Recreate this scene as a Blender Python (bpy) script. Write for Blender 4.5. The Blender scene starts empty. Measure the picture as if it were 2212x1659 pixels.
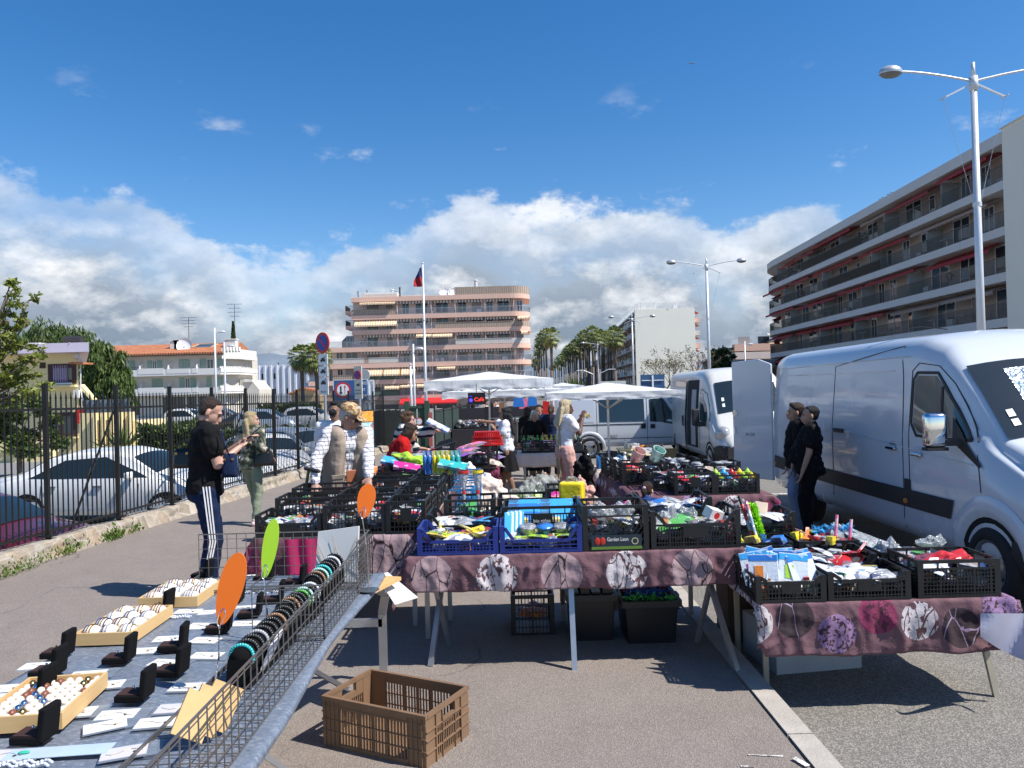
import bpy,math,random
from mathutils import Vector,Matrix,noise
V=Vector
R=random.Random(11)
SC=bpy.context.scene
COL=SC.collection
rad=math.radians
F=1650.;CX=1106.;CY=829.5;CAMZ=1.8;SL=.0105
RO=math.atan(.027);PI_=math.atan((840-CY)/F)
f_=V((0,math.cos(PI_),math.sin(PI_)));u0=V((0,-math.sin(PI_),math.cos(PI_)));r0=V((1,0,0))
r_=r0*math.cos(RO)-u0*math.sin(RO);u_=u0*math.cos(RO)+r0*math.sin(RO)
cam=bpy.data.objects.new('camera',bpy.data.cameras.new('camera'));COL.objects.link(cam);SC.camera=cam
cam.data.sensor_width=36;cam.data.lens=36*F/2212;cam.data.clip_end=30000;cam.data.clip_start=.05
mw=Matrix((r_,u_,-f_)).transposed().to_4x4();mw.translation=V((0,0,CAMZ));cam.matrix_world=mw
AXF,AXR,AXU=f_.copy(),r_.copy(),u_.copy()
def ray(px,py):
 d=AXF+AXR*((px-CX)/F)-AXU*((py-CY)/F)
 return d/d.y
def at(px,py,Y):
 return V((0,0,CAMZ))+ray(px,py)*Y
def gz(y):return -SL*max(0.,min(y,30.))
def on(px,py,h=0.):
 d=ray(px,py);t=(CAMZ-h)/(-d.z-SL)
 return V((d.x*t,t,h-SL*t))
def gp(x,y,h=0.):return V((x,y,gz(y)+h))
_M={}
def nt(m):
 m.use_nodes=True;t=m.node_tree;t.nodes.clear();return t
def node(t,typ,**kw):
 n=t.nodes.new(typ)
 for k,v in kw.items():
  if k.startswith('i_'):
   key=k[2:];key=int(key) if key.isdigit() else key.replace('_',' ')
   n.inputs[key].default_value=v
  else:setattr(n,k,v)
 return n
def lk(t,a,b):t.links.new(a,b)
def ramp(t,fac,stops,interp='LINEAR'):
 n=t.nodes.new('ShaderNodeValToRGB');n.color_ramp.interpolation=interp
 e=n.color_ramp.elements
 while len(e)<len(stops):e.new(.5)
 for q,(p,c) in zip(e,stops):q.position=p;q.color=(*c,1) if len(c)==3 else c
 lk(t,fac,n.inputs[0]);return n.outputs[0]
def math_(t,op,a,b=None,c=None,clamp=False):
 n=t.nodes.new('ShaderNodeMath');n.operation=op;n.use_clamp=clamp
 for i,x in enumerate((a,b,c)):
  if x is None:continue
  if isinstance(x,(int,float)):n.inputs[i].default_value=x
  else:lk(t,x,n.inputs[i])
 return n.outputs[0]
def mixc(t,fac,a,b,mode='MIX'):
 n=t.nodes.new('ShaderNodeMix');n.data_type='RGBA';n.blend_type=mode
 for i,x in ((0,fac),(6,a),(7,b)):
  if isinstance(x,(int,float)):n.inputs[i].default_value=x
  elif isinstance(x,tuple):n.inputs[i].default_value=(*x,1)
  else:lk(t,x,n.inputs[i])
 return n.outputs[2]
def obco(t,scale=1.):
 tc=t.nodes.new('ShaderNodeTexCoord')
 mp=t.nodes.new('ShaderNodeMapping');mp.inputs['Scale'].default_value=(scale,)*3 if isinstance(scale,(int,float)) else scale
 lk(t,tc.outputs['Object'],mp.inputs[0]);return mp.outputs[0]
def tnoise(t,co,sc,det=3,rough=.55):
 n=node(t,'ShaderNodeTexNoise',i_Scale=sc,i_Detail=det,i_Roughness=rough);lk(t,co,n.inputs['Vector']);return n.outputs[0]
def princ(t,col=None,rough=.6,metal=0.,spec=.5,normal=None,**kw):
 p=t.nodes.new('ShaderNodeBsdfPrincipled');o=t.nodes.new('ShaderNodeOutputMaterial');lk(t,p.outputs[0],o.inputs[0])
 for k,x in (('Base Color',col),('Roughness',rough),('Metallic',metal),('Specular IOR Level',spec),('Normal',normal)):
  if x is None:continue
  if isinstance(x,tuple):p.inputs[k].default_value=(*x,1)
  elif isinstance(x,(int,float)):p.inputs[k].default_value=x
  else:lk(t,x,p.inputs[k])
 for k,x in kw.items():p.inputs[k.replace('_',' ')].default_value=x
 return p
def bump(t,h,strength=.3,dist=.01):
 b=node(t,'ShaderNodeBump',i_Strength=strength,i_Distance=dist);lk(t,h,b.inputs['Height']);return b.outputs[0]
def M(name,col=(.5,.5,.5),rough=.6,metal=0.,var=.18,sc=6.,bmp=0.,bsc=40.,spec=.5,alpha=1.,emit=None,coat=0.,trans=0.):
 if name in _M:return _M[name]
 m=bpy.data.materials.new(name);t=nt(m);co=obco(t)
 n=tnoise(t,co,sc)
 k=math_(t,'MULTIPLY_ADD',n,2*var,1-var)
 c=mixc(t,1.,tuple(col),k,'MULTIPLY')
 nm=bump(t,tnoise(t,co,bsc,4),bmp,.01) if bmp else None
 rr=math_(t,'MULTIPLY_ADD',n,.16,rough-.08,clamp=True)
 p=princ(t,c,rr,metal,spec,nm)
 if alpha<1:p.inputs['Alpha'].default_value=alpha
 if coat:p.inputs['Coat Weight'].default_value=coat
 if trans:p.inputs['Transmission Weight'].default_value=trans
 if emit:p.inputs['Emission Color'].default_value=(*emit[:3],1);p.inputs['Emission Strength'].default_value=emit[3]
 _M[name]=m;return m
class MB:
 def __init__(s):s.v=[];s.f=[];s.mi=[];s.k=0
 def add(s,vs,fs):
  b=len(s.v);s.v.extend(tuple(p) for p in vs)
  for q in fs:s.f.append(tuple(b+i for i in q));s.mi.append(s.k)
  return s
 def box(s,c,d,rz=0.,rx=0.,ry=0.,tap=1.):
  c=V(c);a,b,h=d[0]/2,d[1]/2,d[2]/2
  m=Matrix.Rotation(rz,3,'Z')@ Matrix.Rotation(ry,3,'Y')@ Matrix.Rotation(rx,3,'X')
  vs=[c+m @ V((x*a*(tap if z>0 else 1),y*b*(tap if z>0 else 1),z*h)) for z in (-1,1) for x,y in ((-1,-1),(1,-1),(1,1),(-1,1))]
  return s.add(vs,[(3,2,1,0),(4,5,6,7),(0,1,5,4),(1,2,6,5),(2,3,7,6),(3,0,4,7)])
 def b2(s,x0,x1,y0,y1,z0,z1):
  return s.box(((x0+x1)/2,(y0+y1)/2,(z0+z1)/2),(abs(x1-x0),abs(y1-y0),abs(z1-z0)))
 def beam(s,p,q,w,h=None,up=(0,0,1)):
  p=V(p);q=V(q);h=h or w;d=(q-p).normalized();upv=V(up)
  if abs(d.dot(upv))>.98:upv=V((0,1,0))
  x=d.cross(upv).normalized();z=x.cross(d)
  vs=[e+x*(a*w/2)+z*(b*h/2) for e in (p,q) for a,b in ((-1,-1),(1,-1),(1,1),(-1,1))]
  return s.add(vs,[(0,1,2,3),(7,6,5,4),(0,4,5,1),(1,5,6,2),(2,6,7,3),(3,7,4,0)])
 def tube(s,p,q,r1,r2=None,n=8,cap=True):
  p=V(p);q=V(q);r2=r1 if r2 is None else r2;d=(q-p)
  if d.length<1e-6:return s
  d.normalize();a=V((0,0,1)) if abs(d.z)<.9 else V((1,0,0));x=d.cross(a).normalized();y=d.cross(x)
  vs=[e+(x*math.cos(6.28318*i/n)+y*math.sin(6.28318*i/n))*r for e,r in ((p,r1),(q,r2)) for i in range(n)]
  fs=[(i,i+n,(i+1)%n+n,(i+1)%n) for i in range(n)]
  if cap:fs+=[tuple(range(n)),tuple(range(2*n-1,n-1,-1))]
  return s.add(vs,fs)
 def path(s,pts,r,n=6):
  for a,b in zip(pts,pts[1:]):s.tube(a,b,r,r,n,False)
  return s
 def ell(s,c,rr,n=12,m=8,rot=None,z0=-1.,z1=1.):
  c=V(c);vs=[];a0=math.asin(max(-1,z0));a1=math.asin(min(1,z1))
  for j in range(m+1):
   a=a0+(a1-a0)*j/m
   for i in range(n):
    b=6.28318*i/n;p=V((rr[0]*math.cos(a)*math.cos(b),rr[1]*math.cos(a)*math.sin(b),rr[2]*math.sin(a)))
    vs.append(c+(rot @ p if rot else p))
  fs=[(j*n+i,j*n+(i+1)%n,(j+1)*n+(i+1)%n,(j+1)*n+i) for j in range(m) for i in range(n)]
  return s.add(vs,fs)
 def cap(s,p,q,r1,r2,flat=1.,n=10):
  p=V(p);q=V(q);d=q-p;L=d.length
  if L<1e-5:return s.ell(p,(r1,r1*flat,r1),n,6)
  d /= L;a=V((0,1,0)) if abs(d.y)<.9 else V((1,0,0));x=d.cross(a).normalized();y=x.cross(d)
  rings=[(p-d*r1*math.cos(t),r1*math.sin(t)) for t in (.05,.5,1.05)]+[(p,r1),(q,r2)]+[(q+d*r2*math.cos(t),r2*math.sin(t)) for t in (1.05,.5,.05)]
  vs=[]
  for c,r in rings:
   for i in range(n):
    o=(x*math.cos(6.28318*i/n)+y*math.sin(6.28318*i/n))*r;o.y*=flat;vs.append(c+o)
  k=len(rings);fs=[(j*n+i,j*n+(i+1)%n,(j+1)*n+(i+1)%n,(j+1)*n+i) for j in range(k-1) for i in range(n)]
  fs+=[tuple(range(n-1,-1,-1)),tuple(range((k-1)*n,k*n))]
  return s.add(vs,fs)
 def lathe(s,c,prof,n=16,ax='Z'):
  c=V(c);vs=[]
  for r,z in prof:
   for i in range(n):
    a=6.28318*i/n;p=V((r*math.cos(a),r*math.sin(a),z))
    if ax=='X':p=V((p.z,p.x,p.y))
    if ax=='Y':p=V((p.x,p.z,p.y))
    vs.append(c+p)
  k=len(prof)
  return s.add(vs,[(j*n+i,j*n+(i+1)%n,(j+1)*n+(i+1)%n,(j+1)*n+i) for j in range(k-1) for i in range(n)])
 def poly(s,pts):return s.add(pts,[tuple(range(len(pts)))])
 def slab(s,pts,off):
  n=len(pts);off=V(off);vs=[V(p) for p in pts]+[V(p)+off for p in pts]
  return s.add(vs,[tuple(range(n-1,-1,-1)),tuple(range(n,2*n))]+[(i,(i+1)%n,(i+1)%n+n,i+n) for i in range(n)])
 def grid(s,fn,nu,nv):
  vs=[fn(i/nu,j/nv) for j in range(nv+1) for i in range(nu+1)]
  return s.add(vs,[(j*(nu+1)+i,j*(nu+1)+i+1,(j+1)*(nu+1)+i+1,(j+1)*(nu+1)+i) for j in range(nv) for i in range(nu)])
 def mesh(s,name,mats,smooth=False):
  me=bpy.data.meshes.new(name);me.from_pydata(s.v,[],s.f)
  for m in (mats if isinstance(mats,(list,tuple)) else [mats]):me.materials.append(m)
  if isinstance(mats,(list,tuple)) and len(mats)>1:me.polygons.foreach_set('material_index',s.mi)
  if smooth:me.polygons.foreach_set('use_smooth',[True]*len(s.f))
  me.update();return me
 def build(s,name,mats,parent=None,smooth=False,loc=None,rz=0.):
  return ob(name,s.mesh(name,mats,smooth),parent,loc,rz)
def ob(name,me,parent=None,loc=None,rz=0.):
 o=bpy.data.objects.new(name,me);COL.objects.link(o)
 if parent:o.parent=parent
 if loc is not None:o.location=loc
 if rz:o.rotation_euler[2]=rz
 return o
def tag(o,label=None,cat=None,group=None,kind=None):
 if label:o['label']=label
 if cat:o['category']=cat
 if group:o['group']=group
 if kind:o['kind']=kind
 return o
def thing(name,label,cat,loc=(0,0,0),rz=0.,group=None):
 o=bpy.data.objects.new(name,None);COL.objects.link(o);o.empty_display_size=.1
 o.location=loc;o.rotation_euler=(0,0,rz);return tag(o,label,cat,group)
def dup(o,loc,rz=None,label=None,sc=None,group=None):
 r=o.copy();COL.objects.link(r);r.location=loc
 if rz is not None:r.rotation_euler=(0,0,rz)
 if sc:r.scale=(sc,)*3 if isinstance(sc,(int,float)) else sc
 if label:r['label']=label
 if group:r['group']=group
 for ch in list(o.children):
  c=ch.copy();COL.objects.link(c);c.parent=r
  for g in list(ch.children):
   d=g.copy();COL.objects.link(d);d.parent=c
 return r
def smooth_edge(o,w=.004,seg=2):
 b=o.modifiers.new('bevel','BEVEL');b.width=w;b.segments=seg;b.limit_method='ANGLE';return o
_txt={}
def text(s,size,mat,parent=None,loc=(0,0,0),rot=(rad(90),0,0),name='lettering',depth=.001,align='CENTER',shear=0.):
 key=(s,size,mat.name,depth,shear)
 if key not in _txt:
  cu=bpy.data.curves.new(name,'FONT');cu.body=s;cu.size=size;cu.extrude=depth;cu.align_x=align;cu.align_y='CENTER';cu.shear=shear
  cu.resolution_u=3
  t=bpy.data.objects.new('t',cu);COL.objects.link(t);bpy.context.view_layer.update()
  me=bpy.data.meshes.new_from_object(t.evaluated_get(bpy.context.evaluated_depsgraph_get()))
  me.materials.clear();me.materials.append(mat);me.name=name
  bpy.data.objects.remove(t);bpy.data.curves.remove(cu);_txt[key]=me
 o=ob(name,_txt[key],parent,loc);o.rotation_euler=rot;return o
def jit(a):return R.uniform(-a,a)
def leafmat(name,a,b,sc=1.2,tr=.25):
 if name in _M:return _M[name]
 m=bpy.data.materials.new(name);t=nt(m);co=obco(t)
 g=t.nodes.new('ShaderNodeNewGeometry')
 n=math_(t,'ADD',math_(t,'MULTIPLY',g.outputs['Random Per Island'],.55),math_(t,'MULTIPLY',tnoise(t,co,sc,3),.5))
 c=ramp(t,n,[(.25,a),(.8,b)])
 p=princ(t,c,.55,spec=.35);d=t.nodes.new('ShaderNodeBsdfTranslucent');lk(t,c,d.inputs[0])
 mx=t.nodes.new('ShaderNodeMixShader');mx.inputs[0].default_value=tr;lk(t,p.outputs[0],mx.inputs[1]);lk(t,d.outputs[0],mx.inputs[2])
 lk(t,mx.outputs[0],t.nodes['Material Output'].inputs[0]);_M[name]=m;return m
def leaf(mb,c,s,r=None,asp=.55,d=None):
 d=d or V((R.gauss(0,1),R.gauss(0,1),R.gauss(0,.7))).normalized();u=V((R.gauss(0,1),R.gauss(0,1),R.gauss(0,1)));w=d.cross(u).normalized()*s*asp*.5;d=d*s
 c=V(c);mb.add([c-w*.4,c+d*.45-w,c+d,c+d*.45+w],[(0,1,2,3)])
def clump(mb,c,rr,n,s,shell=.6,droop=0):
 c=V(c)
 for _ in range(n):
  p=V((R.gauss(0,1),R.gauss(0,1),R.gauss(0,1))).normalized()*(shell+(1-shell)*R.random())
  q=c+V((p.x*rr[0],p.y*rr[1],p.z*rr[2]));d=None
  if droop:d=(V((R.gauss(0,.4),R.gauss(0,.4),-1))).normalized()
  leaf(mb,q,s*R.uniform(.6,1.3),d=d,asp=.25 if droop else .55)
W=bpy.data.worlds.new('World');SC.world=W;W.use_nodes=True;t=W.node_tree;t.nodes.clear()
SUN_AZ=rad(20);SUN_EL=rad(52)
sdir=V((math.cos(SUN_AZ)*math.cos(SUN_EL),-math.sin(SUN_AZ)*math.cos(SUN_EL),math.sin(SUN_EL)))
sky=node(t,'ShaderNodeTexSky',sky_type='NISHITA',sun_disc=False,sun_elevation=SUN_EL,sun_rotation=math.atan2(sdir.x,sdir.y),altitude=0,air_density=1.0,dust_density=.35,ozone_density=2.2)
tc=t.nodes.new('ShaderNodeTexCoord');sep=t.nodes.new('ShaderNodeSeparateXYZ');lk(t,tc.outputs['Generated'],sep.inputs[0])
X,Y,Z=sep.outputs
az=math_(t,'ARCTAN2',X,Y);hyp=math_(t,'SQRT',math_(t,'ADD',math_(t,'MULTIPLY',X,X),math_(t,'MULTIPLY',Y,Y)))
el=math_(t,'ARCTAN2',Z,hyp)
a01=math_(t,'MULTIPLY_ADD',az,1/1.4,.5,clamp=True)
fc=t.nodes.new('ShaderNodeFloatCurve');cv=fc.mapping.curves[0]
pts=[(-700,430),(-250,410),(0,372),(150,392),(300,425),(420,490),(520,545),(640,552),(740,508),(860,492),(950,445),(1040,425),(1120,462),(1200,432),(1290,425),(1400,452),(1500,478),(1560,505),(1640,470),(1720,425),(1790,415),(1850,520),(2212,590),(2900,500)]
cp=[]
for px,py in pts:
 d=ray(px,py);cp.append((min(1,max(0,math.atan2(d.x,d.y)/1.4+.5)),math.atan2(d.z,math.hypot(d.x,d.y))*2))
while len(cv.points)<len(cp):cv.points.new(.5,.5)
for q,(x,y) in zip(cv.points,sorted(cp)):q.location=(x,y)
fc.mapping.update();lk(t,a01,fc.inputs['Value'])
ring=node(t,'ShaderNodeMapRange');ring.inputs[1].default_value=1.0;ring.inputs[2].default_value=.72;lk(t,math_(t,'ABSOLUTE',az),ring.inputs[0])
top=math_(t,'MULTIPLY',math_(t,'MULTIPLY',fc.outputs[0],.5),math_(t,'MULTIPLY_ADD',ring.outputs[0],.85,.15))
mp=node(t,'ShaderNodeMapping');mp.inputs['Scale'].default_value=(1,1,1.7);lk(t,tc.outputs['Generated'],mp.inputs[0]);co=mp.outputs[0]
nbig=tnoise(t,co,7,9,.58);nfin=tnoise(t,co,24,8,.62)
edge=math_(t,'ADD',math_(t,'MULTIPLY_ADD',nbig,.14,-.07),math_(t,'MULTIPLY_ADD',nfin,.07,-.035))
dep=math_(t,'SUBTRACT',math_(t,'ADD',top,edge),el)
mask=math_(t,'SMOOTHSTEP',dep,0,.05) if False else None
mr=node(t,'ShaderNodeMapRange',interpolation_type='SMOOTHSTEP');mr.inputs[1].default_value=-.008;mr.inputs[2].default_value=.016;lk(t,dep,mr.inputs[0]);mask=mr.outputs[0]
thin=math_(t,'MULTIPLY_ADD',tnoise(t,co,4.5,5),1.6,-.1,clamp=True)
mask=math_(t,'MULTIPLY',mask,math_(t,'MAXIMUM',thin,math_(t,'MULTIPLY',dep,9.),clamp=True))
wmp=node(t,'ShaderNodeMapping');wmp.inputs['Scale'].default_value=(1,1,2.2);wmp.inputs['Location'].default_value=(3.3,.4,.9);lk(t,tc.outputs['Generated'],wmp.inputs[0])
wis=tnoise(t,wmp.outputs[0],11,9,.6)
wr=node(t,'ShaderNodeMapRange',interpolation_type='SMOOTHSTEP');wr.inputs[1].default_value=.6;wr.inputs[2].default_value=.8;lk(t,wis,wr.inputs[0])
lo=node(t,'ShaderNodeMapRange',interpolation_type='SMOOTHSTEP');lo.inputs[1].default_value=.40;lo.inputs[2].default_value=.26;lk(t,el,lo.inputs[0])
wm=math_(t,'MULTIPLY',math_(t,'MULTIPLY',wr.outputs[0],lo.outputs[0]),.75)
mask=math_(t,'MAXIMUM',mask,wm)
mp2=node(t,'ShaderNodeMapping');mp2.inputs['Scale'].default_value=(1,1,1.7);mp2.inputs['Location'].default_value=(-.012,.0,-.03);lk(t,tc.outputs['Generated'],mp2.inputs[0])
rel=math_(t,'SUBTRACT',nbig,tnoise(t,mp2.outputs[0],7,9,.58));rel2=math_(t,'SUBTRACT',nfin,tnoise(t,mp2.outputs[0],24,8,.62))
hgt=math_(t,'DIVIDE',dep,.27,clamp=True)
cbase=ramp(t,hgt,[(0.,(.54,.60,.67)),(.25,(.37,.43,.515)),(.6,(.22,.28,.36)),(1.,(.135,.185,.255))])
lit=math_(t,'ADD',math_(t,'MULTIPLY',rel,3.4),math_(t,'MULTIPLY',rel2,.9));lit=math_(t,'ADD',lit,math_(t,'MULTIPLY_ADD',tnoise(t,co,3.2,4),1.3,-.62))
rim=node(t,'ShaderNodeMapRange',interpolation_type='SMOOTHSTEP');rim.inputs[1].default_value=.075;rim.inputs[2].default_value=.02;lk(t,dep,rim.inputs[0])
lit=math_(t,'ADD',lit,math_(t,'MULTIPLY',rim.outputs[0],.25));lit=math_(t,'MULTIPLY_ADD',lit,1.1,.06,clamp=True)
ccol=mixc(t,lit,cbase,(.86,.87,.89))
bg1=t.nodes.new('ShaderNodeBackground');bg1.inputs[1].default_value=.112
hs=node(t,'ShaderNodeHueSaturation');hs.inputs['Saturation'].default_value=1.38;hs.inputs['Value'].default_value=1.;lk(t,sky.outputs[0],hs.inputs['Color']);lk(t,mixc(t,1.,hs.outputs[0],(1.03,.97,1.02),'MULTIPLY'),bg1.inputs[0])
bg2=t.nodes.new('ShaderNodeBackground');lk(t,ccol,bg2.inputs[0]);bg2.inputs[1].default_value=.93
ms=t.nodes.new('ShaderNodeMixShader');lk(t,mask,ms.inputs[0]);lk(t,bg1.outputs[0],ms.inputs[1]);lk(t,bg2.outputs[0],ms.inputs[2])
wo=t.nodes.new('ShaderNodeOutputWorld');lk(t,ms.outputs[0],wo.inputs[0])
sl=bpy.data.lights.new('sun','SUN');sl.energy=5.;sl.angle=rad(.53);sl.color=(1,.955,.88)
so=bpy.data.objects.new('sun',sl);COL.objects.link(so);so.rotation_euler=(-sdir).to_track_quat('-Z','Y').to_euler();so.location=(0,0,60)
SC.view_settings.view_transform='Standard';SC.view_settings.look='None';SC.view_settings.exposure=.43;SC.view_settings.gamma=1
def asphalt(name,base,chip,csc,dark=.55,patch=.25,chips=.5,lo=.56,hi=.72):
 m=bpy.data.materials.new(name);t=nt(m);co=obco(t)
 vo=node(t,'ShaderNodeTexVoronoi',i_Scale=csc);lk(t,co,vo.inputs['Vector'])
 sepc=t.nodes.new('ShaderNodeSeparateColor');lk(t,vo.outputs['Color'],sepc.inputs[0])
 fine=tnoise(t,co,csc*1.3,2);big=tnoise(t,co,.55,6,.6);mid=tnoise(t,co,4.5,5,.65)
 c=mixc(t,ramp(t,fine,[(.3,(0,0,0)),(.7,(1,1,1))]),tuple(x*dark for x in base),base)
 c=mixc(t,math_(t,'MULTIPLY',ramp(t,sepc.outputs[0],[(lo,(0,0,0)),(hi,(1,1,1))]),chips),c,chip)
 c=mixc(t,1.,c,math_(t,'ADD',math_(t,'MULTIPLY_ADD',big,patch*2,1-patch),math_(t,'MULTIPLY_ADD',mid,.3,-.15)),'MULTIPLY')
 ck=node(t,'ShaderNodeTexVoronoi',i_Scale=.32,feature='DISTANCE_TO_EDGE');wv=t.nodes.new('ShaderNodeVectorMath');wv.operation='ADD';nz=node(t,'ShaderNodeTexNoise',i_Scale=2.2,i_Detail=6.);lk(t,co,nz.inputs[0]);sc3=t.nodes.new('ShaderNodeVectorMath');sc3.operation='SCALE';sc3.inputs[3].default_value=.55;lk(t,nz.outputs[1],sc3.inputs[0]);lk(t,co,wv.inputs[0]);lk(t,sc3.outputs[0],wv.inputs[1]);lk(t,wv.outputs[0],ck.inputs[0])
 crk=math_(t,'MULTIPLY',ramp(t,ck.outputs[0],[(.0015,(1,1,1)),(.004,(0,0,0))]),ramp(t,tnoise(t,co,.7,2),[(.5,(0,0,0)),(.6,(1,1,1))]));c=mixc(t,math_(t,'MULTIPLY',crk,.8),c,tuple(x*.22 for x in base))
 stn_=ramp(t,tnoise(t,co,1.6,5,.7),[(.62,(0,0,0)),(.72,(1,1,1))]);c=mixc(t,math_(t,'MULTIPLY',stn_,.35),c,tuple(x*.45 for x in base))
 sp=node(t,'ShaderNodeTexVoronoi',i_Scale=1.7);lk(t,co,sp.inputs['Vector'])
 c=mixc(t,ramp(t,math_(t,'ADD',sp.outputs['Distance'],math_(t,'MULTIPLY',tnoise(t,co,30,2),.05)),[(.045,(.75,)*3),(.06,(0,0,0))]),c,tuple(x*.3 for x in base))
 princ(t,c,.85,normal=bump(t,math_(t,'ADD',vo.outputs['Distance'],fine),.55,.006))
 return m
mpav=asphalt('pavement_asphalt',(.24,.203,.178),(.43,.37,.32),150,.68,.16,.30)
mroad=asphalt('road_asphalt',(.20,.183,.162),(.42,.39,.34),110,.55,.16,.40)
mlot=asphalt('lot_asphalt',(.21,.21,.205),(.4,.4,.38),40,.7,.2,.3)
KX0,KX1=1.37,1.52
FX=lambda y:-5.75+.062*(y-9.4)
def lotz(y):return -.55-.02*max(0,min(y-12,28))-.2*max(0,min(14-y,3))
def strip(name,mat,xa,xb,ys,zf):
 mb=MB();vs=[]
 for y in ys:vs+=[(xa(y),y,zf(y)),(xb(y),y,zf(y))]
 mb.add(vs,[(2*i,2*i+1,2*i+3,2*i+2) for i in range(len(ys)-1)]);return tag(mb.build(name,mat),kind='structure')
YS=[-6,0,5,10,15,20,25,30,60,140]
strip('pavement',mpav,lambda y:FX(y)-.1 if y<35 else -4.3,lambda y:KX0,YS,gz)
ys2=[-6,0,5,10,15,20,25,30,60,140]
strip('road',mroad,lambda y:KX1,lambda y:60,ys2,lambda y:gz(y)-.12)
strip('car_park',mlot,lambda y:-140,lambda y:FX(y)-.2 if y<36 else -4.3,[-6,0,11,12,14,26,40,60,140],lotz)
far=MB();far.add([(-9000,-50,-1.6),(9000,-50,-1.6),(9000,12000,-1.6),(-9000,12000,-1.6)],[(0,1,2,3)])
tag(far.build('ground',M('far_ground',(.16,.16,.13),.95,sc=.02,var=.3)),kind='structure')
mk=M('kerb_stone',(.40,.365,.32),.85,var=.25,sc=9,bmp=.4,bsc=60)
mb=MB();mk2=M('joint_tar',(.02,.02,.02),.7)
y=-5.
while y<60:
 z=gz(y+.5);mb.slab([(KX0+.018,y,gz(y)-.2),(KX1,y,gz(y)-.2),(KX1,y+.99,gz(y+1)-.2),(KX0+.018,y+.99,gz(y+1)-.2)],(0,0,.2+.004));y+=1.
tag(mb.build('kerb',mk),kind='structure')
mw_=M('road_paint',(.72,.72,.70),.7,var=.35,sc=40)
mp_=bpy.data.materials.new('worn_paint');t=nt(mp_);co=obco(t)
princ(t,mixc(t,ramp(t,tnoise(t,co,22,6,.7),[(.42,(0,0,0)),(.55,(1,1,1))]),(.22,.19,.17),(.75,.74,.70)),.8)
mo_=bpy.data.materials.new('orange_paint');t=nt(mo_);co=obco(t)
princ(t,mixc(t,ramp(t,tnoise(t,co,26,6,.7),[(.42,(0,0,0)),(.55,(1,1,1))]),(.23,.19,.17),(.85,.42,.22)),.8)
def dab(mb,a,b,w,h=.004):
 p=on(*a,h);q=on(*b,h);d=(q-p).normalized();n=V((-d.y,d.x,0))*w/2
 mb.poly([p-n,q-n,q+n,p+n])
mb=MB()
for a,b in (((1615,1630),(1692,1633)),((1600,1655),(1630,1655))):dab(mb,a,b,.012)
tag(mb.build('painted_marks',mp_),kind='structure')
mb=MB()
for a,b in (((1715,1636),(1745,1654)),):dab(mb,a,b,.03,.012)
tag(mb.build('kerb_paint',mp_),kind='structure')
mb=MB()
for a,b in (((500,1606),(560,1612)),((512,1636),(552,1636)),((500,1655),(540,1655))):dab(mb,a,b,.022)
tag(mb.build('orange_marks',mo_),kind='structure')
mb=MB();mb.slab([(2.6,14,gz(14)-.116),(7.5,14,gz(14)-.116),(7.5,14.1,gz(14)-.116),(2.6,14.1,gz(14)-.116)],(0,0,.003))
mb.slab([(2.7,9.3,gz(9.3)-.116),(4.2,9.3,gz(9.3)-.116),(4.2,9.42,gz(9.42)-.116),(2.7,9.42,gz(9.42)-.116)],(0,0,.003))
tag(mb.build('parking_lines',mp_),kind='structure')
mb=MB()
for k in range(6):mb.slab([(-16-k*2.6,15.2,lotz(15.2)+.004),(-15.88-k*2.6,15.2,lotz(15.2)+.004),(-15.88-k*2.6,20,lotz(20)+.004),(-16-k*2.6,20,lotz(20)+.004)],(0,0,.002))
mb.slab([(-40,20,lotz(20)+.004),(-9,21,lotz(21)+.004),(-9,21.12,lotz(21)+.004),(-40,20.12,lotz(20)+.004)],(0,0,.002))
tag(mb.build('car_park_lines',mp_),kind='structure')
def ridge(name,y,pts,mat,amp):
 mb=MB();n=160;vs=[]
 for i in range(n+1):
  px=-300+2900*i/n;k=0
  for (a,ya),(b,yb) in zip(pts,pts[1:]):
   if a<=px<=b:k=ya+(yb-ya)*(px-a)/(b-a)
  p=at(px,k,y);z=p.z+amp*noise.noise(V((px*.012,3,1)))+amp*.4*noise.noise(V((px*.05,3,1)))
  vs+=[(p.x,y,z),(p.x,y-500,-5),(p.x,y+900,-5)]
 mb.add(vs,[(3*i,3*i+3,3*i+4,3*i+1) for i in range(n)]+[(3*i,3*i+2,3*i+5,3*i+3) for i in range(n)])
 return tag(mb.build(name,mat,smooth=True),kind='structure')
ridge('hills',4200,[(-300,820),(200,800),(500,772),(560,762),(640,768),(760,790),(1130,800),(1180,782),(1220,770),(1400,795),(1520,778),(1700,770),(2600,760)],M('hill_forest_hazed',(.15,.19,.235),.95,sc=.01,var=.3),14)  # pale blue of distant haze is put into the forest colour
GL=M('window_glass',(.03,.045,.06),.08,spec=.9,var=.3,sc=.6)
GLB=M('window_glass_blue',(.07,.11,.15),.1,spec=.8,var=.3,sc=.5)
SHUT=M('grey_shutter',(.30,.31,.32),.6,var=.1)
WHT=M('white_frame',(.75,.75,.74),.5,var=.06)
DKM=M('dark_metal',(.035,.03,.028),.45,var=.2)
GREYM=M('rail_grey',(.42,.42,.43),.45,.3)
def stripes(name,a,b,sc,ax=0):
 if name in _M:return _M[name]
 m=bpy.data.materials.new(name);t=nt(m);co=obco(t);s=t.nodes.new('ShaderNodeSeparateXYZ');lk(t,co,s.inputs[0])
 w=math_(t,'FRACT',math_(t,'MULTIPLY',s.outputs[ax],sc));w=math_(t,'GREATER_THAN',w,.5)
 n=math_(t,'MULTIPLY_ADD',tnoise(t,co,3),.4,.8)
 princ(t,mixc(t,1.,mixc(t,w,a,b),n,'MULTIPLY'),.8);_M[name]=m;return m
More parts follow.
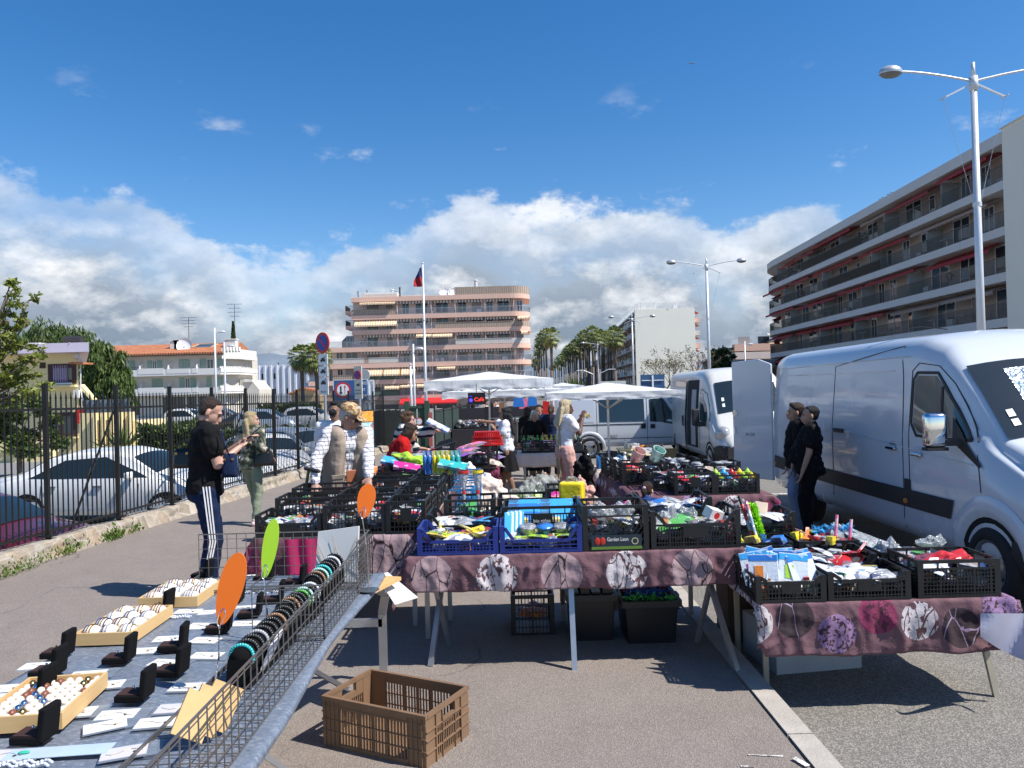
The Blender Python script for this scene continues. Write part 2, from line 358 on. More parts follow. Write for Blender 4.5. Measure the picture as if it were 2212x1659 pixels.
def window(par,x0,x1,z0,z1,y,glass=GL,fr=WHT,mull=1,fw=.06,name='window'):
 mb=MB();d=.05
 mb.b2(x0,x1,y-d,y,z1-fw,z1).b2(x0,x1,y-d,y,z0,z0+fw).b2(x0,x0+fw,y-d,y,z0+fw,z1-fw).b2(x1-fw,x1,y-d,y,z0+fw,z1-fw)
 for k in range(1,mull+1):
  xm=x0+(x1-x0)*k/(mull+1);mb.b2(xm-fw/2,xm+fw/2,y-d,y,z0+fw,z1-fw)
 w=mb.build(name,fr,par)
 MB().b2(x0+fw*.5,x1-fw*.5,y-.02,y+.01,z0+fw*.5,z1-fw*.5).build('pane',glass,w)
 return w
def railing(mb,pts,z,h,step=.14,r=.018):
 for a,b in zip(pts,pts[1:]):
  a=V((*a,z));b=V((*b,z));L=(b-a).length;u=V((0,0,h))
  mb.beam(a+u,b+u,.05,.05);mb.beam(a+u*.1,b+u*.1,.03,.03);n=max(1,int(L/step))
  for i in range(n+1):p=a+(b-a)*i/n;mb.beam(p,p+u,r,r)
def offs(pts,o):
 out=[]
 for i,p in enumerate(pts):
  a=V(pts[max(0,i-1)]);b=V(pts[min(len(pts)-1,i+1)]);d=(b-a).normalized();out.append(V(p)+V((-d.y,d.x))*o)
 return out
def ribbon(mb,pts,z0,z1,o0,o1):
 A=offs(pts,o0);B=offs(pts,o1);n=len(pts)
 vs=[(p.x,p.y,z) for L,z in ((A,z0),(A,z1),(B,z1),(B,z0)) for p in L]
 fs=[(k*n+i,k*n+i+1,((k+1)%4)*n+i+1,((k+1)%4)*n+i) for k in range(4) for i in range(n-1)]
 mb.add(vs,fs+[(0,n,2*n,3*n),(n-1,4*n-1,3*n-1,2*n-1)]);return mb
def wavy_valance(mb,x0,x1,y,z,h):
 n=max(4,int((x1-x0)/.3));vs=[]
 for i in range(n+1):
  x=x0+(x1-x0)*i/n;vs+=[(x,y,z),(x,y,z-h*(1 if i%2 else .75))]
 mb.add(vs,[(2*i,2*i+2,2*i+3,2*i+1) for i in range(n)])
YB=131.
def cx3(c):return at(603.5+.2728*c,840,YB).x
def cz3(c):return at(960,548.6+.2728*c,YB).z
PINK=M('salmon_render',(.72,.47,.37),.85,var=.12,sc=.6,bmp=.1)
PWALL=M('pale_pink_render',(.70,.60,.56),.85,var=.12,sc=.4)
WOODP=stripes('wooden_balcony_boards',(.42,.33,.26),(.30,.23,.18),2.6)
CREAMP=stripes('cream_balcony_boards',(.62,.58,.52),(.55,.5,.45),3)
GREENP=M('green_mesh_screen',(.10,.14,.11),.8)
AWN=stripes('orange_striped_awning',(.72,.42,.2),(.75,.68,.52),2.4)
AWD=stripes('brown_striped_awning',(.22,.15,.12),(.62,.55,.45),1.9)
B=thing('apartment_building','salmon pink apartment block with long rounded balconies and striped awnings behind the flagpole','building',(0,YB,0))
zg=-1.6
XL0,XL1,XR=cx3(250),cx3(600),cx3(1975)
slabs=[355,495,612,745,873,1003,1130];zs=[cz3(s) for s in slabs]
def outline(xl,e):
 p=[(xl,e),(XR-2.6,e)]
 for k in range(1,9):
  a=math.pi/2*k/8;p.append((XR-2.6+3.2*math.sin(a),e+3.2-3.2*math.cos(a)))
 return p+[(XR+.6,9)]
mb=MB();mb.slab([(XL1,0,zs[3]),(XR-2,0,zs[3]),(XR-.6,1.4,zs[3]),(XR-.6,14,zs[3]),(XL1,14,zs[3])],(0,0,zs[0]-zs[3]+.2))
mb.slab([(XL0+.8,0,zg),(XR-2,0,zg),(XR-.6,1.4,zg),(XR-.6,14,zg),(XL0+.8,14,zg)],(0,0,zs[3]-zg-.01));mb.build('wall',PWALL,B)
for i,z in enumerate(zs):
 xl=XL1 if i<3 else XL0;s=MB();ribbon(s,outline(xl,-1.6),z-.35,z+.42,0,4.);s.build('balcony_slab',PINK,B)
rl=[(1,600,955,'w'),(1,955,1410,'b'),(1,1410,1998,'b'),(2,600,935,'b'),(2,935,1250,'b'),(2,1250,1998,'w'),(3,250,1410,'b'),(3,1410,1998,'c'),(4,400,445,'b'),(4,445,690,'c'),(4,690,725,'w'),(4,725,965,'c'),(4,965,1998,'b'),(5,440,595,'w'),(5,680,960,'g'),(5,960,1998,'b'),(6,300,430,'w'),(6,750,970,'g'),(6,970,1998,'b')]
for fl,a,b,kd in rl:
 z=zs[fl]+.42;xa,xb=cx3(a),cx3(min(b,1998));pts=[(xa,-1.55),(min(xb,XR-2.6),-1.55)]
 if b==1998:pts+=outline(xl,-1.55)[2:-1]
 s=MB();m={'b':GREYM,'w':WOODP,'c':CREAMP,'g':GREENP}[kd]
 if kd=='b':railing(s,pts,z,.95,.2,.04)
 else:
  s2=offs(pts,.06);vs=[(p[0],p[1],z+dz) for dz in (.05,.92) for p in s2];n=len(pts)
  s.add(vs,[(i,i+1,n+i+1,n+i) for i in range(n-1)]);s.slab([(*pts[0],z+.9),(*pts[1],z+.9),(pts[1][0],pts[1][1]+.08,z+.9),(pts[0][0],pts[0][1]+.08,z+.9)],(0,0,.06))
 s.build('railing',m,B)
wx=[(705,800),(862,910),(990,1045),(1098,1195),(1255,1350),(1430,1500),(1540,1612),(1657,1705),(1747,1840),(1895,1940)]
wl=[(395,428),(460,505),(530,635)]
for fl in range(1,7):
 z=zs[fl]+.4
 for a,b in wx+(wl if fl>=4 else [(540,595)] if fl==3 else []):
  g=R.choice([GL,GLB,GLB,SHUT]);window(B,cx3(a+jit(6)),cx3(b+jit(6)),z,z+2.05,-.003,g,WHT if g is not SHUT else SHUT,1)
 for c in (955,1222,1410,1645,1870):
  MB().b2(cx3(c),cx3(c)+.12,-1.4,-.01,z,z+2.4).build('screen_wall',PWALL,B)
 for c0,c1 in ((670,945),(960,1215),(1250,1390),(1415,1625),(1645,1860)):
  if R.random()<.85:
   s=MB();zt=zs[fl-1]-.38;s.b2(cx3(c0),cx3(c1),-1.3,-1.05,zt-.18,zt);wavy_valance(s,cx3(c0),cx3(c1),-1.32,zt-.1,.42);s.build('rolled_awning',AWD,B)
for k in range(40):
 fl=R.randrange(1,7);c=R.uniform(620,1850);z=zs[fl]+.42;kk=k%3;x=cx3(c)
 if kk==0:q=MB();clump(q,(x,-1.1,z+.8),(.4,.25,.45),30,.22);q.build('potted_plant',leafmat('balcony_plant',(.03,.06,.02),(.1,.15,.04)),B)
 elif kk==1:q=MB();q.box((x,-.8,z+.72),(.9,.6,.05));q.beam((x,-.8,z),(x,-.8,z+.7),.08);q.build('balcony_table',WHT,B)
 else:q=MB();q.box((x,-.3,z+.35),(.9,.35,.65));q.build('air_conditioner',WHT,B)
def awn(fl,a,b,drop,m=AWN,out=1.0):
 zt=zs[fl-1]-.4;s=MB();x0,x1=cx3(a),cx3(b);s.slab([(x0,-1.2,zt),(x1,-1.2,zt),(x1,-1.2-out,zt-drop),(x0,-1.2-out,zt-drop)],(0,.03,.03));wavy_valance(s,x0,x1,-1.21-out,zt-drop,.3);s.build('awning',m,B)
for q in ((2,625,955,.9),(2,1900,1990,.35),(3,1105,1225,.45),(3,1232,1388,.5),(3,1925,1975,.3),(5,685,835,1.1),(5,842,970,1.1),(5,978,1090,1.1),(5,1262,1405,.3),(6,848,965,.6),(6,972,1095,.4),(6,1102,1200,.4),(1,670,950,.25)):awn(*q)
RED=M('red_awning_cloth',(.52,.015,.02),.75,var=.15)
s=MB();s.slab([(cx3(970),-1.6,cz3(1135)),(cx3(1415),-1.6,cz3(1135)),(cx3(1415),-3.4,cz3(1172)),(cx3(970),-3.4,cz3(1172))],(0,.04,.04));s.b2(cx3(970),cx3(1415),-3.46,-3.4,cz3(1182),cz3(1172));s.build('shop_awning',RED,B)
for c0,c1 in ((700,940),(980,1200),(1230,1400)):MB().b2(cx3(c0),cx3(c1),-.06,.01,zg,cz3(1180)).build('shop_window',GL,B)
for a,b in ((455,375),(572,500)):
 s=MB().b2(cx3(527),cx3(600)-.01,1,5,cz3(a),cz3(a)+.6);s.build('side_balcony',PINK,B);s=MB();railing(s,[(cx3(596),1.05),(cx3(529),1.05),(cx3(529),4.9)],cz3(a)+.6,.9,.2,.04);s.build('railing',DKM,B)
MB().slab([(cx3(505),0,zs[3]+.42),(cx3(598),0,zs[3]+.42),(cx3(598),0,cz3(628)),(cx3(545),0,cz3(628)),(cx3(505),0,cz3(668))],(0,5,0)).build('glazed_annex',GLB,B)
zr=zs[0]+.4
s=MB();s.b2(cx3(685),cx3(958),-1,3,zr,cz3(308));s.build('roof_terrace_screen',CREAMP,B)
s=MB();s.b2(cx3(700),cx3(955),-.8,6,cz3(308),cz3(296));s.build('roof_slab',WHT,B)
s=MB();s.b2(cx3(962),cx3(1195),1.5,8,zr,cz3(312));s.build('penthouse',M('penthouse_cream',(.62,.56,.46),.8),B)
s=MB();railing(s,[(cx3(600),-1.3),(cx3(680),-1.3)],zr,.9,.2,.04);s.build('railing',WHT,B);s=MB();railing(s,[(cx3(1200),-1.3),(cx3(1405),-1.3)],zr,1.,.3,.04);s.build('railing',WHT,B)
pts=[(cx3(1412),-1.5),(XR-2.6,-1.5)]+outline(XL1,-1.5)[2:-1];s=MB();n=len(pts);s.add([(p[0],p[1],zr+dz) for dz in (0,1.35) for p in pts],[(i,i+1,n+i+1,n+i) for i in range(n-1)]);s.build('terrace_screen',WOODP,B)
s=MB();s.b2(cx3(1240),cx3(1290),1,3,zr,cz3(322)).b2(cx3(1310),cx3(1400),2,5,zr,cz3(330));s.build('lift_housing',PWALL,B)
for c,z1,r in ((632,280,.12),(705,272,.07),(905,270,.28),(935,290,.2),(967,256,.14),(1575,212,.3),(1547,293,.16),(1625,308,.3)):
 s=MB();p=V((cx3(c),1,zr));s.tube(p,(p.x,1,cz3(z1)),r,r*.9,10);s.tube((p.x,1,cz3(z1)),(p.x,1,cz3(z1)+.15),r*1.4,r*1.2,10);s.build('chimney_pipe',M('pale_metal',(.6,.6,.6),.5) if r>.25 else DKM,B)
for c in (1330,1395):
 s=MB();rt=Matrix.Rotation(rad(60),3,'X');s.ell((cx3(c),0,cz3(305)),(.9,.9,.25),14,4,rt,-1,0);s.beam((cx3(c),1.2,zr),(cx3(c),.3,cz3(305)),.08);s.build('satellite_dish',WHT,B)
def antenna(par,x,y,z0,h,m=DKM,sc=1.):
 s=MB();s.beam((x,y,z0),(x,y,z0+h),.05*sc)
 for k,w in enumerate((.9,.7,.8,.5)):
  zz=z0+h*(1-.1*k);s.beam((x-w*sc,y,zz),(x+w*sc,y,zz),.035*sc)
  for q in (-1,-.5,.5,1):s.beam((x+w*sc*q,y-.3*sc,zz),(x+w*sc*q,y+.3*sc,zz),.03*sc)
 s.build('antenna',m,par)
antenna(B,cx3(1325),2,zr,cz3(232)-zr,GREYM,1.2)
YB=115.
def px1(c):return at(.2977*c,860,YB).x
def pz1(c):return at(400,658.3+.2977*c,YB).z
mtile=bpy.data.materials.new('roman_tiles');t=nt(mtile);co=obco(t);s_=t.nodes.new('ShaderNodeSeparateXYZ');lk(t,co,s_.inputs[0])
w=math_(t,'SINE',math_(t,'MULTIPLY',s_.outputs[0],16));w2=math_(t,'FRACT',math_(t,'MULTIPLY',s_.outputs[2],5))
c=ramp(t,tnoise(t,co,1.6,6,.7),[(.3,(.30,.10,.05)),(.5,(.48,.17,.075)),(.7,(.56,.25,.12))])
princ(t,mixc(t,1.,c,math_(t,'MULTIPLY_ADD',w,.12,math_(t,'MULTIPLY_ADD',w2,.2,.8)),'MULTIPLY'),.9,normal=bump(t,w,.6,.05))
CRM=M('cream_render',(.58,.545,.475),.85,var=.1,sc=.3,bmp=.1);PAR=M('white_render',(.70,.68,.64),.8,var=.08,sc=.4)
GSH=stripes('pale_green_shutters',(.30,.40,.33),(.22,.31,.25),9,2)
B=thing('apartment_building','cream apartment block with orange tiled roof and pale green shutters behind the car park','building',(0,YB,0))
x0,x1,x2=px1(640),px1(1635),px1(1725)
zc=pz1(365);MB().slab([(x0,0,zg),(x1,0,zg),(x1+1,3,zg),(x1+1,12,zg),(x0,12,zg)],(0,0,zc-zg)).build('wall',CRM,B)
MB().slab([(x0-2,-1.2,zc),(x1+.3,-1.2,zc),(x1+.3,6.5,pz1(276)),(x0-2,6.5,pz1(276))],(0,0,.3)).slab([(x0-2,6.5,pz1(276)),(x1+.3,6.5,pz1(276)),(x1+.3,13,zc),(x0-2,13,zc)],(0,0,.3)).slab([(x1+.3,-1.2,zc),(x1+.3,13,zc),(x1+.3,6.5,pz1(276))],(-.3,0,0)).build('roof',mtile,B)
MB().b2(x0-2,x1+.35,-1.3,-1.18,zc-.12,zc+.05).build('gutter',DKM,B)
for zt,zb in ((462,514),(600,652)):
 s=MB();s.b2(px1(905),x1,-1.7,.5,pz1(zb),pz1(zb)+.35);s.b2(px1(905),x1,-1.7,-1.58,pz1(zb)+.35,pz1(zb)+.95)
 s.slab([(x1+.01,-1.7,pz1(zb)),(x2,1.2,pz1(zb)),(x2,9,pz1(zb)),(x1+.01,9,pz1(zb))],(0,0,.35))
 for a,b in ((1045,1230),(1250,1415),(1430,1470)):s.b2(px1(a),px1(b),-1.74,-1.7,pz1(zb)+.3,pz1(zb)+1.0+(b<1240)*.15)
 s.beam((x1+.05,-1.68,pz1(zb)+.65),(x2,1.2,pz1(zb)+.65),.14,.65);s.beam((x2,1.27,pz1(zb)+.65),(x2,9,pz1(zb)+.65),.14,.65)
 for k in range(12):p=V((x1,-1.68,pz1(zb)+1.05)).lerp(V((x2,1.2,pz1(zb)+1.05)),k/11);s.box(p,(.22,.2,.3),.8)
 for k in range(4):s.box((x2,2+k*1.1,pz1(zb)+1.05),(.2,.3,.3))
 s.build('balcony',PAR,B)
 s=MB();railing(s,[(px1(905),-1.66),(px1(1045),-1.66)],pz1(zb)+.4,1.,.16,.03);s.build('railing',DKM,B)
 for c in (1040,1245,1450):MB().slab([(px1(c),-1.5,pz1(zb)+.36),(px1(c),0,pz1(zb)+.36),(px1(c),0,pz1(zb)+2.3),(px1(c),-1.,pz1(zb)+1.6)],(.14,0,0)).build('screen_wall',PAR,B)
s=MB();s.slab([(x1+.01,-1,pz1(400)),(x2,1.2,pz1(400)),(x2,9,pz1(400)),(x1+.01,9,pz1(400))],(0,0,1.5))
for k in range(6):p=V((x1+.3,-.8,pz1(400)+1.5)).lerp(V((x2,1.2,pz1(400)+1.5)),k/5);s.box(p,(.3,.3,.6),.8)
s.build('roof_terrace',PAR,B)
def shutters(fl,items):
 for kind,a,b,za,zb in items:
  z0,z1=pz1(zb),pz1(za)
  if kind=='s':MB().b2(px1(a),px1(b),-.09,-.03,z0,z1).build('shutter',GSH,B)
  else:window(B,px1(a),px1(b),z0,z1,-.003,GL,WHT,1)
shutters(3,[('s',948,985,395,470),('s',1075,1108,400,470),('w',1112,1143,400,470),('s',1146,1184,398,470),('s',1305,1342,398,478),('s',1345,1382,398,478),('s',1462,1503,396,470),('w',1508,1556,400,478),('s',1582,1620,396,470)])
shutters(2,[('s',1105,1143,532,610),('s',1146,1184,532,610),('s',1305,1342,530,610),('w',1347,1382,532,612),('s',1386,1424,530,610),('s',1503,1540,528,600),('s',1582,1620,528,600),('s',965,990,540,610)])
for a,b in ((1190,1340),(1360,1420),(1440,1500),(960,1010)):
 window(B,px1(a),px1(b),pz1(790),pz1(668),-.003,GL,DKM,3)
for c,h in ((1232,275),(1262,292),(1635,258)):
 s=MB();s.box((px1(c),3,pz1(330)),(1.7,1.2,3.));s.box((px1(c),3,pz1(330)+1.65),(1.9,1.4,.15));s.build('chimney',PAR,B)
s=MB();s.ell((px1(1312),1.6,pz1(285)),(1.2,1.2,.35),14,4,Matrix.Rotation(rad(70),3,'X'),-1,0);s.beam((px1(1312),2.4,pz1(330)),(px1(1312),1.7,pz1(290)),.1);s.build('satellite_dish',WHT,B)
antenna(B,px1(1280),5,pz1(300),4.8,DKM,1.3);antenna(B,px1(1630),5,pz1(280),6.3,DKM,1.2)
def onroof(c,r):return (px1(c),-1.2+7.7*r,zc+(pz1(276)-zc)*r+.32)
s=MB();
for a,b in (((1348,.5),(1490,.5)),((1348,.85),(1490,.85)),((1348,.5),(1348,.85)),((1490,.5),(1490,.85))):s.beam(onroof(*a),onroof(*b),.3,.2)
s.build('roof_light',M('timber_frame',(.5,.36,.22),.7),B)
MB().slab([onroof(1352,.52),onroof(1486,.52),onroof(1486,.83),onroof(1352,.83)],(0,0,.05)).build('roof_glass',GL,B)
YB=140.
def px2(c):return at(356.6+.2315*c,860,YB).x
def pz2(c):return at(600,768+.2315*c,YB).z
B=thing('warehouse','long white metal clad warehouse with narrow dark windows left of the palms','building',(0,YB,0))
MB().b2(px2(690),px2(1460),0,25,zg,pz2(88)).build('wall',M('white_cladding',(.62,.66,.72),.5,var=.06,sc=.3),B)
s=MB()
for c in range(700,1460,57):s.b2(px2(c),px2(c)+.35,-.25,0,zg,pz2(86))
s.build('cladding_rib',M('white_cladding_rib',(.7,.73,.78),.5),B)
for c,z in ((805,190),(918,190),(1030,190),(920,333),(1033,333),(1146,333)):window(B,px2(c-11),px2(c+11),pz2(z+26),pz2(z-24),-.003,GL,DKM,0)
s=MB();s.beam((px2(742),1,pz2(88)),(px2(742),1,pz2(55)),.2);s.beam((px2(1050),1,pz2(88)),(px2(1050),1,pz2(62)),.15);s.build('roof_vent',DKM,B)
B=thing('small_building','small low cream outbuilding in front of the white warehouse','building',(0,118,0))
def px2b(c):return at(356.6+.2315*c,860,118).x
def pz2b(c):return at(600,768+.2315*c,118).z
MB().b2(px2b(700),px2b(745),0,8,zg,pz2b(215)).slab([(px2b(745),0,zg),(px2b(880),0,zg),(px2b(880),0,pz2b(310)),(px2b(820),0,pz2b(235)),(px2b(745),0,pz2b(235))],(0,6,0)).build('wall',CRM,B)
MB().b2(px2b(745),px2b(825),-.4,6.2,pz2b(240),pz2b(222)).build('roof',PAR,B)
B=thing('small_house','little ochre house with a gabled tile roof beside the two palms','house',(0,105,0))
def px2c(c):return at(356.6+.2315*c,860,105).x
def pz2c(c):return at(600,768+.2315*c,105).z
MB().slab([(px2c(1180),0,zg),(px2c(1400),0,zg),(px2c(1400),0,pz2c(345)),(px2c(1275),0,pz2c(325)),(px2c(1180),0,pz2c(372))],(0,6,0)).build('wall',M('ochre_render',(.6,.45,.26),.85),B)
MB().slab([(px2c(1165),-.6,pz2c(372)),(px2c(1278),-.6,pz2c(322)),(px2c(1278),6.5,pz2c(322)),(px2c(1165),6.5,pz2c(372))],(0,0,.25)).slab([(px2c(1278),-.6,pz2c(322)),(px2c(1410),-.6,pz2c(345)),(px2c(1410),6.5,pz2c(345)),(px2c(1278),6.5,pz2c(322))],(0,0,.25)).build('roof',mtile,B)
YB=40.
def py1(c):return at(.2977*c,860,YB).x
def pyz(c):return at(120,658.3+.2977*c,YB).z
YEL=M('yellow_render',(.80,.66,.36),.9,var=.1,sc=.7,bmp=.2,bsc=8)
B=thing('yellow_house','pale yellow two storey house with flat lilac edged roof behind the railings','house',(0,YB,0))
zl=lotz(40)-.1
xb_=py1(572);s=MB();s.slab([(-34,0,zl),(xb_,0,zl),(xb_*1.3,12,zl),(-44,12,zl)],(0,0,pyz(352)-zl));s.build('wall',YEL,B)
xb_=py1(662)*.975;s=MB();s.slab([(-34,-1.1,pyz(356)),(xb_,-1.1,pyz(356)),(xb_*1.36,12.5,pyz(356)),(-44,12.5,pyz(356))],(0,0,pyz(290)-pyz(356)));s.build('roof',M('lilac_fascia',(.66,.58,.68),.7,var=.1,sc=1.),B)
s=MB();s.b2(-30,py1(120),2,6,pyz(290),pyz(250));s.build('roof_housing',PAR,B)
w_=window(B,py1(356),py1(560),pyz(577),pyz(430),-.003,GL,M('dark_timber',(.05,.02,.02),.6),0,.22)
CUR=bpy.data.materials.new('mauve_curtain');t=nt(CUR);co=obco(t);princ(t,mixc(t,math_(t,'MULTIPLY_ADD',tnoise(t,co,9),.5,.2),(.30,.24,.42),(.45,.38,.58)),.8);_M['mauve_curtain']=CUR
s=MB();s.grid(lambda u,v:(py1(392)+(py1(498)-py1(392))*u*(1-.1*v*0),-.04-.035*math.sin(u*40),pyz(565)+(pyz(442)-pyz(565))*v),60,2);s.build('curtain',CUR,B,True)
MB().b2(py1(358),py1(530),-.14,.02,pyz(580),pyz(568)).build('window_sill',WHT,B)
MB().b2(py1(340),py1(572),-.35,.01,pyz(600),pyz(586)).build('ledge',YEL,B)
window(B,py1(330),py1(556),pyz(962),pyz(782),-.003,GL,M('dark_timber',(.05,.02,.02),.6),1,.2)
MB().b2(py1(335),py1(566),-.3,.01,pyz(972),pyz(962)).build('window_sill',YEL,B)
MB().slab([(py1(575),0,pyz(600)),(py1(585),0,pyz(582)),(py1(680),0,pyz(700)),(py1(655),0,pyz(700))],(0,.4,0)).build('stair_wall',YEL,B)
MB().b2(py1(575),py1(645),-.9,.5,pyz(438),pyz(425)).build('door_canopy',mtile,B)
MB().b2(py1(560),py1(598),-.35,-.01,pyz(680),pyz(622)).build('air_vent_box',PAR,B)
s=MB();s.ell((py1(590),-.3,pyz(380)),(.18,.18,.18));s.build('globe_lamp',PAR,B)
s=MB();s.box((py1(590),-.6,pyz(268)),(.9,.3,.35),0,.5);s.beam((py1(600),-.6,pyz(290)),(py1(600),-.6,pyz(268)),.06);s.build('floodlight',DKM,B)
s=MB();s.path([(py1(603),-1.13,pyz(290)),(py1(596),-.05,pyz(380)),(py1(590),-.04,pyz(620)),(py1(600),-.04,pyz(1000))],.03);s.build('cable',PAR,B)
s=MB();s.box((py1(590),-.08,pyz(810)),(.45,.12,.8));s.build('red_panel',RED,B)
s=MB();s.box((py1(316),-.02,pyz(438)),(.3,.05,.3));s.build('vent_grille',M('dark_timber'),B)
B=thing('annex_wall','pale yellow annex wall with blue grey screen on top beside the yellow house','wall',(0,38.5,0))
def pa(c):return at(.2977*c,860,38.5).x
def paz(c):return at(200,658.3+.2977*c,38.5).z
s=MB();s.b2(pa(575),pa(945),0,.4,zl,paz(785));s.b2(pa(945),pa(1000),0,3,zl,paz(850));s.build('wall',YEL,B)
s=MB()
for c in range(690,945,62):s.b2(pa(c),pa(c+22),-.25,0,zl,paz(785))
s.build('buttress',YEL,B)
s=MB();s.b2(pa(600),pa(925),.1,.2,paz(785),paz(690));s.build('screen',M('blue_grey_screen',(.16,.21,.26),.7,var=.2),B)
s=MB()
for k in range(8):c=600+k*46;s.b2(pa(c),pa(c)+.06,.02,.1,paz(785),paz(688))
s.build('screen_post',DKM,B)
for n_,a,b,z1,lb in (('planter',0,375,1075,'long low yellow planter wall in front of the house bushes'),('planter',668,985,1035,'yellow planter wall right of the house with a spiky plant')):
 def pq(c):return at(.2977*c,860,36).x
 zz=at(60 if a==0 else 240,658.3+.2977*z1,36).z;s=MB();s.b2(-30 if a==0 else pq(a),pq(b),0,.4,lotz(36)-.05,zz).b2(-30 if a==0 else pq(a),pq(b),-.05,.46,zz,zz+.08)
 tag(s.build(n_,YEL,loc=(0,36,0)),lb,'planter')
P0=at(2168,300,47);P1=at(1668,560,95)
dr=V((P1.x-P0.x,P1.y-P0.y));L=dr.length;ang=math.atan2(-dr.y,-dr.x)
B=thing('apartment_building','big cream apartment block with white balcony bands, curved end and red awnings','building',(P0.x,P0.y,0),ang)
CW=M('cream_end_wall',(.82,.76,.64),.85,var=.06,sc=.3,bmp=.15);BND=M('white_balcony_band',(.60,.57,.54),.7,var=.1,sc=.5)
PW=M('pinkish_wall_shaded',(.37,.30,.26),.85,var=.1,sc=.5);FRG=M('frosted_glass',(.35,.37,.36),.3,var=.2);RAWN=M('crimson_awning',(.30,.022,.03),.8,var=.3,sc=1.5)  # PW is darkened so its colour carries the shade of the balcony recesses
RLB=M('bronze_railing',(.09,.075,.055),.5,.2)
Rr=15.
def curve(o):
 pts=[(0,o)]+[(-L*k/8,o) for k in range(1,9)]
 for k in range(1,15):
  a=rad(150)*k/14;pts.append((-L-(Rr-o)*math.sin(a),Rr-(Rr-o)*math.cos(a)))
 return pts
zroof=at(2168,283,47).z;zsl=[at(2168,109.7+.3969*c,47).z for c in (703,955,1205,1455)];zsl.append(zsl[-1]-(zsl[-2]-zsl[-1]));allz=[zroof-.55]+zsl
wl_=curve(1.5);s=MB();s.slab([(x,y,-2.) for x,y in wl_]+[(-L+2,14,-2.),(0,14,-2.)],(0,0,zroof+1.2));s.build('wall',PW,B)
def band(z0,z1,name,m,a=0,b=1.9):
 p=curve(a);q=curve(b);n=len(p);vs=[(x,y,z) for P_,z in ((p,z0),(p,z1),(q,z1),(q,z0)) for x,y in P_]
 MB().add(vs,[(k*n+i,k*n+i+1,((k+1)%4)*n+i+1,((k+1)%4)*n+i) for k in range(4) for i in range(n-1)]+[(0,n,2*n,3*n)]).build(name,m,B)
band(zroof-.75,zroof,'roof_cornice',BND,-.1,2.2)
s=MB();s.slab([(x,y,zroof-.1) for x,y in curve(.3)]+[(-L+2,14,zroof-.1),(0,14,zroof-.1)],(0,0,.12));s.build('roof',PAR,B)
s=MB();s.b2(-.02,2.4,-.1,22,-2,zroof+.12);s.build('end_wall',CW,B)
MB().b2(-.1,2.5,-.2,22,zroof+.12,zroof+.2).build('coping',PAR,B)
for i,z in enumerate(zsl):
 band(z-.5,z+.05,'balcony_band',BND)
 s=MB();pts=curve(.06);railing(s,pts[:9],z+.05,.98,.13,.022);railing(s,pts[8:],z+.05,.98,.16,.022);s.build('railing',RLB,B)
 if i in (0,1):s=MB();s.b2(-38+i*8,-22+i*4,.09,.11,z+.12,z+.95);s.build('railing_screen',M('dark_cane_screen',(.06,.045,.025),.9),B)
for i in range(5):
 zt=allz[i]-(.2 if i==0 else .5);zb=zsl[i]+.06;x=-1.2;k=0
 while x>-L+1:
  w=R.choice([1.2,2.2,2.6,.9]);g=R.choice([GL,GL,GLB,PAR]);window(B,x-w,x,zb,zb+(2.1 if w>1 else 1.9),1.497,g if g is not PAR else GLB,WHT,1 if w>1 else 0);x-=w+R.uniform(1.,2.2);k+=1
  if k%3==0:MB().b2(x+.5,x+.56,.3,1.49,zb,zb+1.9).build('glass_divider',FRG,B)
 for k in range(4,0,-1):
  a=rad(150)*k/5;c=V((-L-(Rr-1.42)*math.sin(a),Rr-(Rr-1.42)*math.cos(a),zb+1.));MB().box(c,(1.6,.1,2.),-a).build('window',GL,B)
 x=-.6-R.uniform(0,3)
 while x>-L+3:
  w=R.uniform(5.,11.);d=R.uniform(.15,.5);y1=1.3-R.uniform(.7,1.3);s=MB()
  s.slab([(x-w,1.3,zt-.02),(x,1.3,zt-.02),(x,y1,zt-d),(x-w,y1,zt-d)],(0,.02,.03));wavy_valance(s,x-w,x,y1-.01,zt-d,.25);s.build('awning',RAWN if R.random()<.85 else M('faded_awning',(.30,.22,.18),.9),B);x-=w+R.uniform(.1,1.6)
 for k in (3,8):
  a=rad(150)*k/14;p=V((-L-(Rr-.9)*math.sin(a),Rr-(Rr-.9)*math.cos(a),zt-.2));s=MB();s.box(p,(2.6,1.6,.06),-a,.35);s.box(p+V((-.5*math.sin(a),-.5*math.cos(a),-.45)),(2.6,.05,.35),-a);s.build('awning',RAWN,B)
for k in range(44):
 i=R.randrange(5);x=-R.uniform(1.5,L-2);z=zsl[i]+.06;kk=k%4
 if kk==0:q=MB();clump(q,(x,.5,z+.75),(.3,.2,.35),40,.16);q.build('potted_plant',leafmat('balcony_plant',(.03,.06,.02),(.1,.15,.04)),B)
 elif kk==1:q=MB();q.box((x,.8,z+.72),(.8,.6,.04));q.beam((x,.8,z),(x,.8,z+.7),.06);q.build('balcony_table',WHT if k%3 else DKM,B)
 elif kk==2:q=MB();q.box((x,.9,z+.42),(.45,.45,.05));q.box((x+.2,.9,z+.7),(.04,.45,.5));[q.beam((x+a,.9+b,z),(x+a,.9+b,z+.42),.04) for a in (-.2,.2) for b in (-.2,.2)];q.build('balcony_chair',WHT if k%3 else DKM,B)
 else:q=MB();q.box((x,1.3,z+.35),(.8,.3,.6));q.build('air_conditioner',PAR,B)
antenna(B,-27,5,zroof,2.6,DKM,1.4);s=MB();s.box((-13.5,3,zroof+.7),(1.8,1.4,1.4),tap=.6);s.build('roof_vent',DKM,B)
YB=170.
Q0=at(1371,669,YB);Q1=at(1499,669,YB);wd=Q1.x-Q0.x
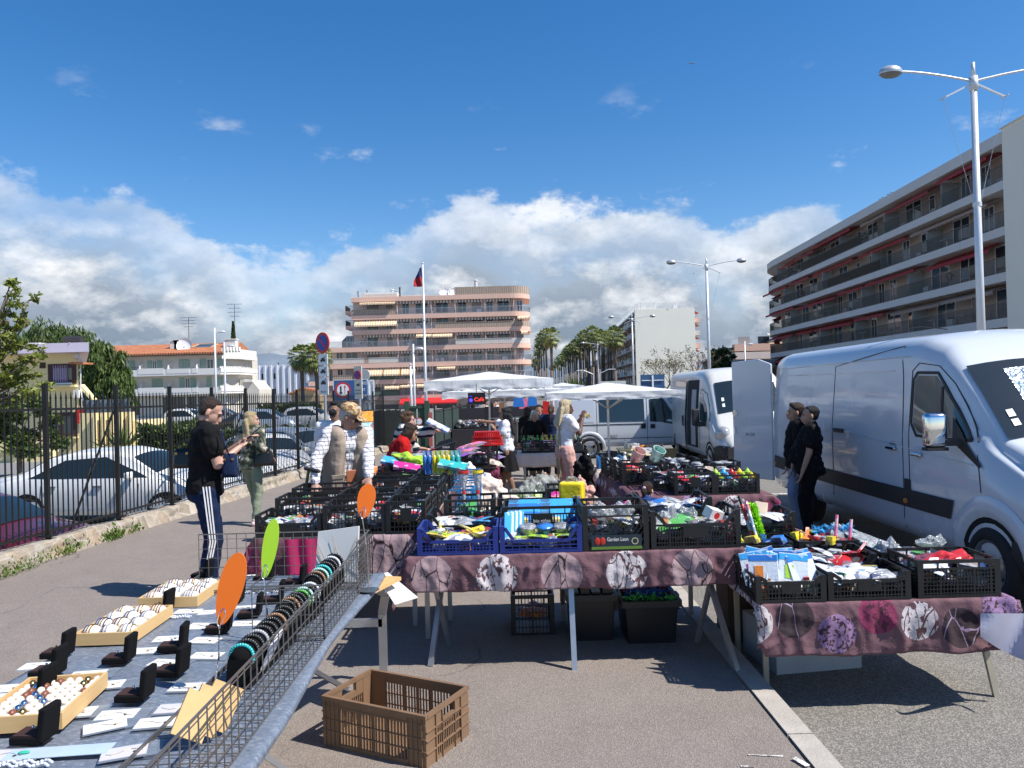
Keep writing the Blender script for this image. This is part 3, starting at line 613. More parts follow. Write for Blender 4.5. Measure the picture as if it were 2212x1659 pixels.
B=thing('apartment_building','tall apartment block with blank cream gable wall beyond the palm avenue','building',(Q0.x,YB,0),rad(-2.9))
GB=M('blank_gable',(.93,.88,.75),.85,var=.04,sc=.2,bmp=.1);zt=Q0.z
MB().b2(0,wd,0,1,-2,zt).build('gable_wall',GB,B);LB=62
MB().b2(1.2,wd-1.2,1.01,LB,-2,zt-.4).build('wall',PW,B)
s=MB();s.b2(.4,wd-.4,1.02,LB,zt-.35,zt+.1);s.build('roof',PAR,B);s=MB();railing(s,[(wd-.4,.4),(.6,.4),(.6,LB)],zt,1.3,1.2,.08);s.build('railing',WHT,B)
for x in (2,5,9.6):s=MB();s.box((x,4,zt+.9),(.9 if x>9 else .4,.6,1.9));s.build('chimney',PAR,B)
OAW=M('orange_awning',(.5,.13,.06),.8,var=.2)
for f in range(7):
 z=zt-3.-2.85*f
 if z<-1:break
 for y in range(3,LB,7):
  s=MB();s.b2(-.5,1.2,y,y+5.6,z-.2,z+(.95 if (y+f)%3 else .1));s.build('balcony',BND if R.random()<.6 else PINK,B)
 for y in range(4,LB,6):MB().b2(1.12,1.22,y,y+2.4,z+.1,z+2.2).build('window',GL,B)
 for y in range(3,LB,9):
  if R.random()<.6:MB().slab([(1.1,y,z+2.7),(1.1,y+4,z+2.7),(-.4,y+4,z+2.),(-.4,y,z+2.)],(0,0,.05)).build('awning',OAW,B)
 s=MB();s.b2(wd,wd+1.3,1.1,7,z-.2,z+.9);s.build('balcony',BND if f%2 else PINK,B);MB().slab([(wd,1.2,z+2.5),(wd+1.2,1.2,z+1.9),(wd+1.2,4.5,z+1.9),(wd,4.5,z+2.5)],(0,0,.05)).build('awning',OAW,B)
for j,(y0,hh,lb) in enumerate(((236,15.5,'brown balconied apartment block behind the palm avenue, next after the blank gable block'),(300,13.5,'farther low apartment block half hidden by the palm avenue'),(380,12,'farthest apartment block at the end of the palm avenue'))):
 X0=Q0.x+(y0-170)*.0505;B=thing('apartment_building',lb,'building',(X0,y0,0),rad(-2.9))
 MB().b2(1.2,14,0,58,-2,hh).build('wall',M('brown_wall',(.34,.26,.22),.9,var=.15,sc=.3),B)
 for f in range(6):
  z=hh-2.8-2.8*f
  if z<0:break
  for y in range(1,56,9):MB().b2(-.3,1.2,y,y+7,z-.2,z+.8).build('balcony',BND if j==2 else M('tan_balcony',(.45,.37,.3),.9),B)
  s=MB();s.b2(1.5,13,-.02,.01,z+.3,z+1.9);s.build('window_strip',GL,B)
YB=120.
def c7(x,y):p=at(1097.2+.2728*x,576+.2728*y,YB);return p.x,p.z
B=thing('apartment_building','small pink roofed apartment block behind the low grey hall','building',(0,YB,0))
(x0,z1),(x1,_),(xm,z0)=c7(1775,660),c7(2160,605),c7(2060,870)
MB().b2(x0,xm-1,0,8,-2,z1).b2(xm-1,x1,-.6,8,-2,c7(2060,606)[1]).build('wall',M('pink_cream_wall',(.55,.42,.34),.85),B)
MB().b2(x0-.5,xm-.9,-1,8,z1,z1+.35).build('roof',M('green_roof_edge',(.05,.09,.06),.7),B)
for r,(za,zb) in enumerate(((712,680),(775,745))):
 z=c7(0,za)[1];s=MB();s.b2(x0,xm,-1.4,0,z-.2,z+(.9));s.build('balcony',PINK if r==0 else PWALL,B)
 for k in range(4):MB().b2(x0+1+k*3.1,x0+2.8+k*3.1,-.05,.01,z+.1,z+2.1).build('window',GL if k%2 else SHUT,B)
 MB().slab([(x0+9,0,z+2.5),(xm,0,z+2.5),(xm,-1.3,z+2.1),(x0+9,-1.3,z+2.1)],(0,0,.05)).build('awning',AWN,B)
B=thing('low_hall','low grey flat roofed hall below the small pink block','building',(0,105,0))
def c8(x,y):p=at(1097.2+.2728*x,576+.2728*y,105);return p.x,p.z
MB().b2(c8(1680,0)[0],c8(2200,0)[0],0,10,-2,c8(0,850)[1]).build('wall',M('brown_hall_wall',(.32,.28,.24),.9),B)
MB().b2(c8(1675,0)[0],c8(2200,0)[0],-1,10,c8(0,850)[1],c8(0,792)[1]).build('roof',M('grey_fascia',(.45,.44,.43),.8),B)
s=MB();xc,zc2=c8(1850,762);s.slab([(xc-3.6,1,c8(0,790)[1]),(xc+3.6,1,c8(0,790)[1]),(xc,3,zc2)],(0,.3,0));s.slab([(xc-3.6,1,c8(0,790)[1]),(xc,3,zc2),(xc,7,zc2),(xc-3.6,8,c8(0,790)[1])],(0,0,.1));s.build('skylight_roof',mtile,B)
BARK=M('bark',(.16,.12,.09),.95,var=.35,sc=8,bmp=.6,bsc=20)
def limb(mb,p,q,r1,r2,k=3,wob=.06):
 a=V(p);L=(V(q)-a).length;pts=[a]
 for i in range(1,k+1):pts.append(V(p).lerp(V(q),i/k)+(V((jit(1),jit(1),jit(.5)))*L*wob if i<k else V()))
 for i in range(k):mb.tube(pts[i],pts[i+1],r1+(r2-r1)*i/k,r1+(r2-r1)*(i+1)/k,7)
def tree(name,label,loc,crowns,n,ls,mat,trunk_r=.2,droop=0,group=None,shell=.45,cat='tree'):
 B=thing(name,label,cat,loc,group=group);tr=MB();cr=MB()
 base=V((0,0,0));cz=sum(c[2] for c in crowns)/len(crowns);fork=V((sum(c[0] for c in crowns)/len(crowns)*.4,0,max(.4,min(c[2]-c[5] for c in crowns)*.8+.3)))
 limb(tr,base,fork,trunk_r,trunk_r*.7,3,.05)
 tot=sum(c[3]*c[4]+c[3]*c[5] for c in crowns)
 for cx,cy,c_z,rx,ry,rz in crowns:
  limb(tr,fork,(cx,cy,c_z-rz*.1),trunk_r*.5,trunk_r*.12,4)
  k=max(3,int(rx*rz*5));w=(rx*ry+rx*rz)/tot
  for _ in range(k):
   p=V((R.gauss(0,1),R.gauss(0,1),R.gauss(0,1))).normalized()*R.uniform(.45,.95);q=V((cx+p.x*rx,cy+p.y*ry,c_z+p.z*rz));rs=min(rx,rz)*R.uniform(.22,.45)
   clump(cr,q,(rs*1.2,rs*1.2,rs*(1.5 if droop else .9)),int(n*w/k),ls,shell,droop)
   tr.tube((cx,cy,c_z-rz*.1),q,trunk_r*.12,trunk_r*.04,4)
 tr.build('trunk',BARK,B,True);cr.build('crown',mat,B);return B
LG=leafmat('spring_leaves',(.09,.13,.02),(.26,.28,.05));LP=leafmat('pepper_leaves',(.045,.085,.02),(.12,.17,.045));LD=leafmat('evergreen_leaves',(.02,.045,.012),(.07,.11,.03));LH=leafmat('hedge_leaves',(.03,.06,.012),(.13,.18,.045),2)
def pt(px,py,d,ref):return at(px,py,d)-V(ref)
zl40=lotz(40)
base=V((at(20,860,20).x-2.5,20,lotz(20)));cs=[]
for px,py,r in ((22,612,.22),(38,628,.26),(52,645,.25),(30,665,.33),(12,655,.2),(5,690,.35),(26,705,.35),(48,690,.22),(15,740,.45),(42,745,.33),(62,760,.3),(2,775,.5),(52,790,.3),(72,775,.2),(18,800,.42),(66,808,.2),(8,838,.5),(40,845,.5),(64,852,.4),(-30,720,.7),(-50,640,.7),(-40,820,.8)):
 p=pt(px,py,20,base);cs.append((p.x,p.y+jit(.4),p.z,r,r,r*.95))
tree('street_tree','fresh light green leafy tree at the left edge in front of the yellow house',base,cs,5200,.13,LG,.13)
base=V((at(40,900,27).x,27,lotz(27)));cs=[]
for px,py,r in ((10,880,.8),(50,890,.8),(85,905,.6),(20,930,.9),(70,945,.8),(110,935,.3),(30,965,.5),(-40,900,1.2)):
 p=pt(px,py,27,base);cs.append((p.x,p.y+jit(.4),p.z,r,r,r))
tree('shrub','big dark green bushy shrub behind the railings at the left edge',base,cs,5200,.2,LH,.08,cat='shrub')
base=V((at(235,900,60).x,60,lotz(60)));cs=[]
for px,py,rx,rz in ((205,800,1.6,2.),(230,775,1.8,1.6),(248,800,1.3,1.5),(222,835,2.,2.),(250,840,1.5,1.8),(268,835,.9,1.4),(265,862,1.1,1.),(200,770,1.,1.2)):
 p=pt(px,py,60,base);cs.append((p.x,jit(1.),p.z,rx,rx,rz))
tree('pepper_tree','drooping dark green pepper tree between the yellow house and the tiled block',base,cs,11000,.5,LP,.35,1)
base=V((at(130,900,75).x,75,-1.2));cs=[]
for px,py,rx,rz in ((75,722,1.8,1.2),(95,712,2.,1.6),(112,706,1.8,1.5),(135,715,1.8,1.4),(150,708,1.6,1.4),(170,718,1.5,1.3),(190,722,1.2,1.),(60,730,2,1.2),(212,732,.8,.7),(130,745,4,2),(80,750,4,2)):
 p=pt(px,py+16,75,base);cs.append((p.x,jit(1.),p.z,rx,rx,rz))
tree('pepper_tree','feathery pepper tree rising behind the flat roof of the yellow house',base,cs,9000,.55,LP,.4,1)
def cypress(px,d,ytop,w,label):
 p=at(px,850,d);B=thing('cypress',label,'tree',(p.x,d,-1.3));h=at(px,ytop,d).z+1.3;c=MB()
 for i in range(2400):
  z=h*(R.random()**.8);r=w*min(1,(h-z)/h*2.2+.03)*R.uniform(.5,1)*(.8+.25*noise.noise(V((z,1,2))));a=R.uniform(0,6.28);leaf(c,(r*math.cos(a),r*math.sin(a),z),.55,d=V((math.cos(a)*.3,math.sin(a)*.3,1)).normalized(),asp=.35)
 c.build('crown',LD,B);MB().tube((0,0,0),(0,0,h*.8),.2,.05).build('trunk',BARK,B)
cypress(507,122,699,.75,'slim dark cypress at the right end of the tiled block')
base=V((at(1556,850,95).x,95,-1.3));cs=[]
for px,py,rx,rz in ((1540,785,1.2,1.2),(1556,770,1.4,1.2),(1572,775,1.1,1.2),(1550,795,1.8,1.3),(1570,795,1.4,1.2),(1560,812,2,1.2),(1585,806,.8,.8)):
 p=pt(px,py,95,base);cs.append((p.x,jit(1.),p.z,rx,rx,rz))
tree('pine_tree','rounded dark green tree left of the small pink block',base,cs,5000,.4,LD,.3)
PF=leafmat('palm_fronds',(.07,.10,.02),(.30,.33,.11),.8,.15);PS=leafmat('dry_palm_skirt',(.12,.08,.04),(.25,.18,.09),.8,.1)
PT=M('palm_trunk',(.14,.11,.09),.95,var=.3,sc=3,bmp=.5,bsc=12)
def palm_crown(nf,r):
 c=MB();s=MB()
 for i in range(nf):
  a=i*2.39996;e=rad(80)-rad(150)*(i/nf)**.85;L=r*R.uniform(.42,.55)
  d=V((math.cos(a)*math.cos(e),math.sin(a)*math.cos(e),math.sin(e)));q=d*L;tgt=c if i<nf*.86 else s;tgt.tube((0,0,0),q,r*.012,r*.008,4,False)
  side=d.cross(V((0,0,1)));side=side.normalized() if side.length>.05 else V((1,0,0));up=side.cross(d)
  for k in range(-5,6):
   f=k/5*rad(68);bd=(d*math.cos(f)+side*math.sin(f));bl=r*.5*(1-.25*abs(k)/5);m=q+bd*bl*.6+V((0,0,-.02*r));e2=q+bd*bl*.95+V((0,0,-bl*.38));w=bd.cross(up).normalized()*r*.035
   tgt.add([q,m-w,e2,m+w],[(0,1,2,3)])
 return c,s
PALM={}
def palm(px,pytop,wpx,label,dreal=None,cw=3.1,group='palms along the avenue',name='palm_tree',zb=-1.3):
 d=dreal or cw/wpx*F;p=at(px,pytop,d);r=wpx*d/F/2*(1.6 if wpx<45 else 1.25)
 key='near' if wpx>45 else 'far'
 B=thing(name,label,'palm',(p.x,d,zb),R.uniform(0,6),group=group);zc=p.z-zb-r*.7
 if key not in PALM:
  PALM[key]=[(lambda cs:(cs[0].mesh('crown',PF),cs[1].mesh('dry_skirt',PS)))(palm_crown(58 if key=='near' else 40,1.)) for _ in range(2)]
 cm,sm=R.choice(PALM[key]);o=ob('crown',cm,B,(0,0,zc));o.scale=(r,r,r);o=ob('dry_skirt',sm,B,(0,0,zc));o.scale=(r,)*3
 tr=MB();tr.tube((0,0,0),(0,0,zc*.5),r*.13,r*.1,10);tr.tube((0,0,zc*.5),(jit(.0),0,zc),r*.1,r*.12,10);tr.build('trunk',PT,B,True)
palm(651,744,62,'left one of the two fan palms beside the no parking post',85,group='pair of fan palms');palm(683,741,70,'right one of the two fan palms beside the no parking post',83,group='pair of fan palms')
AV=[(1010,300,150),(940,300,140),(720,370,120),(640,400,110),(575,455,100),(520,505,90),(790,330,140),(1040,350,130),(350,268,190),(290,275,150),(235,325,120),(210,380,110),(265,400,110),(195,470,95),(235,490,90),(175,575,80),(205,600,70),(155,640,70),(180,690,60),(1085,252,215),(905,285,170),(830,245,160),(745,290,150),(690,335,130),(680,440,120),(770,395,120),(620,405,125),(600,470,100),(650,500,110),(545,470,100),(560,540,95),(500,540,80),(700,510,100),(600,560,90),(470,570,95),(430,610,75),(500,620,80),(400,660,60),(450,690,60),(380,700,50),(345,705,40),(960,330,130),(860,420,110)]
for i,(cx,cy,cw) in enumerate(AV):palm(1124.6+.186*cx,658.3+.186*cy,cw*.186,'tall fan palm with bare trunk in the cluster left of the avenue gap' if 8<=i<19 else 'tall fan palm with bare trunk in the row before the balconied blocks',group='palms left of the avenue' if 8<=i<19 else 'palms before the balconied blocks')
def baretree(px,d,ytop,w,label,leaves=0):
 p=at(px,880,d);zb=-1.;h=at(px,ytop,d).z-zb;B=thing('bare_tree',label,'tree',(p.x,d,zb));mb=MB();lf=MB()
 def rec(a,dv,L,r,n):
  q=a+dv*L;mb.tube(a,q,r,r*.7,5,False)
  if n==0:
   if leaves and R.random()<leaves:clump(lf,q,(.3,.3,.25),10,.16)
   return
  for _ in range(3 if n>2 else 2):
   nd=(dv+V((jit(.8),jit(.6),jit(.45)+.1))).normalized();rec(q,nd,L*R.uniform(.62,.82),r*.62,n-1)
 rec(V((0,0,0)),V((jit(.1),0,1)),h*.36,.09,5);mb.build('trunk',BARK,B)
 if leaves:lf.build('crown',leafmat('dry_leaves',(.10,.09,.03),(.2,.17,.06)),B)
baretree(1425,60,775,1,'thin sparsely leaved tree left of the blue panel back, before the gable wall',.5);baretree(1500,58,762,1,'bare branched winter tree right of the blue panel back, before the gable wall',.08);baretree(1462,66,780,1,'small bare winter tree just behind the blue panel back',.15)
def hedge(label,x0,x1,y0,y1,zb,h,n,s=.14,name='hedge',mat=LH):
 B=thing(name,label,'hedge',((x0+x1)/2,(y0+y1)/2,zb));mb=MB();w,d=(x1-x0)/2,(y1-y0)/2
 for _ in range(n):
  f=R.random();x=R.uniform(-w,w);y=R.uniform(-d,d);z=R.uniform(.05,h)
  if f<.45:y=-d+abs(R.gauss(0,.12))
  elif f<.75:z=h-abs(R.gauss(0,.1))
  elif f<.9:x=R.choice((-w,w))+jit(.1)
  k=1+.12*noise.noise(V((x*1.5,y,z*1.5+x0)));leaf(mb,(x*k,y*k,z*k),s*R.uniform(.7,1.4),asp=.6)
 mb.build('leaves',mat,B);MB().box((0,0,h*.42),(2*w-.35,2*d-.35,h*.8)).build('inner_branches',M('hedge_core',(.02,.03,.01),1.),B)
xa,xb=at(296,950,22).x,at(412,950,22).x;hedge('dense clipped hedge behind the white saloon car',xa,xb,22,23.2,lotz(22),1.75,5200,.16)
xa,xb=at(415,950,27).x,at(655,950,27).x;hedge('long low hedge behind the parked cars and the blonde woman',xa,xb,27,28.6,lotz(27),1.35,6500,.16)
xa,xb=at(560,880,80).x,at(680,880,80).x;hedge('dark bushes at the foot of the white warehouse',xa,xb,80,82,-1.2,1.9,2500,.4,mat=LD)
def spiky(px,py,d,r,label):
 p=at(px,py,d);B=MB()
 for i in range(70):a=R.uniform(0,6.28);e=R.uniform(.3,1.5);dv=V((math.cos(a)*math.cos(e),math.sin(a)*math.cos(e),math.sin(e)));leaf(B,(0,0,0),r*R.uniform(.6,1),d=dv,asp=.1)
 tag(B.build('spiky_plant',LH,loc=(p.x,d,p.z)),label,'plant')
spiky(262,985,36.2,1.7,'spiky yucca plant in the right hand planter');spiky(42,985,36.2,1.4,'spiky plant in the long planter at the left edge')
spiky(1245,862,100,3.6,'low spiky palm plant beyond the far lamp posts')
WD=leafmat('weed_leaves',(.05,.10,.015),(.16,.24,.04),8)
for i,(px,py,n,s,lb) in enumerate(((155,1195,60,.09,'small leafy weed by the wall foot under the railings, nearest one'),(248,1165,90,.1,'leafy weed tuft by the wall foot behind the tracksuit man'),(290,1150,60,.08,'leafy weed at the wall base near the second railing post'),(508,1060,260,.09,'broad tuft of weeds at the wall base left of the camouflage jacket woman'),(625,1038,300,.09,'long grassy weeds at the wall base right of the camouflage jacket woman'),(700,1022,120,.1,'tall weed at the wall base behind the beige vest man'),(20,1245,260,.06,'mossy weeds along the wall base at the left edge'))):
 p=on(px,py,0);mb=MB();w=.5 if n>200 else .12;s*=.62
 for _ in range(n*2):leaf(mb,(jit(.08),R.gauss(0,w),abs(R.gauss(0,.06))),s*R.uniform(.6,1.4),d=V((jit(.8),jit(.8),1)).normalized(),asp=.4)
 tag(mb.build('weeds',WD,loc=p),lb,'weeds')
stn=bpy.data.materials.new('rubble_stone');t=nt(stn);co=obco(t);vo=node(t,'ShaderNodeTexVoronoi',i_Scale=3.6,feature='DISTANCE_TO_EDGE');lk(t,co,vo.inputs['Vector']);v2=node(t,'ShaderNodeTexVoronoi',i_Scale=3.6);lk(t,co,v2.inputs['Vector'])
sc_=t.nodes.new('ShaderNodeSeparateColor');lk(t,v2.outputs['Color'],sc_.inputs[0]);n1=tnoise(t,co,9,6,.65)
c=ramp(t,sc_.outputs[0],[(0,(.24,.20,.15)),(.5,(.34,.29,.23)),(.85,(.30,.22,.15)),(1,(.40,.35,.29))]);c=mixc(t,ramp(t,vo.outputs['Distance'],[(.02,(1,1,1)),(.07,(0,0,0))]),c,(.36,.33,.28));c=mixc(t,1.,c,math_(t,'MULTIPLY_ADD',n1,1.1,.45),'MULTIPLY')
princ(t,c,.9,normal=bump(t,math_(t,'ADD',math_(t,'MULTIPLY',vo.outputs['Distance'],3),n1),.8,.03))
def fy(y):return FX(y)
mb=MB();n=90
def wallfn(u,v):
 y=4+31*u;k=noise.noise(V((y*1.7,v*3,0)))*.05
 prof=[(.2,-.02),(.15,.07),(.12,.15),(.06,.19),(-.12,.20),(-.15,.17),(-.17,-.9)];f=v*6;i=min(5,int(f));f-=i;x=prof[i][0]+(prof[i+1][0]-prof[i][0])*f;z=prof[i][1]+(prof[i+1][1]-prof[i][1])*f
 return V((fy(y)+x+(k if v<.6 else 0),y,gz(y)+z+k*.6*(v>.2)))
mb.grid(wallfn,260,18);tag(mb.build('stone_wall',stn,smooth=False),'low rubble stone wall carrying the black iron railings','wall')
B=thing('railing_fence','long black iron railings with spear tips and diagonal stays on the low stone wall','fence',(fy(9.4),9.4,0));IR=M('black_iron',(.018,.018,.017),.45,.3,var=.3,sc=4)
def fp(y,h):return V((fy(y)-fy(9.4),y-9.4,gz(y)+h))
ys=[4.9+1.5*k for k in range(0,16)]
for k,y in enumerate(ys):
 s=MB();s.beam(fp(y,.2),fp(y,2.12),.05,.05);s.box(fp(y,.25),(.16,.14,.02));s.build('post',IR,B)
 if k+1<len(ys):
  s=MB();y2=ys[k+1];s.beam(fp(y,1.8),fp(y2,1.8),.015,.03);s.beam(fp(y,.3),fp(y2,.3),.015,.03)
  for j in range(1,15):
   yy=y+1.5*j/15;s.beam(fp(yy,.25),fp(yy,1.93),.014,.014);s.add([fp(yy,1.93)+V(q) for q in ((-.01,-.01,0),(.01,-.01,0),(.01,.01,0),(-.01,.01,0),(0,0,.11))],[(0,1,4),(1,2,4),(2,3,4),(3,0,4)])
  s.build('railing_panel',IR,B)
 if k%3==1:s=MB();s.beam(fp(y+.02,1.75)-V((.05,0,0)),fp(y-.15,.0)-V((.75,0,.3)),.05,.02);s.build('stay',IR,B)
def Xc3(c):return 603.5+.2728*c
def Yc3(c):return 548.6+.2728*c
DG=M('dark_green_slats',(.03,.035,.03),.7,var=.35,sc=3)
d=27.5;a=at(Xc3(665),900,d);b=at(Xc3(965),900,d);B=thing('slat_fence','dark slatted garden fence with jagged tops behind the old man in the cap','fence',(a.x,d,gz(d)))
s=MB();w=b.x-a.x;n=44
for i in range(n):s.b2(w*i/n,w*(i+.8)/n,-.02,.02,0,1.45+jit(.05))
s.build('slats',DG,B);s=MB();s.beam((0,.03,.4),(w,.03,.4),.05);s.beam((0,.03,1.25),(w,.03,1.25),.05);s.build('rails',DG,B)
d=26;a=at(Xc3(1012),900,d);b=at(Xc3(1170),900,d);GG=M('green_gate_paint',(.045,.085,.05),.6,var=.25,sc=3);B=thing('gate','dark green double gate with two small round signs and a notice','gate',(a.x,d,gz(d)));w=b.x-a.x
for k in (0,1):s=MB();s.b2(w*.5*k+.02,w*.5*(k+1)-.02,-.02,.02,.1,1.55);s.b2(w*.5*k+.02,w*.5*(k+1)-.02,-.05,.05,1.5,1.58).b2(w*.5*k+.02,w*.5*(k+1)-.02,-.05,.05,.1,.2).b2(w*.5*k+.02,w*.5*(k+1)-.02,-.05,.05,.7,.76);s.build('gate_leaf',GG,B)
for x in (0,w):MB().b2(x-.08,x+.08,-.08,.08,0,1.75).build('gate_post',GG,B)
RS=M('sign_red',(.55,.03,.03),.5,var=.1);BS=M('sign_blue',(.02,.06,.35),.45,var=.1);WS=M('sign_white',(.78,.78,.78),.5,var=.05);BK=M('sign_black',(.02,.02,.02),.5,var=.1);SB=M('sign_back_grey',(.38,.39,.4),.5,.4)
def disc(mb,c,r,y,n=24,sx=1.):mb.add([(c[0]+r*sx*math.cos(6.2832*i/n),y,c[1]+r*math.sin(6.2832*i/n)) for i in range(n)],[tuple(range(n))])
for x in (w*.36,w*.6):
 q=MB();q.lathe((x,-.03,1.05),[(0,-.012),(.13,-.012),(.13,.0)],20,'Y');o=q.build('round_sign',RS,B);q=MB();disc(q,(x,1.05),.1,-.046,20);q.build('sign_face',WS,o)
MB().b2(w*.55,w*.7,-.045,-.035,.55,.78).build('notice',WS,B)
d0,d1=23.5,27;a=at(939,900,23.5);b=at(1010,900,27);B=thing('mesh_fence','metal fence hung with dark green sheeting left of the neon sign','fence',(a.x,a.y,gz(24)))
u=b-a;u.z=0;s=MB();TG=M('green_sheeting',(.03,.05,.045),.7,var=.3,sc=2);s.slab([(0,0,.45),(u.x,u.y,.55),(u.x,u.y,1.5),(0,0,1.42)],(0,.02,0));s.build('sheeting',TG,B)
for k in range(5):s=MB();p=u*k/4;s.beam((p.x,p.y-.04,0),(p.x,p.y-.04,1.6),.05);s.build('post',DKM,B)
s=MB();s.beam((0,-.04,1.45),(u.x,u.y-.04,1.53),.04);s.beam((0,-.04,.3),(u.x,u.y-.04,.35),.04);s.build('rail',DKM,B)
MB().b2(-.18,-.08,-.1,0,.35,1.4).build('red_strip_sign',M('faded_red_sign',(.4,.1,.09),.6),B)
p=at(793,962,16);B=thing('poster_stand','upright poster panel with blue, orange and yellow adverts beside the old man','sign',(p.x,p.y,gz(16)-.1),rad(52));hh=at(793,876,16).z-gz(16)
MB().b2(-.17,.2,0,.05,.1,hh).build('frame',DKM,B)
for z0,z1,cc,nm in ((.86,1.,(.75,.28,.04),'poster'),(.45,.85,(.30,.48,.55),'poster'),(.1,.44,(.62,.60,.12),'poster')):
 z0=.12+(hh-.14)*z0;z1=.12+(hh-.14)*z1
 m=bpy.data.materials.new('poster_print');t=nt(m);co=obco(t);princ(t,ramp(t,tnoise(t,co,9,3),[(.35,cc),(.5,tuple(min(1,x*1.6) for x in cc)),(.62,(.5,.2,.1)),(.7,(.15,.2,.3))]),.5);MB().b2(-.15,.18,-.01,.0,z0,z1).build(nm,m,B)
WP=M('lamp_white',(.62,.64,.67),.4,.2,var=.08)
def noparking(par,c,r,y,sx=1.):
 q=MB();q.lathe((c[0],y,c[1]),[(0,-.012),(r,-.012),(r,.012),(0,.012)],28,'Y');o=q.build('round_sign',RS,par);q=MB();disc(q,c,r*.74,y-.016);q.build('sign_face',BS,o)
 q=MB();k=r*.74;q.slab([(c[0]+k*math.cos(a_),y-.018,c[1]+k*math.sin(a_)) for a_ in (rad(128),rad(142),rad(308),rad(322))],(0,-.002,0));q.build('bar',RS,o);return o
def tow(par,c,s,y):
 q=MB();q.b2(c[0]-s*.5,c[0]+s*.5,y-.003,y,c[1]-s*.28,c[1]-s*.02);q.b2(c[0]-s*.28,c[0]+s*.25,y-.003,y,c[1]-s*.02,c[1]+s*.18)
 q.slab([(c[0]+s*.2,y,c[1]+s*.1),(c[0]+s*.5,y,c[1]+s*.4),(c[0]+s*.56,y,c[1]+s*.34),(c[0]+s*.26,y,c[1]+s*.04)],(0,-.003,0));disc(q,(c[0]-s*.28,c[1]-s*.3),s*.11,y-.004,12);disc(q,(c[0]+s*.28,c[1]-s*.3),s*.11,y-.004,12);q.build('tow_symbol',BK,par)
d=19.5;p=at(702,905,d);pt_=at(698,722,d);B=thing('no_parking_sign','grey post with round no parking sign above three small white panels','sign',(p.x,d,gz(d)),rad(-38));top=pt_.z-gz(d)
MB().tube((0,.03,0),(-.02,.03,top+.04),.035,.035,10).build('post',M('sign_post_grey',(.4,.41,.42),.4,.5),B)
noparking(B,(-.02,top-.22),.27,0);zz=top-.51
for h,kd in ((.28,0),(.26,1),(.44,2)):
 q=MB();q.box((-.01,-.003,zz-h/2),(.36,.014,h));o=q.build('panel',WS,B);tow(o,(-.01,zz-h*.45+(.08 if kd==2 else 0)),.2,-.012)
 if kd==2:text('Marché',.075,BK,o,(-.01,-.012,zz-h+.07))
 zz-=h+.025
d=17.5;p=at(775,890,d);B=thing('no_parking_sign','tall cream panel with no parking disc and market text beside the blue priority sign','sign',(p.x,d,gz(d)),rad(-30));z1=at(773,791,d).z-gz(d);z0=at(773,862,d).z-gz(d)
MB().tube((0,.05,0),(0,.05,z1),.03,.03,10).build('post',M('sign_post_grey'),B);MB().b2(-.11,.11,0,.02,z0,z1).build('panel',M('sign_cream',(.66,.62,.52),.5,var=.06),B)
noparking(B,(0,z1-.2),.1,-.012);_o=tow(B,(0,z1-.42),.1,-.002)
for k,s_ in enumerate(('Les Jours','de Marché')):text(s_,.05,BK,B,(0,-.003,z1-.55-k*.075))
d=30;p0=at(720.5,822,d);p1=at(793,858,d);B=thing('priority_sign','blue priority road sign with red ringed two arrow disc','sign',((p0.x+p1.x)/2,d,gz(d)));z1=p0.z-gz(d);z0=at(720,866,d).z-gz(d);w=(p1.x-p0.x)/2
BB=M('sign_board_blue',(.035,.10,.26),.5,var=.12);MB().b2(-w,w,0,.04,z0,z1).build('board',BB,B)
for x in (-w*.6,w*.8):MB().b2(x-.03,x+.03,.04,.1,0,z1).build('post',GREYM,B)
MB().b2(-w-.01,w+.01,-.004,.044,z1,z1+.02).b2(-w-.02,-w,-.004,.044,z0,z1).build('edging',WS,B)
cx=-w+.36;cz_=(z0+z1)/2+.02
for r,m,y_,nm in ((.31,RS,-.004,'sign_ring'),(.235,WS,-.008,'sign_face')):q=MB();disc(q,(cx,cz_),r,y_);q.build(nm,m,B)
for x,sg,m in ((cx-.08,-1,BK),(cx+.08,1,RS)):
 q=MB();wd=.03 if sg<0 else .012;q.b2(x-wd,x+wd,-.012,-.009,cz_-.15,cz_+.15);q.slab([(x-wd*2-.02,-.01,cz_+sg*.09),(x,-.01,cz_+sg*.19),(x+wd*2+.02,-.01,cz_+sg*.09)],(0,-.003,0));q.build('arrow',m,B)
for k,s_ in enumerate(('PRIORITÉ','AUX','VÉHICULES')):text(s_,.17,WS,B,(cx+.95 if k!=1 else cx+.75,-.006,z1-.14-k*.25)).scale=(.72,1,1)
d=33;p=at(787,810,d);B=thing('round_sign','grey back of a round road sign above the blue priority sign','sign',(p.x,d,gz(d)));zc_=p.z-gz(d);q=MB();q.lathe((0,0,zc_),[(0,-.02),(.24,-.02),(.24,.01)],26,'Y');q.build('disc',SB,B);q=MB();q.lathe((0,0,zc_),[(.235,-.022),(.25,-.022),(.25,.012)],26,'Y');q.build('rim',WS,B);MB().beam((0,.03,0),(0,.03,zc_),.05).build('post',GREYM,B)
d=40;p0=at(784,822,d);p1=at(808,861,d);B=thing('glazed_frame','white framed glazed panel standing behind the blue priority sign','frame',(p0.x,d,gz(d)));w=p1.x-p0.x;z1=p0.z-gz(d);q=MB()
for a_,b_ in (((0,0,.2),(0,0,z1)),((w,0,.2),(w,0,z1)),((0,0,z1),(w,0,z1)),((0,0,.3),(w,0,.3)),((w*.55,0,.3),(w*.55,0,z1)),((0,0,z1*.6),(w,0,z1*.6))):q.beam(a_,b_,.06)
q.build('frame',WS,B);MB().b2(.02,w,.02,.03,.3,z1).build('pane',M('pale_glass',(.55,.6,.65),.2),B)
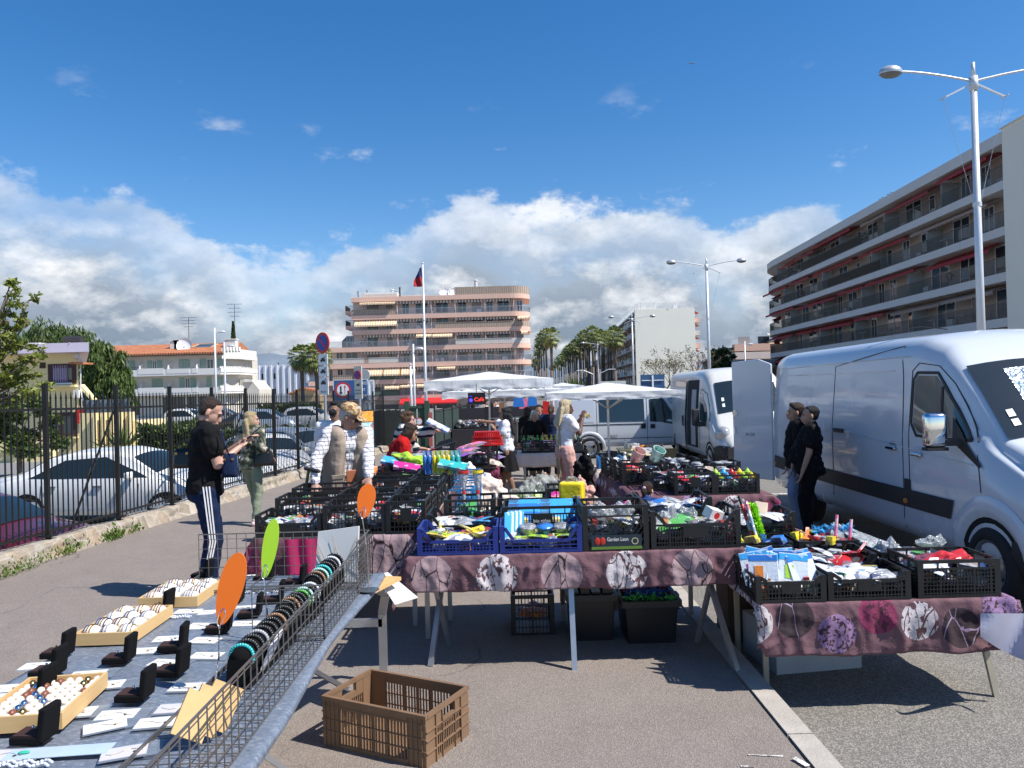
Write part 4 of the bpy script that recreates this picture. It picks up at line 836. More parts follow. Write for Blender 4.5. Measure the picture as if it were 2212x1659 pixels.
d=46;p=at(1410,840,d);B=thing('blue_panel','square blue sign back on a white post above the low canopy','sign',(p.x,d,gz(d)));z1=at(1410,809,d).z-gz(d);z0=at(1410,842,d).z-gz(d)
MB().b2(-.72,.72,0,.05,z0-.3,z1).build('board',M('panel_blue',(.03,.09,.2),.5),B);q=MB();q.beam((0,-.05,0),(0,-.05,z1-.05),.1);q.beam((-.65,-.04,z1-.35),(.65,-.04,z1-.35),.05);q.build('post',WS,B)
d=44;p0=at(1297,824,d);p1=at(1352,842,d);B=thing('billboard','low wide white panel with a dark heading behind the right canopy','sign',(p0.x,d,gz(d)));z1=p0.z-gz(d);w=1.5;MB().b2(0,p1.x-p0.x,0,.1,z1-.8,z1).build('board',M('pale_board',(.55,.56,.52),.6),B);MB().b2((p1.x-p0.x)*.4,(p1.x-p0.x)*.62,-.01,0,z1-.22,z1-.12).build('heading',BK,B);MB().b2((p1.x-p0.x)*.66,(p1.x-p0.x)*.92,-.01,0,z1-.5,z1-.3).build('blue_field',BS,B)
for x in (.3,p1.x-p0.x-.3):MB().beam((x,.12,0),(x,.12,z1),.1).build('post',GREYM,B)
HG=M('lamp_head_grey',(.5,.52,.54),.35,.4,var=.15);HL=M('lamp_glass',(.16,.16,.15),.25,var=.2)
def street_lamp(px,py,arm_px,label):
 d=F*2.2/arm_px;p=at(px,py,d);B=thing('street_lamp',label,'street lamp',(p.x,d,gz(d)-.12),group='white double armed street lamps');h=p.z-gz(d)+.12
 q=MB();q.tube((0,0,0),(0,0,h),.13,.085,14);q.tube((0,0,h-.22),(0,0,h+.2),.12,.12,14);q.tube((0,0,h+.2),(0,0,h+.62),.06,.05,10);q.build('pole',WP,B,True)
 for sg in (-1,1):
  pts=[V((sg*(.1+2.1*k/6),0,h+.08+.34*math.sin(k/6*1.35))) for k in range(7)];q=MB();q.path(pts,.035,8);q.build('arm',WP,B,True)
  hd=MB();hd.ell(pts[-1]+V((sg*.26,0,-.02)),(.34,.24,.2),18,10,z0=-.25);hdo=hd.build('lamp_head',HG,B,True);q=MB();q.ell(pts[-1]+V((sg*.26,0,-.06)),(.32,.22,.12),16,6,z0=-1,z1=-.1);q.build('lamp_glass',HL,hdo,True)
  q=MB();e=V((sg*.92,0,h-.42));q.beam((sg*.08,0,h-.02),e,.05);q.beam(e-V((0,.18,0)),e+V((0,.18,0)),.03);q.build('strut',WP,B)
  q=MB();q.path([e+V((0,0,-.03)),V((sg*.09,0,h-3.6))],.007,4);q.build('cable',GREYM,B)
 q=MB();q.tube((0,0,h-3.68),(0,0,h-3.55),.12,.12,12);q.build('collar',WP,B)
street_lamp(2103,180,160,'nearest tall white double armed street lamp above the big white van');street_lamp(1526,577,68,'second street lamp, standing over the van with the open sliding door');street_lamp(1365,691,40,'third street lamp, at the left edge of the blank gable wall');street_lamp(1291,745,28.5,'fourth street lamp with a small box on top, before the palm row')
d=127;p=at(1289,722,d);MB
def simple_light(px,ytop,d,label,head=True,sg=1,hx=.7):
 p=at(px,860,d);h=at(px,ytop,d).z+1.3;B=thing('lamp_post',label,'lamp post',(p.x,d,-1.3));tx=at(px,ytop,d).x-p.x;q=MB();q.tube((0,0,0),(0,0,h),.09,.06,10);q.build('pole',WP,B,True)
 if head:q=MB();q.beam((0,0,h-.45),(sg*hx*.5,0,h-.3),.05);q.build('arm',WP,B);q=MB();q.ell((sg*hx*.75,0,h-.3),(.28,.16,.09));q.build('lamp_head',WP,B)
simple_light(467,708,55,'slim white lamp post before the tiled block, left of its neighbour');simple_light(487,739,60,'short white lamp post before the tiled block, right of its taller neighbour')
simple_light(1612,737,70,'thin white lamp post before the small pink block');simple_light(895.5,743,48,'white lamp post with small heads between the flagpoles',hx=.5)
for px,py,lb,sg in ((1268,800,'low curved street light left of the fourth lamp',1),(1308,798,'low curved street light right of the fourth lamp',-1)):
 d=75;p=at(px,py,d);B=thing('lamp_post',lb,'lamp post',(p.x+sg*.6,d,-1.));q=MB();q.tube((0,0,0),(0,0,p.z+.6),.06,.04);q.path([(0,0,p.z+.6),(-sg*.9 if sg>0 else .9,0,p.z+1.),((-sg if sg>0 else 1)*1.6*(1 if sg>0 else 1),0,p.z+1.)],.04);q.build('pole',WP,B)
def flagpole(px0,ytop,px1,d,label):
 p=at(px1,870,d);t_=at(px0,ytop,d);B=thing('flagpole',label,'flagpole',(p.x,d,gz(d)));h=t_.z-gz(d);q=MB();q.tube((0,0,0),(t_.x-p.x,0,h),.085,.045,10);q.build('pole',WP,B,True);q=MB();q.ell((t_.x-p.x,0,h+.05),(.07,.07,.06));q.build('finial',WP,B);return B,V((t_.x,d,t_.z))
_,ft=flagpole(913,571,920,40,'tall white flagpole flying the blue and red flag');flagpole(916,693,920.5,38,'white flagpole standing close beside the taller one with the flag');flagpole(886.5,790,889,38,'shortest bare white pole left of the flagpoles')
FB=M('flag_blue',(.02,.03,.14),.8,var=.1);FRd=M('flag_red',(.38,.015,.02),.8,var=.1)
B=thing('flag','limp blue and red flag at the top of the tall flagpole','flag',ft+V((-.05,0,-.12)))
def flagfn(v0,v1):
 def f(u,v):
  v=v0+(v1-v0)*v;L=.12+.32*min(1,v*1.4);return V((-u*L-.02+v*.02,.07*math.sin(u*7+v*5),-1.05*v-u*.12*(1-v)))
 return f
MB().grid(flagfn(0,.5),10,10).build('blue_band',FB,B,True);MB().grid(flagfn(.5,1),10,10).build('red_band',FRd,B,True)
for px,py in ((1495,137),(1442,669)):
 p=at(px,py,60);q=MB();w=.35 if py<300 else .12;q.slab([(-w,0,.12*w),(0,-.05,0),(0,.12,0)],(0,0,.01)).slab([(w,0,.12*w),(0,.12,0),(0,-.05,0)],(0,0,.01));q.ell((0,.02,0),(.04,.16,.04));tag(q.build('bird',M('bird_grey',(.3,.3,.3),.8),loc=p),'tiny gull gliding high in the open blue sky' if py<300 else 'tiny bird flying in front of the low clouds','bird')
p=at(284,1000,24);q=MB();B=thing('traffic_cone','small red and white traffic cone in the car park beyond the white saloon','cone',(p.x,24,lotz(24)))
q.lathe((0,0,0),[(.14,.03),(.03,.55)],14);q.box((0,0,.015),(.38,.38,.03));q.build('cone',RS,B);q=MB();q.lathe((0,0,0),[(.105,.2),(.08,.33)],14);q.build('band',WS,B)
def paint(name,col=(.7,.7,.7),rough=.28,metal=0.,coat=.6):
 m=M(name,col,rough,metal,.05,1.5,coat=coat);return m
TYRE=M('tyre_rubber',(.018,.018,.018),.85);RIM=M('wheel_silver',(.33,.34,.35),.35,.8);CARG=M('car_glass',(.012,.02,.022),.04,spec=1.,var=.1);BPL=M('black_plastic',(.022,.022,.024),.6);CHR=M('chrome',(.75,.75,.76),.06,1.,var=.02)
SEAM=M('panel_gap',(.03,.035,.04),.7);LAMPG=M('headlamp_glass',(.45,.46,.45),.12,.3,spec=.9);AMB=M('amber_lens',(.6,.18,.01),.3);WELL=M('wheel_well',(.008,.008,.009),.95)
class Body:
 def __init__(s,st,belt):
  s.st=st;s.belt=belt
 def at(s,y):
  st=s.st
  if y<=st[0][0]:return st[0]
  for a,b in zip(st,st[1:]):
   if a[0]<=y<=b[0]:
    k=(y-a[0])/(b[0]-a[0]);return tuple(p+(q-p)*k for p,q in zip(a,b))
  return st[-1]
 def sx(s,y,z):
  _,zb,zt,W,wt,rc,cr=s.at(y);bl=min(s.belt,zt-rc-.02)
  if z<zb+.15:return W-.05*(zb+.15-z)/.15
  if z<=bl:return W
  zr=zt-rc
  if z<=zr:return W*(1+(wt-1)*(z-bl)/max(.01,zr-bl))
  a=min(1,(z-zr)/rc);return W*wt-rc*(1-math.sqrt(max(0,1-a*a)))
 def loop(s,y):
  _,zb,zt,W,wt,rc,cr=s.at(y);bl=min(s.belt,zt-rc-.02);pts=[(0,zb),(W*.8,zb)]
  for z in (zb+.02,zb+.15,(zb+.15+bl)/2,bl):pts.append((s.sx(y,z),z))
  zr=zt-rc
  for k in (.5,1):pts.append((s.sx(y,bl+(zr-bl)*k),bl+(zr-bl)*k))
  for a in (25,50,70,90):pts.append((W*wt-rc*(1-math.cos(rad(a))),zr+rc*math.sin(rad(a))))
  xe=W*wt-rc
  for k in (.7,.35,0):pts.append((xe*k,zt+cr*(1-k*k)))
  return pts
 def mesh(s,name,mat,par,nsub=3):
  ys=[]
  for a,b in zip(s.st,s.st[1:]):
   n=max(1,int((b[0]-a[0])/.25));ys+=[a[0]+(b[0]-a[0])*i/n for i in range(n)]
  ys.append(s.st[-1][0]);vs=[]
  for y in ys:
   h=s.loop(y);vs+=[(x,y,z) for x,z in h]+[(-x,y,z) for x,z in h[-2:0:-1]]
  n=len(vs)//len(ys);mb=MB()
  fs=[(j*n+i,j*n+(i+1)%n,(j+1)*n+(i+1)%n,(j+1)*n+i) for j in range(len(ys)-1) for i in range(n)]+[tuple(range(n)),tuple(range(len(ys)*n-1,(len(ys)-1)*n-1,-1))]
  mb.add(vs,fs);o=mb.build(name,mat,par,True);return o
 def side(s,lo,hi,mat,name,par,sg=-1,off=.004,n=3,m=6):
  mb=MB()
  def P(pl,u):
   k=u*(len(pl)-1);i=min(len(pl)-2,int(k));k-=i;return V((pl[i][0]+(pl[i+1][0]-pl[i][0])*k,pl[i][1]+(pl[i+1][1]-pl[i][1])*k))
  def fn(u,v):
   a=P(lo,u);b=P(hi,u);q=a.lerp(b,v);return V((sg*(s.sx(q.x,q.y)+off),q.x,q.y))
  mb.grid(fn,m*(len(lo)-1),n);return mb.build(name,mat,par,True)
 def line(s,mb,pts,w=.012,sg=-1,off=.003):
  P=[]
  for a,b in zip(pts,pts[1:]):
   n=max(1,int(math.hypot(b[0]-a[0],b[1]-a[1])/.12));P+=[(a[0]+(b[0]-a[0])*i/n,a[1]+(b[1]-a[1])*i/n) for i in range(n)]
  P.append(pts[-1])
  for a,b in zip(P,P[1:]):mb.beam((sg*(s.sx(*a)+off-.004),*a),(sg*(s.sx(*b)+off-.004),*b),w,.012,(1,0,0)) if False else mb.beam((sg*(s.sx(*a)+off-.004),*a),(sg*(s.sx(*b)+off-.004),*b),.012,w,(0,0,1) if abs(a[0]-b[0])>abs(a[1]-b[1]) else (0,1,0))
 def top(s,y0,y1,t0,t1,mat,name,par,off=.01,n=8):
  def fn(u,v):
   y=y0+(y1-y0)*v;_,zb,zt,W,wt,rc,cr=s.at(y);t=t0+(t1-t0)*u;xe=W*wt-rc*.55
   y2=y+.05;zt2=s.at(y2)[2];nn=V((0,-(zt2-zt),.05)).normalized()
   return V((t*xe,y,zt+cr*(1-t*t)))+nn*off
  return MB().grid(fn,n,n).build(name,mat,par,True)
def wheel(par,x,y,r,w=.22,sg=-1,cover=True,holes=10):
 q=MB();q.lathe((x-sg*w/2,y,r),[(r*.62,-sg*w/2*0),(r*.66,sg*w*.5),(r*.93,sg*w*.52),(r,sg*w*.38),(r,-sg*w*.4),(r*.6,-sg*w*.45)],32,'X')
 o=q.build('wheel',TYRE,par,True)
 q=MB();q.lathe((x-sg*w/2,y,r),[(0,sg*w*.30),(r*.28,sg*w*.34),(r*.36,sg*w*.22),(r*.56,sg*w*.34),(r*.62,sg*w*.5),(r*.665,sg*w*.51)],32,'X');q.k=1
 for k in range(holes):
  a=6.2832*k/holes;q.lathe((x-sg*w/2+sg*w*.31,y+r*.49*math.cos(a),r+r*.49*math.sin(a)),[(0,sg*.008),(r*.055,sg*.008)],8,'X')
 q.build('rim',[RIM,WELL],o,True);return o
def arch(mb,bd,y,r,R_,sg=-1,off=.006):
 n=18;vs=[(sg*(bd.sx(y,r)+off),y,r)]
 for k in range(n+1):
  a=math.pi*1.16*k/n-.08*math.pi;yy=y+R_*math.cos(a);zz=r+R_*math.sin(a);vs.append((sg*(bd.sx(yy,zz)+off),yy,zz))
 mb.add(vs,[(0,i,i+1) for i in range(1,n+1)])
def flare(bd,y,r,R0,R1,mat,par,sg=-1,name='wheel_arch'):
 mb=MB()
 def fn(u,v):
  a=math.pi*(1.08*u-.04);q=R0+(R1-R0)*v;yy=y+q*math.cos(a);zz=r+q*math.sin(a);return V((sg*(bd.sx(yy,max(zz,.2))+.005+.03*math.sin(math.pi*min(1,v*1.0))**.7*(1-v*.3)),yy,zz))
 mb.grid(fn,24,5);mb.build(name,mat,par,True)
VW=paint('van_white_paint',(.60,.63,.67),.25)
wz=gz(7)-.17;A=at(2129,1189,6.85)
HS=6.85;L0=5.75
st=[(-.02,.42,2.38,.90,.92,.20,.02),(.06,.36,2.46,.965,.92,.24,.03),(.4,.34,2.49,.99,.925,.26,.04),(3.6,.34,2.51,.995,.925,.26,.04),(4.45,.34,2.49,.995,.92,.25,.05),(4.85,.34,2.38,.99,.91,.22,.06),(5.10,.34,2.16,.985,.90,.15,.07),(5.35,.34,1.90,.98,.88,.12,.08),(5.62,.34,1.61,.98,.88,.10,.09),(5.78,.34,1.46,.98,.90,.10,.08),(6.1,.32,1.37,.965,.92,.14,.06),(6.4,.32,1.24,.93,.93,.16,.05),(6.6,.34,1.05,.86,.94,.16,.04),(6.68,.4,.8,.78,.95,.12,.03)]
bd=Body(st,1.42)
FWY=5.72
B=thing('delivery_van','big white panel van parked close at the right with open rear doors and silver mirror','van',(A.x+1.03,6.85+FWY,wz-.0),rad(180))
SG=1
BO=bd.mesh('body',VW,B)
for k,(a,b) in enumerate(((.06,2.35),(2.35,4.15))):pass
for p_,a_ in (([(2.42,.42),(2.42,2.22)],(.006,SG,)),([(2.42,2.22),(4.1,2.40)],(.006,SG,)),([(4.25,.42),(4.25,1.5),(4.2,2.05),(4.12,2.40)],(.009,SG,)),([(4.38,.9),(4.38,2.12),(4.5,2.2),(4.85,2.16),(5.1,1.98),(5.55,1.45),(5.6,.98)],(.009,SG,)),([(5.3,.42),(5.3,.66)],(.008,SG,)),):
 q=MB();bd.line(q,p_,*a_);q.build('door_seam',SEAM,BO)
PS_=paint('van_panel_pressing',(.50,.54,.60),.32)
for p_,a_ in (([(.25,2.13),(4.0,2.13)],(.014,SG,.005,)),([(.22,1.40),(.2,2.05),(.3,2.13)],(.012,SG,.004,)),([(.3,2.24),(4.3,2.28)],(.010,SG,.004,)),([(.2,1.36),(3.,1.38),(5.5,1.22)],(.012,SG,.004,)),):
 q=MB();bd.line(q,p_,*a_);q.build('side_crease',PS_,BO)
bd.side([(.1,.66),(3,.66),(5.12,.66)],[(.1,.85),(3,.85),(5.18,.85)],BPL,'rub_strip',B,SG,.012)
bd.side([(4.46,1.56),(4.55,1.47),(4.95,1.46),(5.42,1.46)],[(4.44,2.0),(4.5,2.07),(4.82,2.06),(5.38,1.53)],CARG,'door_window',B,SG,.006)
q=MB();bd.line(q,[(4.42,1.56),(4.41,2.02),(4.48,2.10),(4.84,2.09),(5.46,1.45),(4.95,1.43),(4.53,1.44),(4.42,1.56)],.03,SG,.007);bd.line(q,[(4.98,1.46),(4.93,1.95)],.035,SG,.008);q.build('window_rubber',BPL,B)
bd.side([(5.2,1.42),(5.62,1.2)],[(5.15,1.66),(5.64,1.23)],BPL,'mirror_base_panel',B,SG,.02)
MIR=MB();mx,my,mz=1.20,5.26,1.54
MIR.box((mx,my,mz),(.21,.12,.33));MIRO=MIR.build('mirror',CHR,B);smooth_edge(MIRO,.045,4)
for p_ in MIRO.data.polygons:p_.use_smooth=True
MB().beam((.97,5.32,1.42),(1.16,5.27,1.42),.07,.06).box((mx,my,mz-.18),(.2,.11,.03)).build('mirror_arm',BPL,MIRO)
for y_,z_ in ((4.03,1.27),(4.56,1.24)):
 q=MB();q.box((bd.sx(y_,z_)+.03,y_,z_),(.03,.2,.035));o=q.build('door_handle',CHR,B);smooth_edge(o,.012,2)
 q=MB();n_=16;q.add([(bd.sx(y_,z_)+.006,y_+.07*math.cos(6.28*i/n_),z_+.02+.06*math.sin(6.28*i/n_)) for i in range(n_)],[tuple(range(n_))]);q.build('handle_recess',PS_,o)
q=MB();q.box((bd.sx(2.4,1.4)+.006,2.62,1.39),(.02,.30,.05));q.build('slide_rail_catch',BPL,B)
q=MB();q.box((bd.sx(4.3,.9)+.008,4.34,.90),(.012,.11,.12));q.build('fuel_flap',BPL,B)
for y_ in (.15,4.3):q=MB();q.ell((bd.sx(y_,.62)+.015,y_,.72),(.012,.045,.03));q.build('side_marker',AMB,B)
bd.top(5.12,5.77,-1.,1.,CARG,'windscreen',B,.012)
SUNS=bpy.data.materials.new('foil_sunshade');t=nt(SUNS);co=obco(t);vo=node(t,'ShaderNodeTexVoronoi',i_Scale=30);lk(t,co,vo.inputs['Vector']);princ(t,(.62,.72,.74),.3,.75,normal=bump(t,math_(t,'ADD',vo.outputs['Distance'],tnoise(t,co,5)),.8,.02));
bd.top(5.2,5.7,-.62,.62,SUNS,'sunshade',B,.016)
for k in range(2):bd.top(5.62-k*.08,5.68-k*.08,.80,.88,M('sticker_white',(.7,.75,.72),.5),'sticker',B,.02,2)
q=MB();q.path([V((.5,4.3,2.56)),V((.62,4.0,2.62)),V((.72,3.2,2.60))],.006,4);q.build('roof_aerial',BPL,B)
q=MB();arch(q,bd,FWY,.345,.43,SG);q.build('wheel_well',WELL,B);flare(bd,FWY,.345,.43,.62,VW,B,SG)
q=MB();arch(q,bd,1.35,.345,.41,SG);q.build('wheel_well',WELL,B)
for sg in (-1,1):
 wheel(B,sg*(1.0),FWY,.345,.22,sg);wheel(B,sg*(1.0),1.35,.345,.22,sg)
bd.side([(6.0,.32),(6.3,.32),(6.55,.36)],[(6.02,.62),(6.3,.66),(6.6,.66)],BPL,'bumper',B,SG,.02)
q=MB();q.ell((.80,6.36,.98),(.15,.2,.17));q.build('headlight',LAMPG,B,True);q=MB();q.ell((-.80,6.36,.98),(.15,.2,.17));q.build('headlight',LAMPG,B,True)
q=MB();q.box((.35,5.95,1.475),(.25,.2,.02),.3);q.build('bonnet_vent',BPL,B)
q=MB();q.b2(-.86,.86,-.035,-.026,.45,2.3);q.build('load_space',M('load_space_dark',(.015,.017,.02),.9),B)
for sg in (1,-1):
 o=ob('rear_door',None,B);o.location=(sg*.93,-.02,0);o.rotation_euler[2]=sg*rad(120);dm=MB()
 x1_=-sg*.86;dm.slab([(0,0,.42),(x1_,0,.42),(x1_,0,2.40),(x1_*.3,0,2.43),(0,0,2.34)],(0,-.05,0)) if True else 0
 me=dm.mesh('rear_door',VW);o2=ob('rear_door',me,B,o.location);o2.rotation_euler=o.rotation_euler;bpy.data.objects.remove(o);smooth_edge(o2,.02,2)
 q=MB();q.box((x1_*.12,.0,.8),(.08,.02,.1)).box((x1_*.05,.0,1.9),(.1,.04,.06)).box((x1_*.05,.0,.75),(.1,.04,.06));q.build('hinge',CHR,o2)
 if sg>0:
  q=MB();q.box((x1_*.93,-.06,1.22),(.02,.03,.12));q.build('door_handle',CHR,o2)
  e=text('35 CDI',.07,BPL,o2,(x1_*.55,-.052,1.16),(rad(90),0,0));q=MB();q.lathe((x1_*.93,-.056,1.52),[(.0,-.004),(.055,-.004),(.055,.003)],20,'Y');q.build('round_badge',CHR,o2)
def van(name_label,loc,rz,st,belt,wheels,side_sg,r=.33,group=None,mat=None):
 b=Body(st,belt);B=thing('delivery_van',name_label,'van',loc,rz);bo=b.mesh('body',mat or VW,B)
 for wy in wheels:
  q=MB();arch(q,b,wy,r,r+.08,side_sg);q.build('wheel_well',WELL,B)
  for sg in (-1,1):wheel(B,sg*(b.at(wy)[3]+.0),wy,r,.21,sg)
 return b,B,bo
A2=at(1537,985,18.6)
st2=[(0,.4,2.44,.93,.92,.2,.02),(.08,.34,2.50,.98,.92,.24,.03),(3.3,.32,2.52,1.0,.92,.26,.04),(4.0,.32,2.50,1.0,.92,.26,.05),(4.3,.32,2.38,1.0,.90,.24,.06),(4.45,.32,2.16,.99,.88,.2,.07),(4.95,.32,1.46,.99,.9,.14,.08),(5.2,.32,1.18,.98,.93,.15,.07),(5.5,.3,1.05,.95,.95,.2,.06),(5.72,.32,.88,.88,.95,.2,.05),(5.8,.36,.7,.8,.95,.15,.03)]
bq,B2,bo2=van('white high roofed van behind with its side door slid open and round headlamps',(A2.x+.95,18.6+4.85,gz(18)-.16),rad(180),st2,1.2,[4.85,1.1],1)
G2=paint('champagne_white_paint',(.62,.61,.58),.3);bo2.data.materials[0]=G2
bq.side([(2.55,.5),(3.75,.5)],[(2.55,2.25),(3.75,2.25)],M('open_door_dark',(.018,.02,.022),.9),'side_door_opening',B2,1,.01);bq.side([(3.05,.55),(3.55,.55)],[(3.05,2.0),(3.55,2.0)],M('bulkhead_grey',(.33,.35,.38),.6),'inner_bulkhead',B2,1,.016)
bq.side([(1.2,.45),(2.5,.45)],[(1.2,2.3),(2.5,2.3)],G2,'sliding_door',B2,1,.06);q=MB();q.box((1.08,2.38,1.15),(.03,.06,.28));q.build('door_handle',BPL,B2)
bq.side([(3.98,1.22),(4.2,1.2),(4.62,1.2)],[(3.98,1.85),(4.1,1.92),(4.5,1.5)],CARG,'door_window',B2,1,.008)
for p_,a_ in (([(3.9,.4),(3.9,1.9),(4.05,2.02),(4.4,1.9),(4.85,1.25),(4.85,.75)],(.014,1,)),):
 q=MB();bq.line(q,p_,*a_);q.build('door_seam',SEAM,bo2)
bq.top(4.46,5.0,-.97,.97,CARG,'windscreen',B2,.012)
for k in range(2):bq.top(4.84-k*.1,4.9-k*.1,.74,.82,M('sticker_white'),'sticker',B2,.02,2)
o=MB().box((1.22,4.45,1.32),(.18,.14,.42)).build('mirror',BPL,B2);smooth_edge(o,.04,3);MB().box((1.08,4.5,1.15),(.2,.1,.12)).build('mirror_arm',BPL,o)
for sg in (-1,1):q=MB();q.ell((sg*.80,5.38,.92),(.19,.28,.2),rot=Matrix.Rotation(rad(25),3,'X'));q.build('headlight',LAMPG,B2,True)
bq.side([(5.2,.3),(5.6,.32),(5.78,.38)],[(5.25,.62),(5.6,.7),(5.79,.68)],BPL,'bumper',B2,1,.03);MB().b2(-.82,.82,5.72,5.84,.34,.66).build('bumper',BPL,B2)
q=MB();
for k in range(3):q.b2(-.45,.45,5.76,5.80,.70+k*.05,.72+k*.05)
q.build('grille',BPL,B2)
A3=at(1250,968,23)
st3=[(0,.42,1.99,.9,.9,.12,.02),(.06,.36,2.05,.96,.9,.16,.03),(2.9,.34,2.07,.98,.9,.18,.04),(3.3,.34,2.03,.98,.88,.16,.05),(3.5,.34,1.86,.97,.86,.14,.06),(4.05,.34,1.3,.97,.9,.1,.06),(4.35,.34,1.08,.96,.93,.12,.05),(4.7,.34,.98,.92,.95,.15,.05),(4.9,.36,.8,.84,.95,.15,.03),(4.95,.4,.66,.76,.95,.12,.02)]
p0_=at(1196,900,23)
b3,B3,bo3=van('long white side-on van with dark middle window standing behind the right canopy',(p0_.x,23+.9,gz(24)-.12),rad(-90),st3,1.1,[1.05,4.2],1,.33)
b3.side([(.25,1.1),(1.22,1.1)],[(.25,1.76),(1.22,1.76)],paint('van_panel_pressing'),'rear_side_panel',B3,1,.008)
b3.side([(1.36,1.1),(2.72,1.1)],[(1.36,1.77),(2.72,1.77)],CARG,'side_window',B3,1,.008);b3.side([(2.88,1.08),(3.2,1.06),(3.5,1.0),(3.8,.98)],[(2.88,1.75),(3.05,1.77),(3.3,1.77),(3.74,1.1)],CARG,'door_window',B3,1,.008)
b3.top(3.52,4.06,-.97,.97,CARG,'windscreen',B3,.012)
for p_,a_ in (([(1.29,.4),(1.29,1.92)],(.014,1,)),([(2.8,.4),(2.8,1.92),(3.4,1.88),(3.9,1.06),(3.9,.8)],(.014,1,)),([(.1,1.02),(2.75,1.02)],(.03,1,.006,)),([(.1,.6),(3.9,.6)],(.02,1,)),):
 q=MB();b3.line(q,p_,*a_);q.build('door_seam',SEAM,bo3)
for y_ in (2.68,2.96):MB().box((.985,y_,.94),(.02,.14,.13)).build('door_handle',BPL,B3)
text('KRISY',.12,SEAM,B3,(.99,1.75,.66),(rad(90),0,rad(90)))
flare(b3,1.05,.33,.4,.5,VW,B3,1)
def car(label,loc,rz,mat,hatch=False,group=None,detail=True,sc=1.,suv=False):
 k=1.12 if suv else 1.
 if hatch:st=[(0,.35,.9,.70,.95,.15,.03),(.1,.28,1.05*k,.82,.93,.15,.04),(.45,.25,1.38*k,.86,.80,.12,.05),(1.0,.24,1.46*k,.88,.78,.12,.05),(2.1,.24,1.45*k,.88,.78,.12,.05),(2.5,.24,1.34*k,.88,.79,.1,.06),(3.15,.24,.98*k,.88,.9,.08,.06),(3.7,.24,.88*k,.86,.93,.12,.05),(4.0,.26,.72,.78,.95,.12,.03),(4.06,.3,.6,.7,.95,.1,.02)]
 else:st=[(0,.38,.84,.66,.95,.12,.03),(.08,.3,.93,.80,.95,.1,.04),(.55,.24,1.0,.87,.93,.1,.04),(.75,.24,1.03,.88,.92,.08,.05),(1.3,.24,1.33,.89,.80,.08,.05),(1.75,.24,1.42,.89,.76,.1,.05),(2.5,.24,1.43,.89,.76,.1,.05),(2.85,.24,1.35,.89,.77,.08,.06),(3.45,.24,1.0,.89,.9,.06,.06),(4.0,.24,.9,.87,.93,.12,.05),(4.4,.25,.76,.80,.95,.12,.04),(4.52,.3,.6,.68,.95,.1,.02)]
 b=Body(st,.93*k if hatch else .92);B=thing('parked_car',label,'car',loc,rz,group);B.scale=(sc,)*3;bo=b.mesh('body',mat,B)
 wy=(.75,3.35) if hatch else (.95,3.65)
 for sg in (1,-1):
  if hatch:b.side([(.5,.95*k),(1.3,.94*k),(2.2,.94*k),(3.0,.94*k)],[(.55,1.22*k),(1.2,1.37*k),(2.1,1.37*k),(2.85,1.0*k)],CARG,'side_window',B,sg,.006)
  else:b.side([(.95,.96),(1.6,.95),(2.4,.95),(3.3,.95)],[(1.05,1.0),(1.6,1.28),(2.4,1.33),(3.15,1.02)],CARG,'side_window',B,sg,.006)
  q=MB()
  for w_ in wy:arch(q,b,w_,.31,.37,sg)
  q.build('wheel_well',WELL,B)
  for w_ in wy:wheel(B,sg*b.at(w_)[3],w_,.31,.2,sg,holes=5)
  if detail:
   q=MB();b.line(q,[(2.15,.35),(2.15,1.3)],.02,sg,.008);b.line(q,[(1.2,.45),(1.25,.95)],.01,sg);b.line(q,[(3.1,.4),(3.15,.95)],.01,sg);q.build('door_seams',SEAM,bo)
   for y_ in (1.45,2.35):q=MB();q.box((sg*(b.sx(y_,.8)+.02),y_,.8),(.03,.16,.03));q.build('door_handle',RIM,B)
   o=MB().box((sg*1.0,3.02 if not hatch else 2.7,1.0),(.2,.12,.14)).build('mirror',mat,B);smooth_edge(o,.04,2)
  q=MB();q.ell((sg*.62,(4.0 if hatch else 4.38)-.06,.66),(.16,.12,.08));q.build('headlight',LAMPG,B,True)
 ya,yb=(2.55,3.12) if hatch else (2.92,3.42);b.top(ya,yb,-.98,.98,CARG,'windscreen',B,.01)
 ya,yb=(.12,.42) if hatch else (.78,1.28);b.top(ya,yb,-.95,.95,CARG,'rear_window',B,.01)
 return B
CW_=paint('car_white_paint',(.74,.75,.74),.25);CRD=paint('car_dark_red_paint',(.085,.008,.012),.22);CSB=paint('car_silver_blue_paint',(.42,.47,.53),.25,.4);CDK=paint('car_dark_paint',(.03,.035,.045),.22);CGR=paint('car_grey_paint',(.25,.26,.28),.28,.3)
p=at(20,1065,12.6);car('white saloon car parked side-on behind the railings at the left',(-10.05,15.3,lotz(15)),rad(-94),CW_)
p=at(-60,1130,7.7);car('dark red car with big windscreen nosing in behind the nearest railings',(-10.45,11.7,-1.0),rad(-97),CRD,True)
p=at(640,1000,16);car('white car nosing towards the railings beside the blonde woman',(-8.3,23.2,lotz(21)),rad(-146),CW_)
car('silver blue hatchback behind the white car near the blonde woman',(-9.4,28,lotz(27)),rad(-120),CSB,True)
rows=[(400,62,CW_,1),(430,64,CDK,0),(465,61,CGR,1),(560,50,CSB,1),(520,54,CDK,0),(660,56,CW_,1)]
nm={id(CW_):'white',id(CDK):'dark',id(CGR):'grey',id(CSB):'silver blue'}
for px,d,m,h in rows:car('small distant %s car parked beyond the hedge before the far buildings'%nm[id(m)],(at(px,890,d).x-1.5,d,lotz(d)+.35),rad(-90+jit(12)),m,bool(h),'distant %s cars beyond the hedge'%nm[id(m)],False,suv=bool(h))
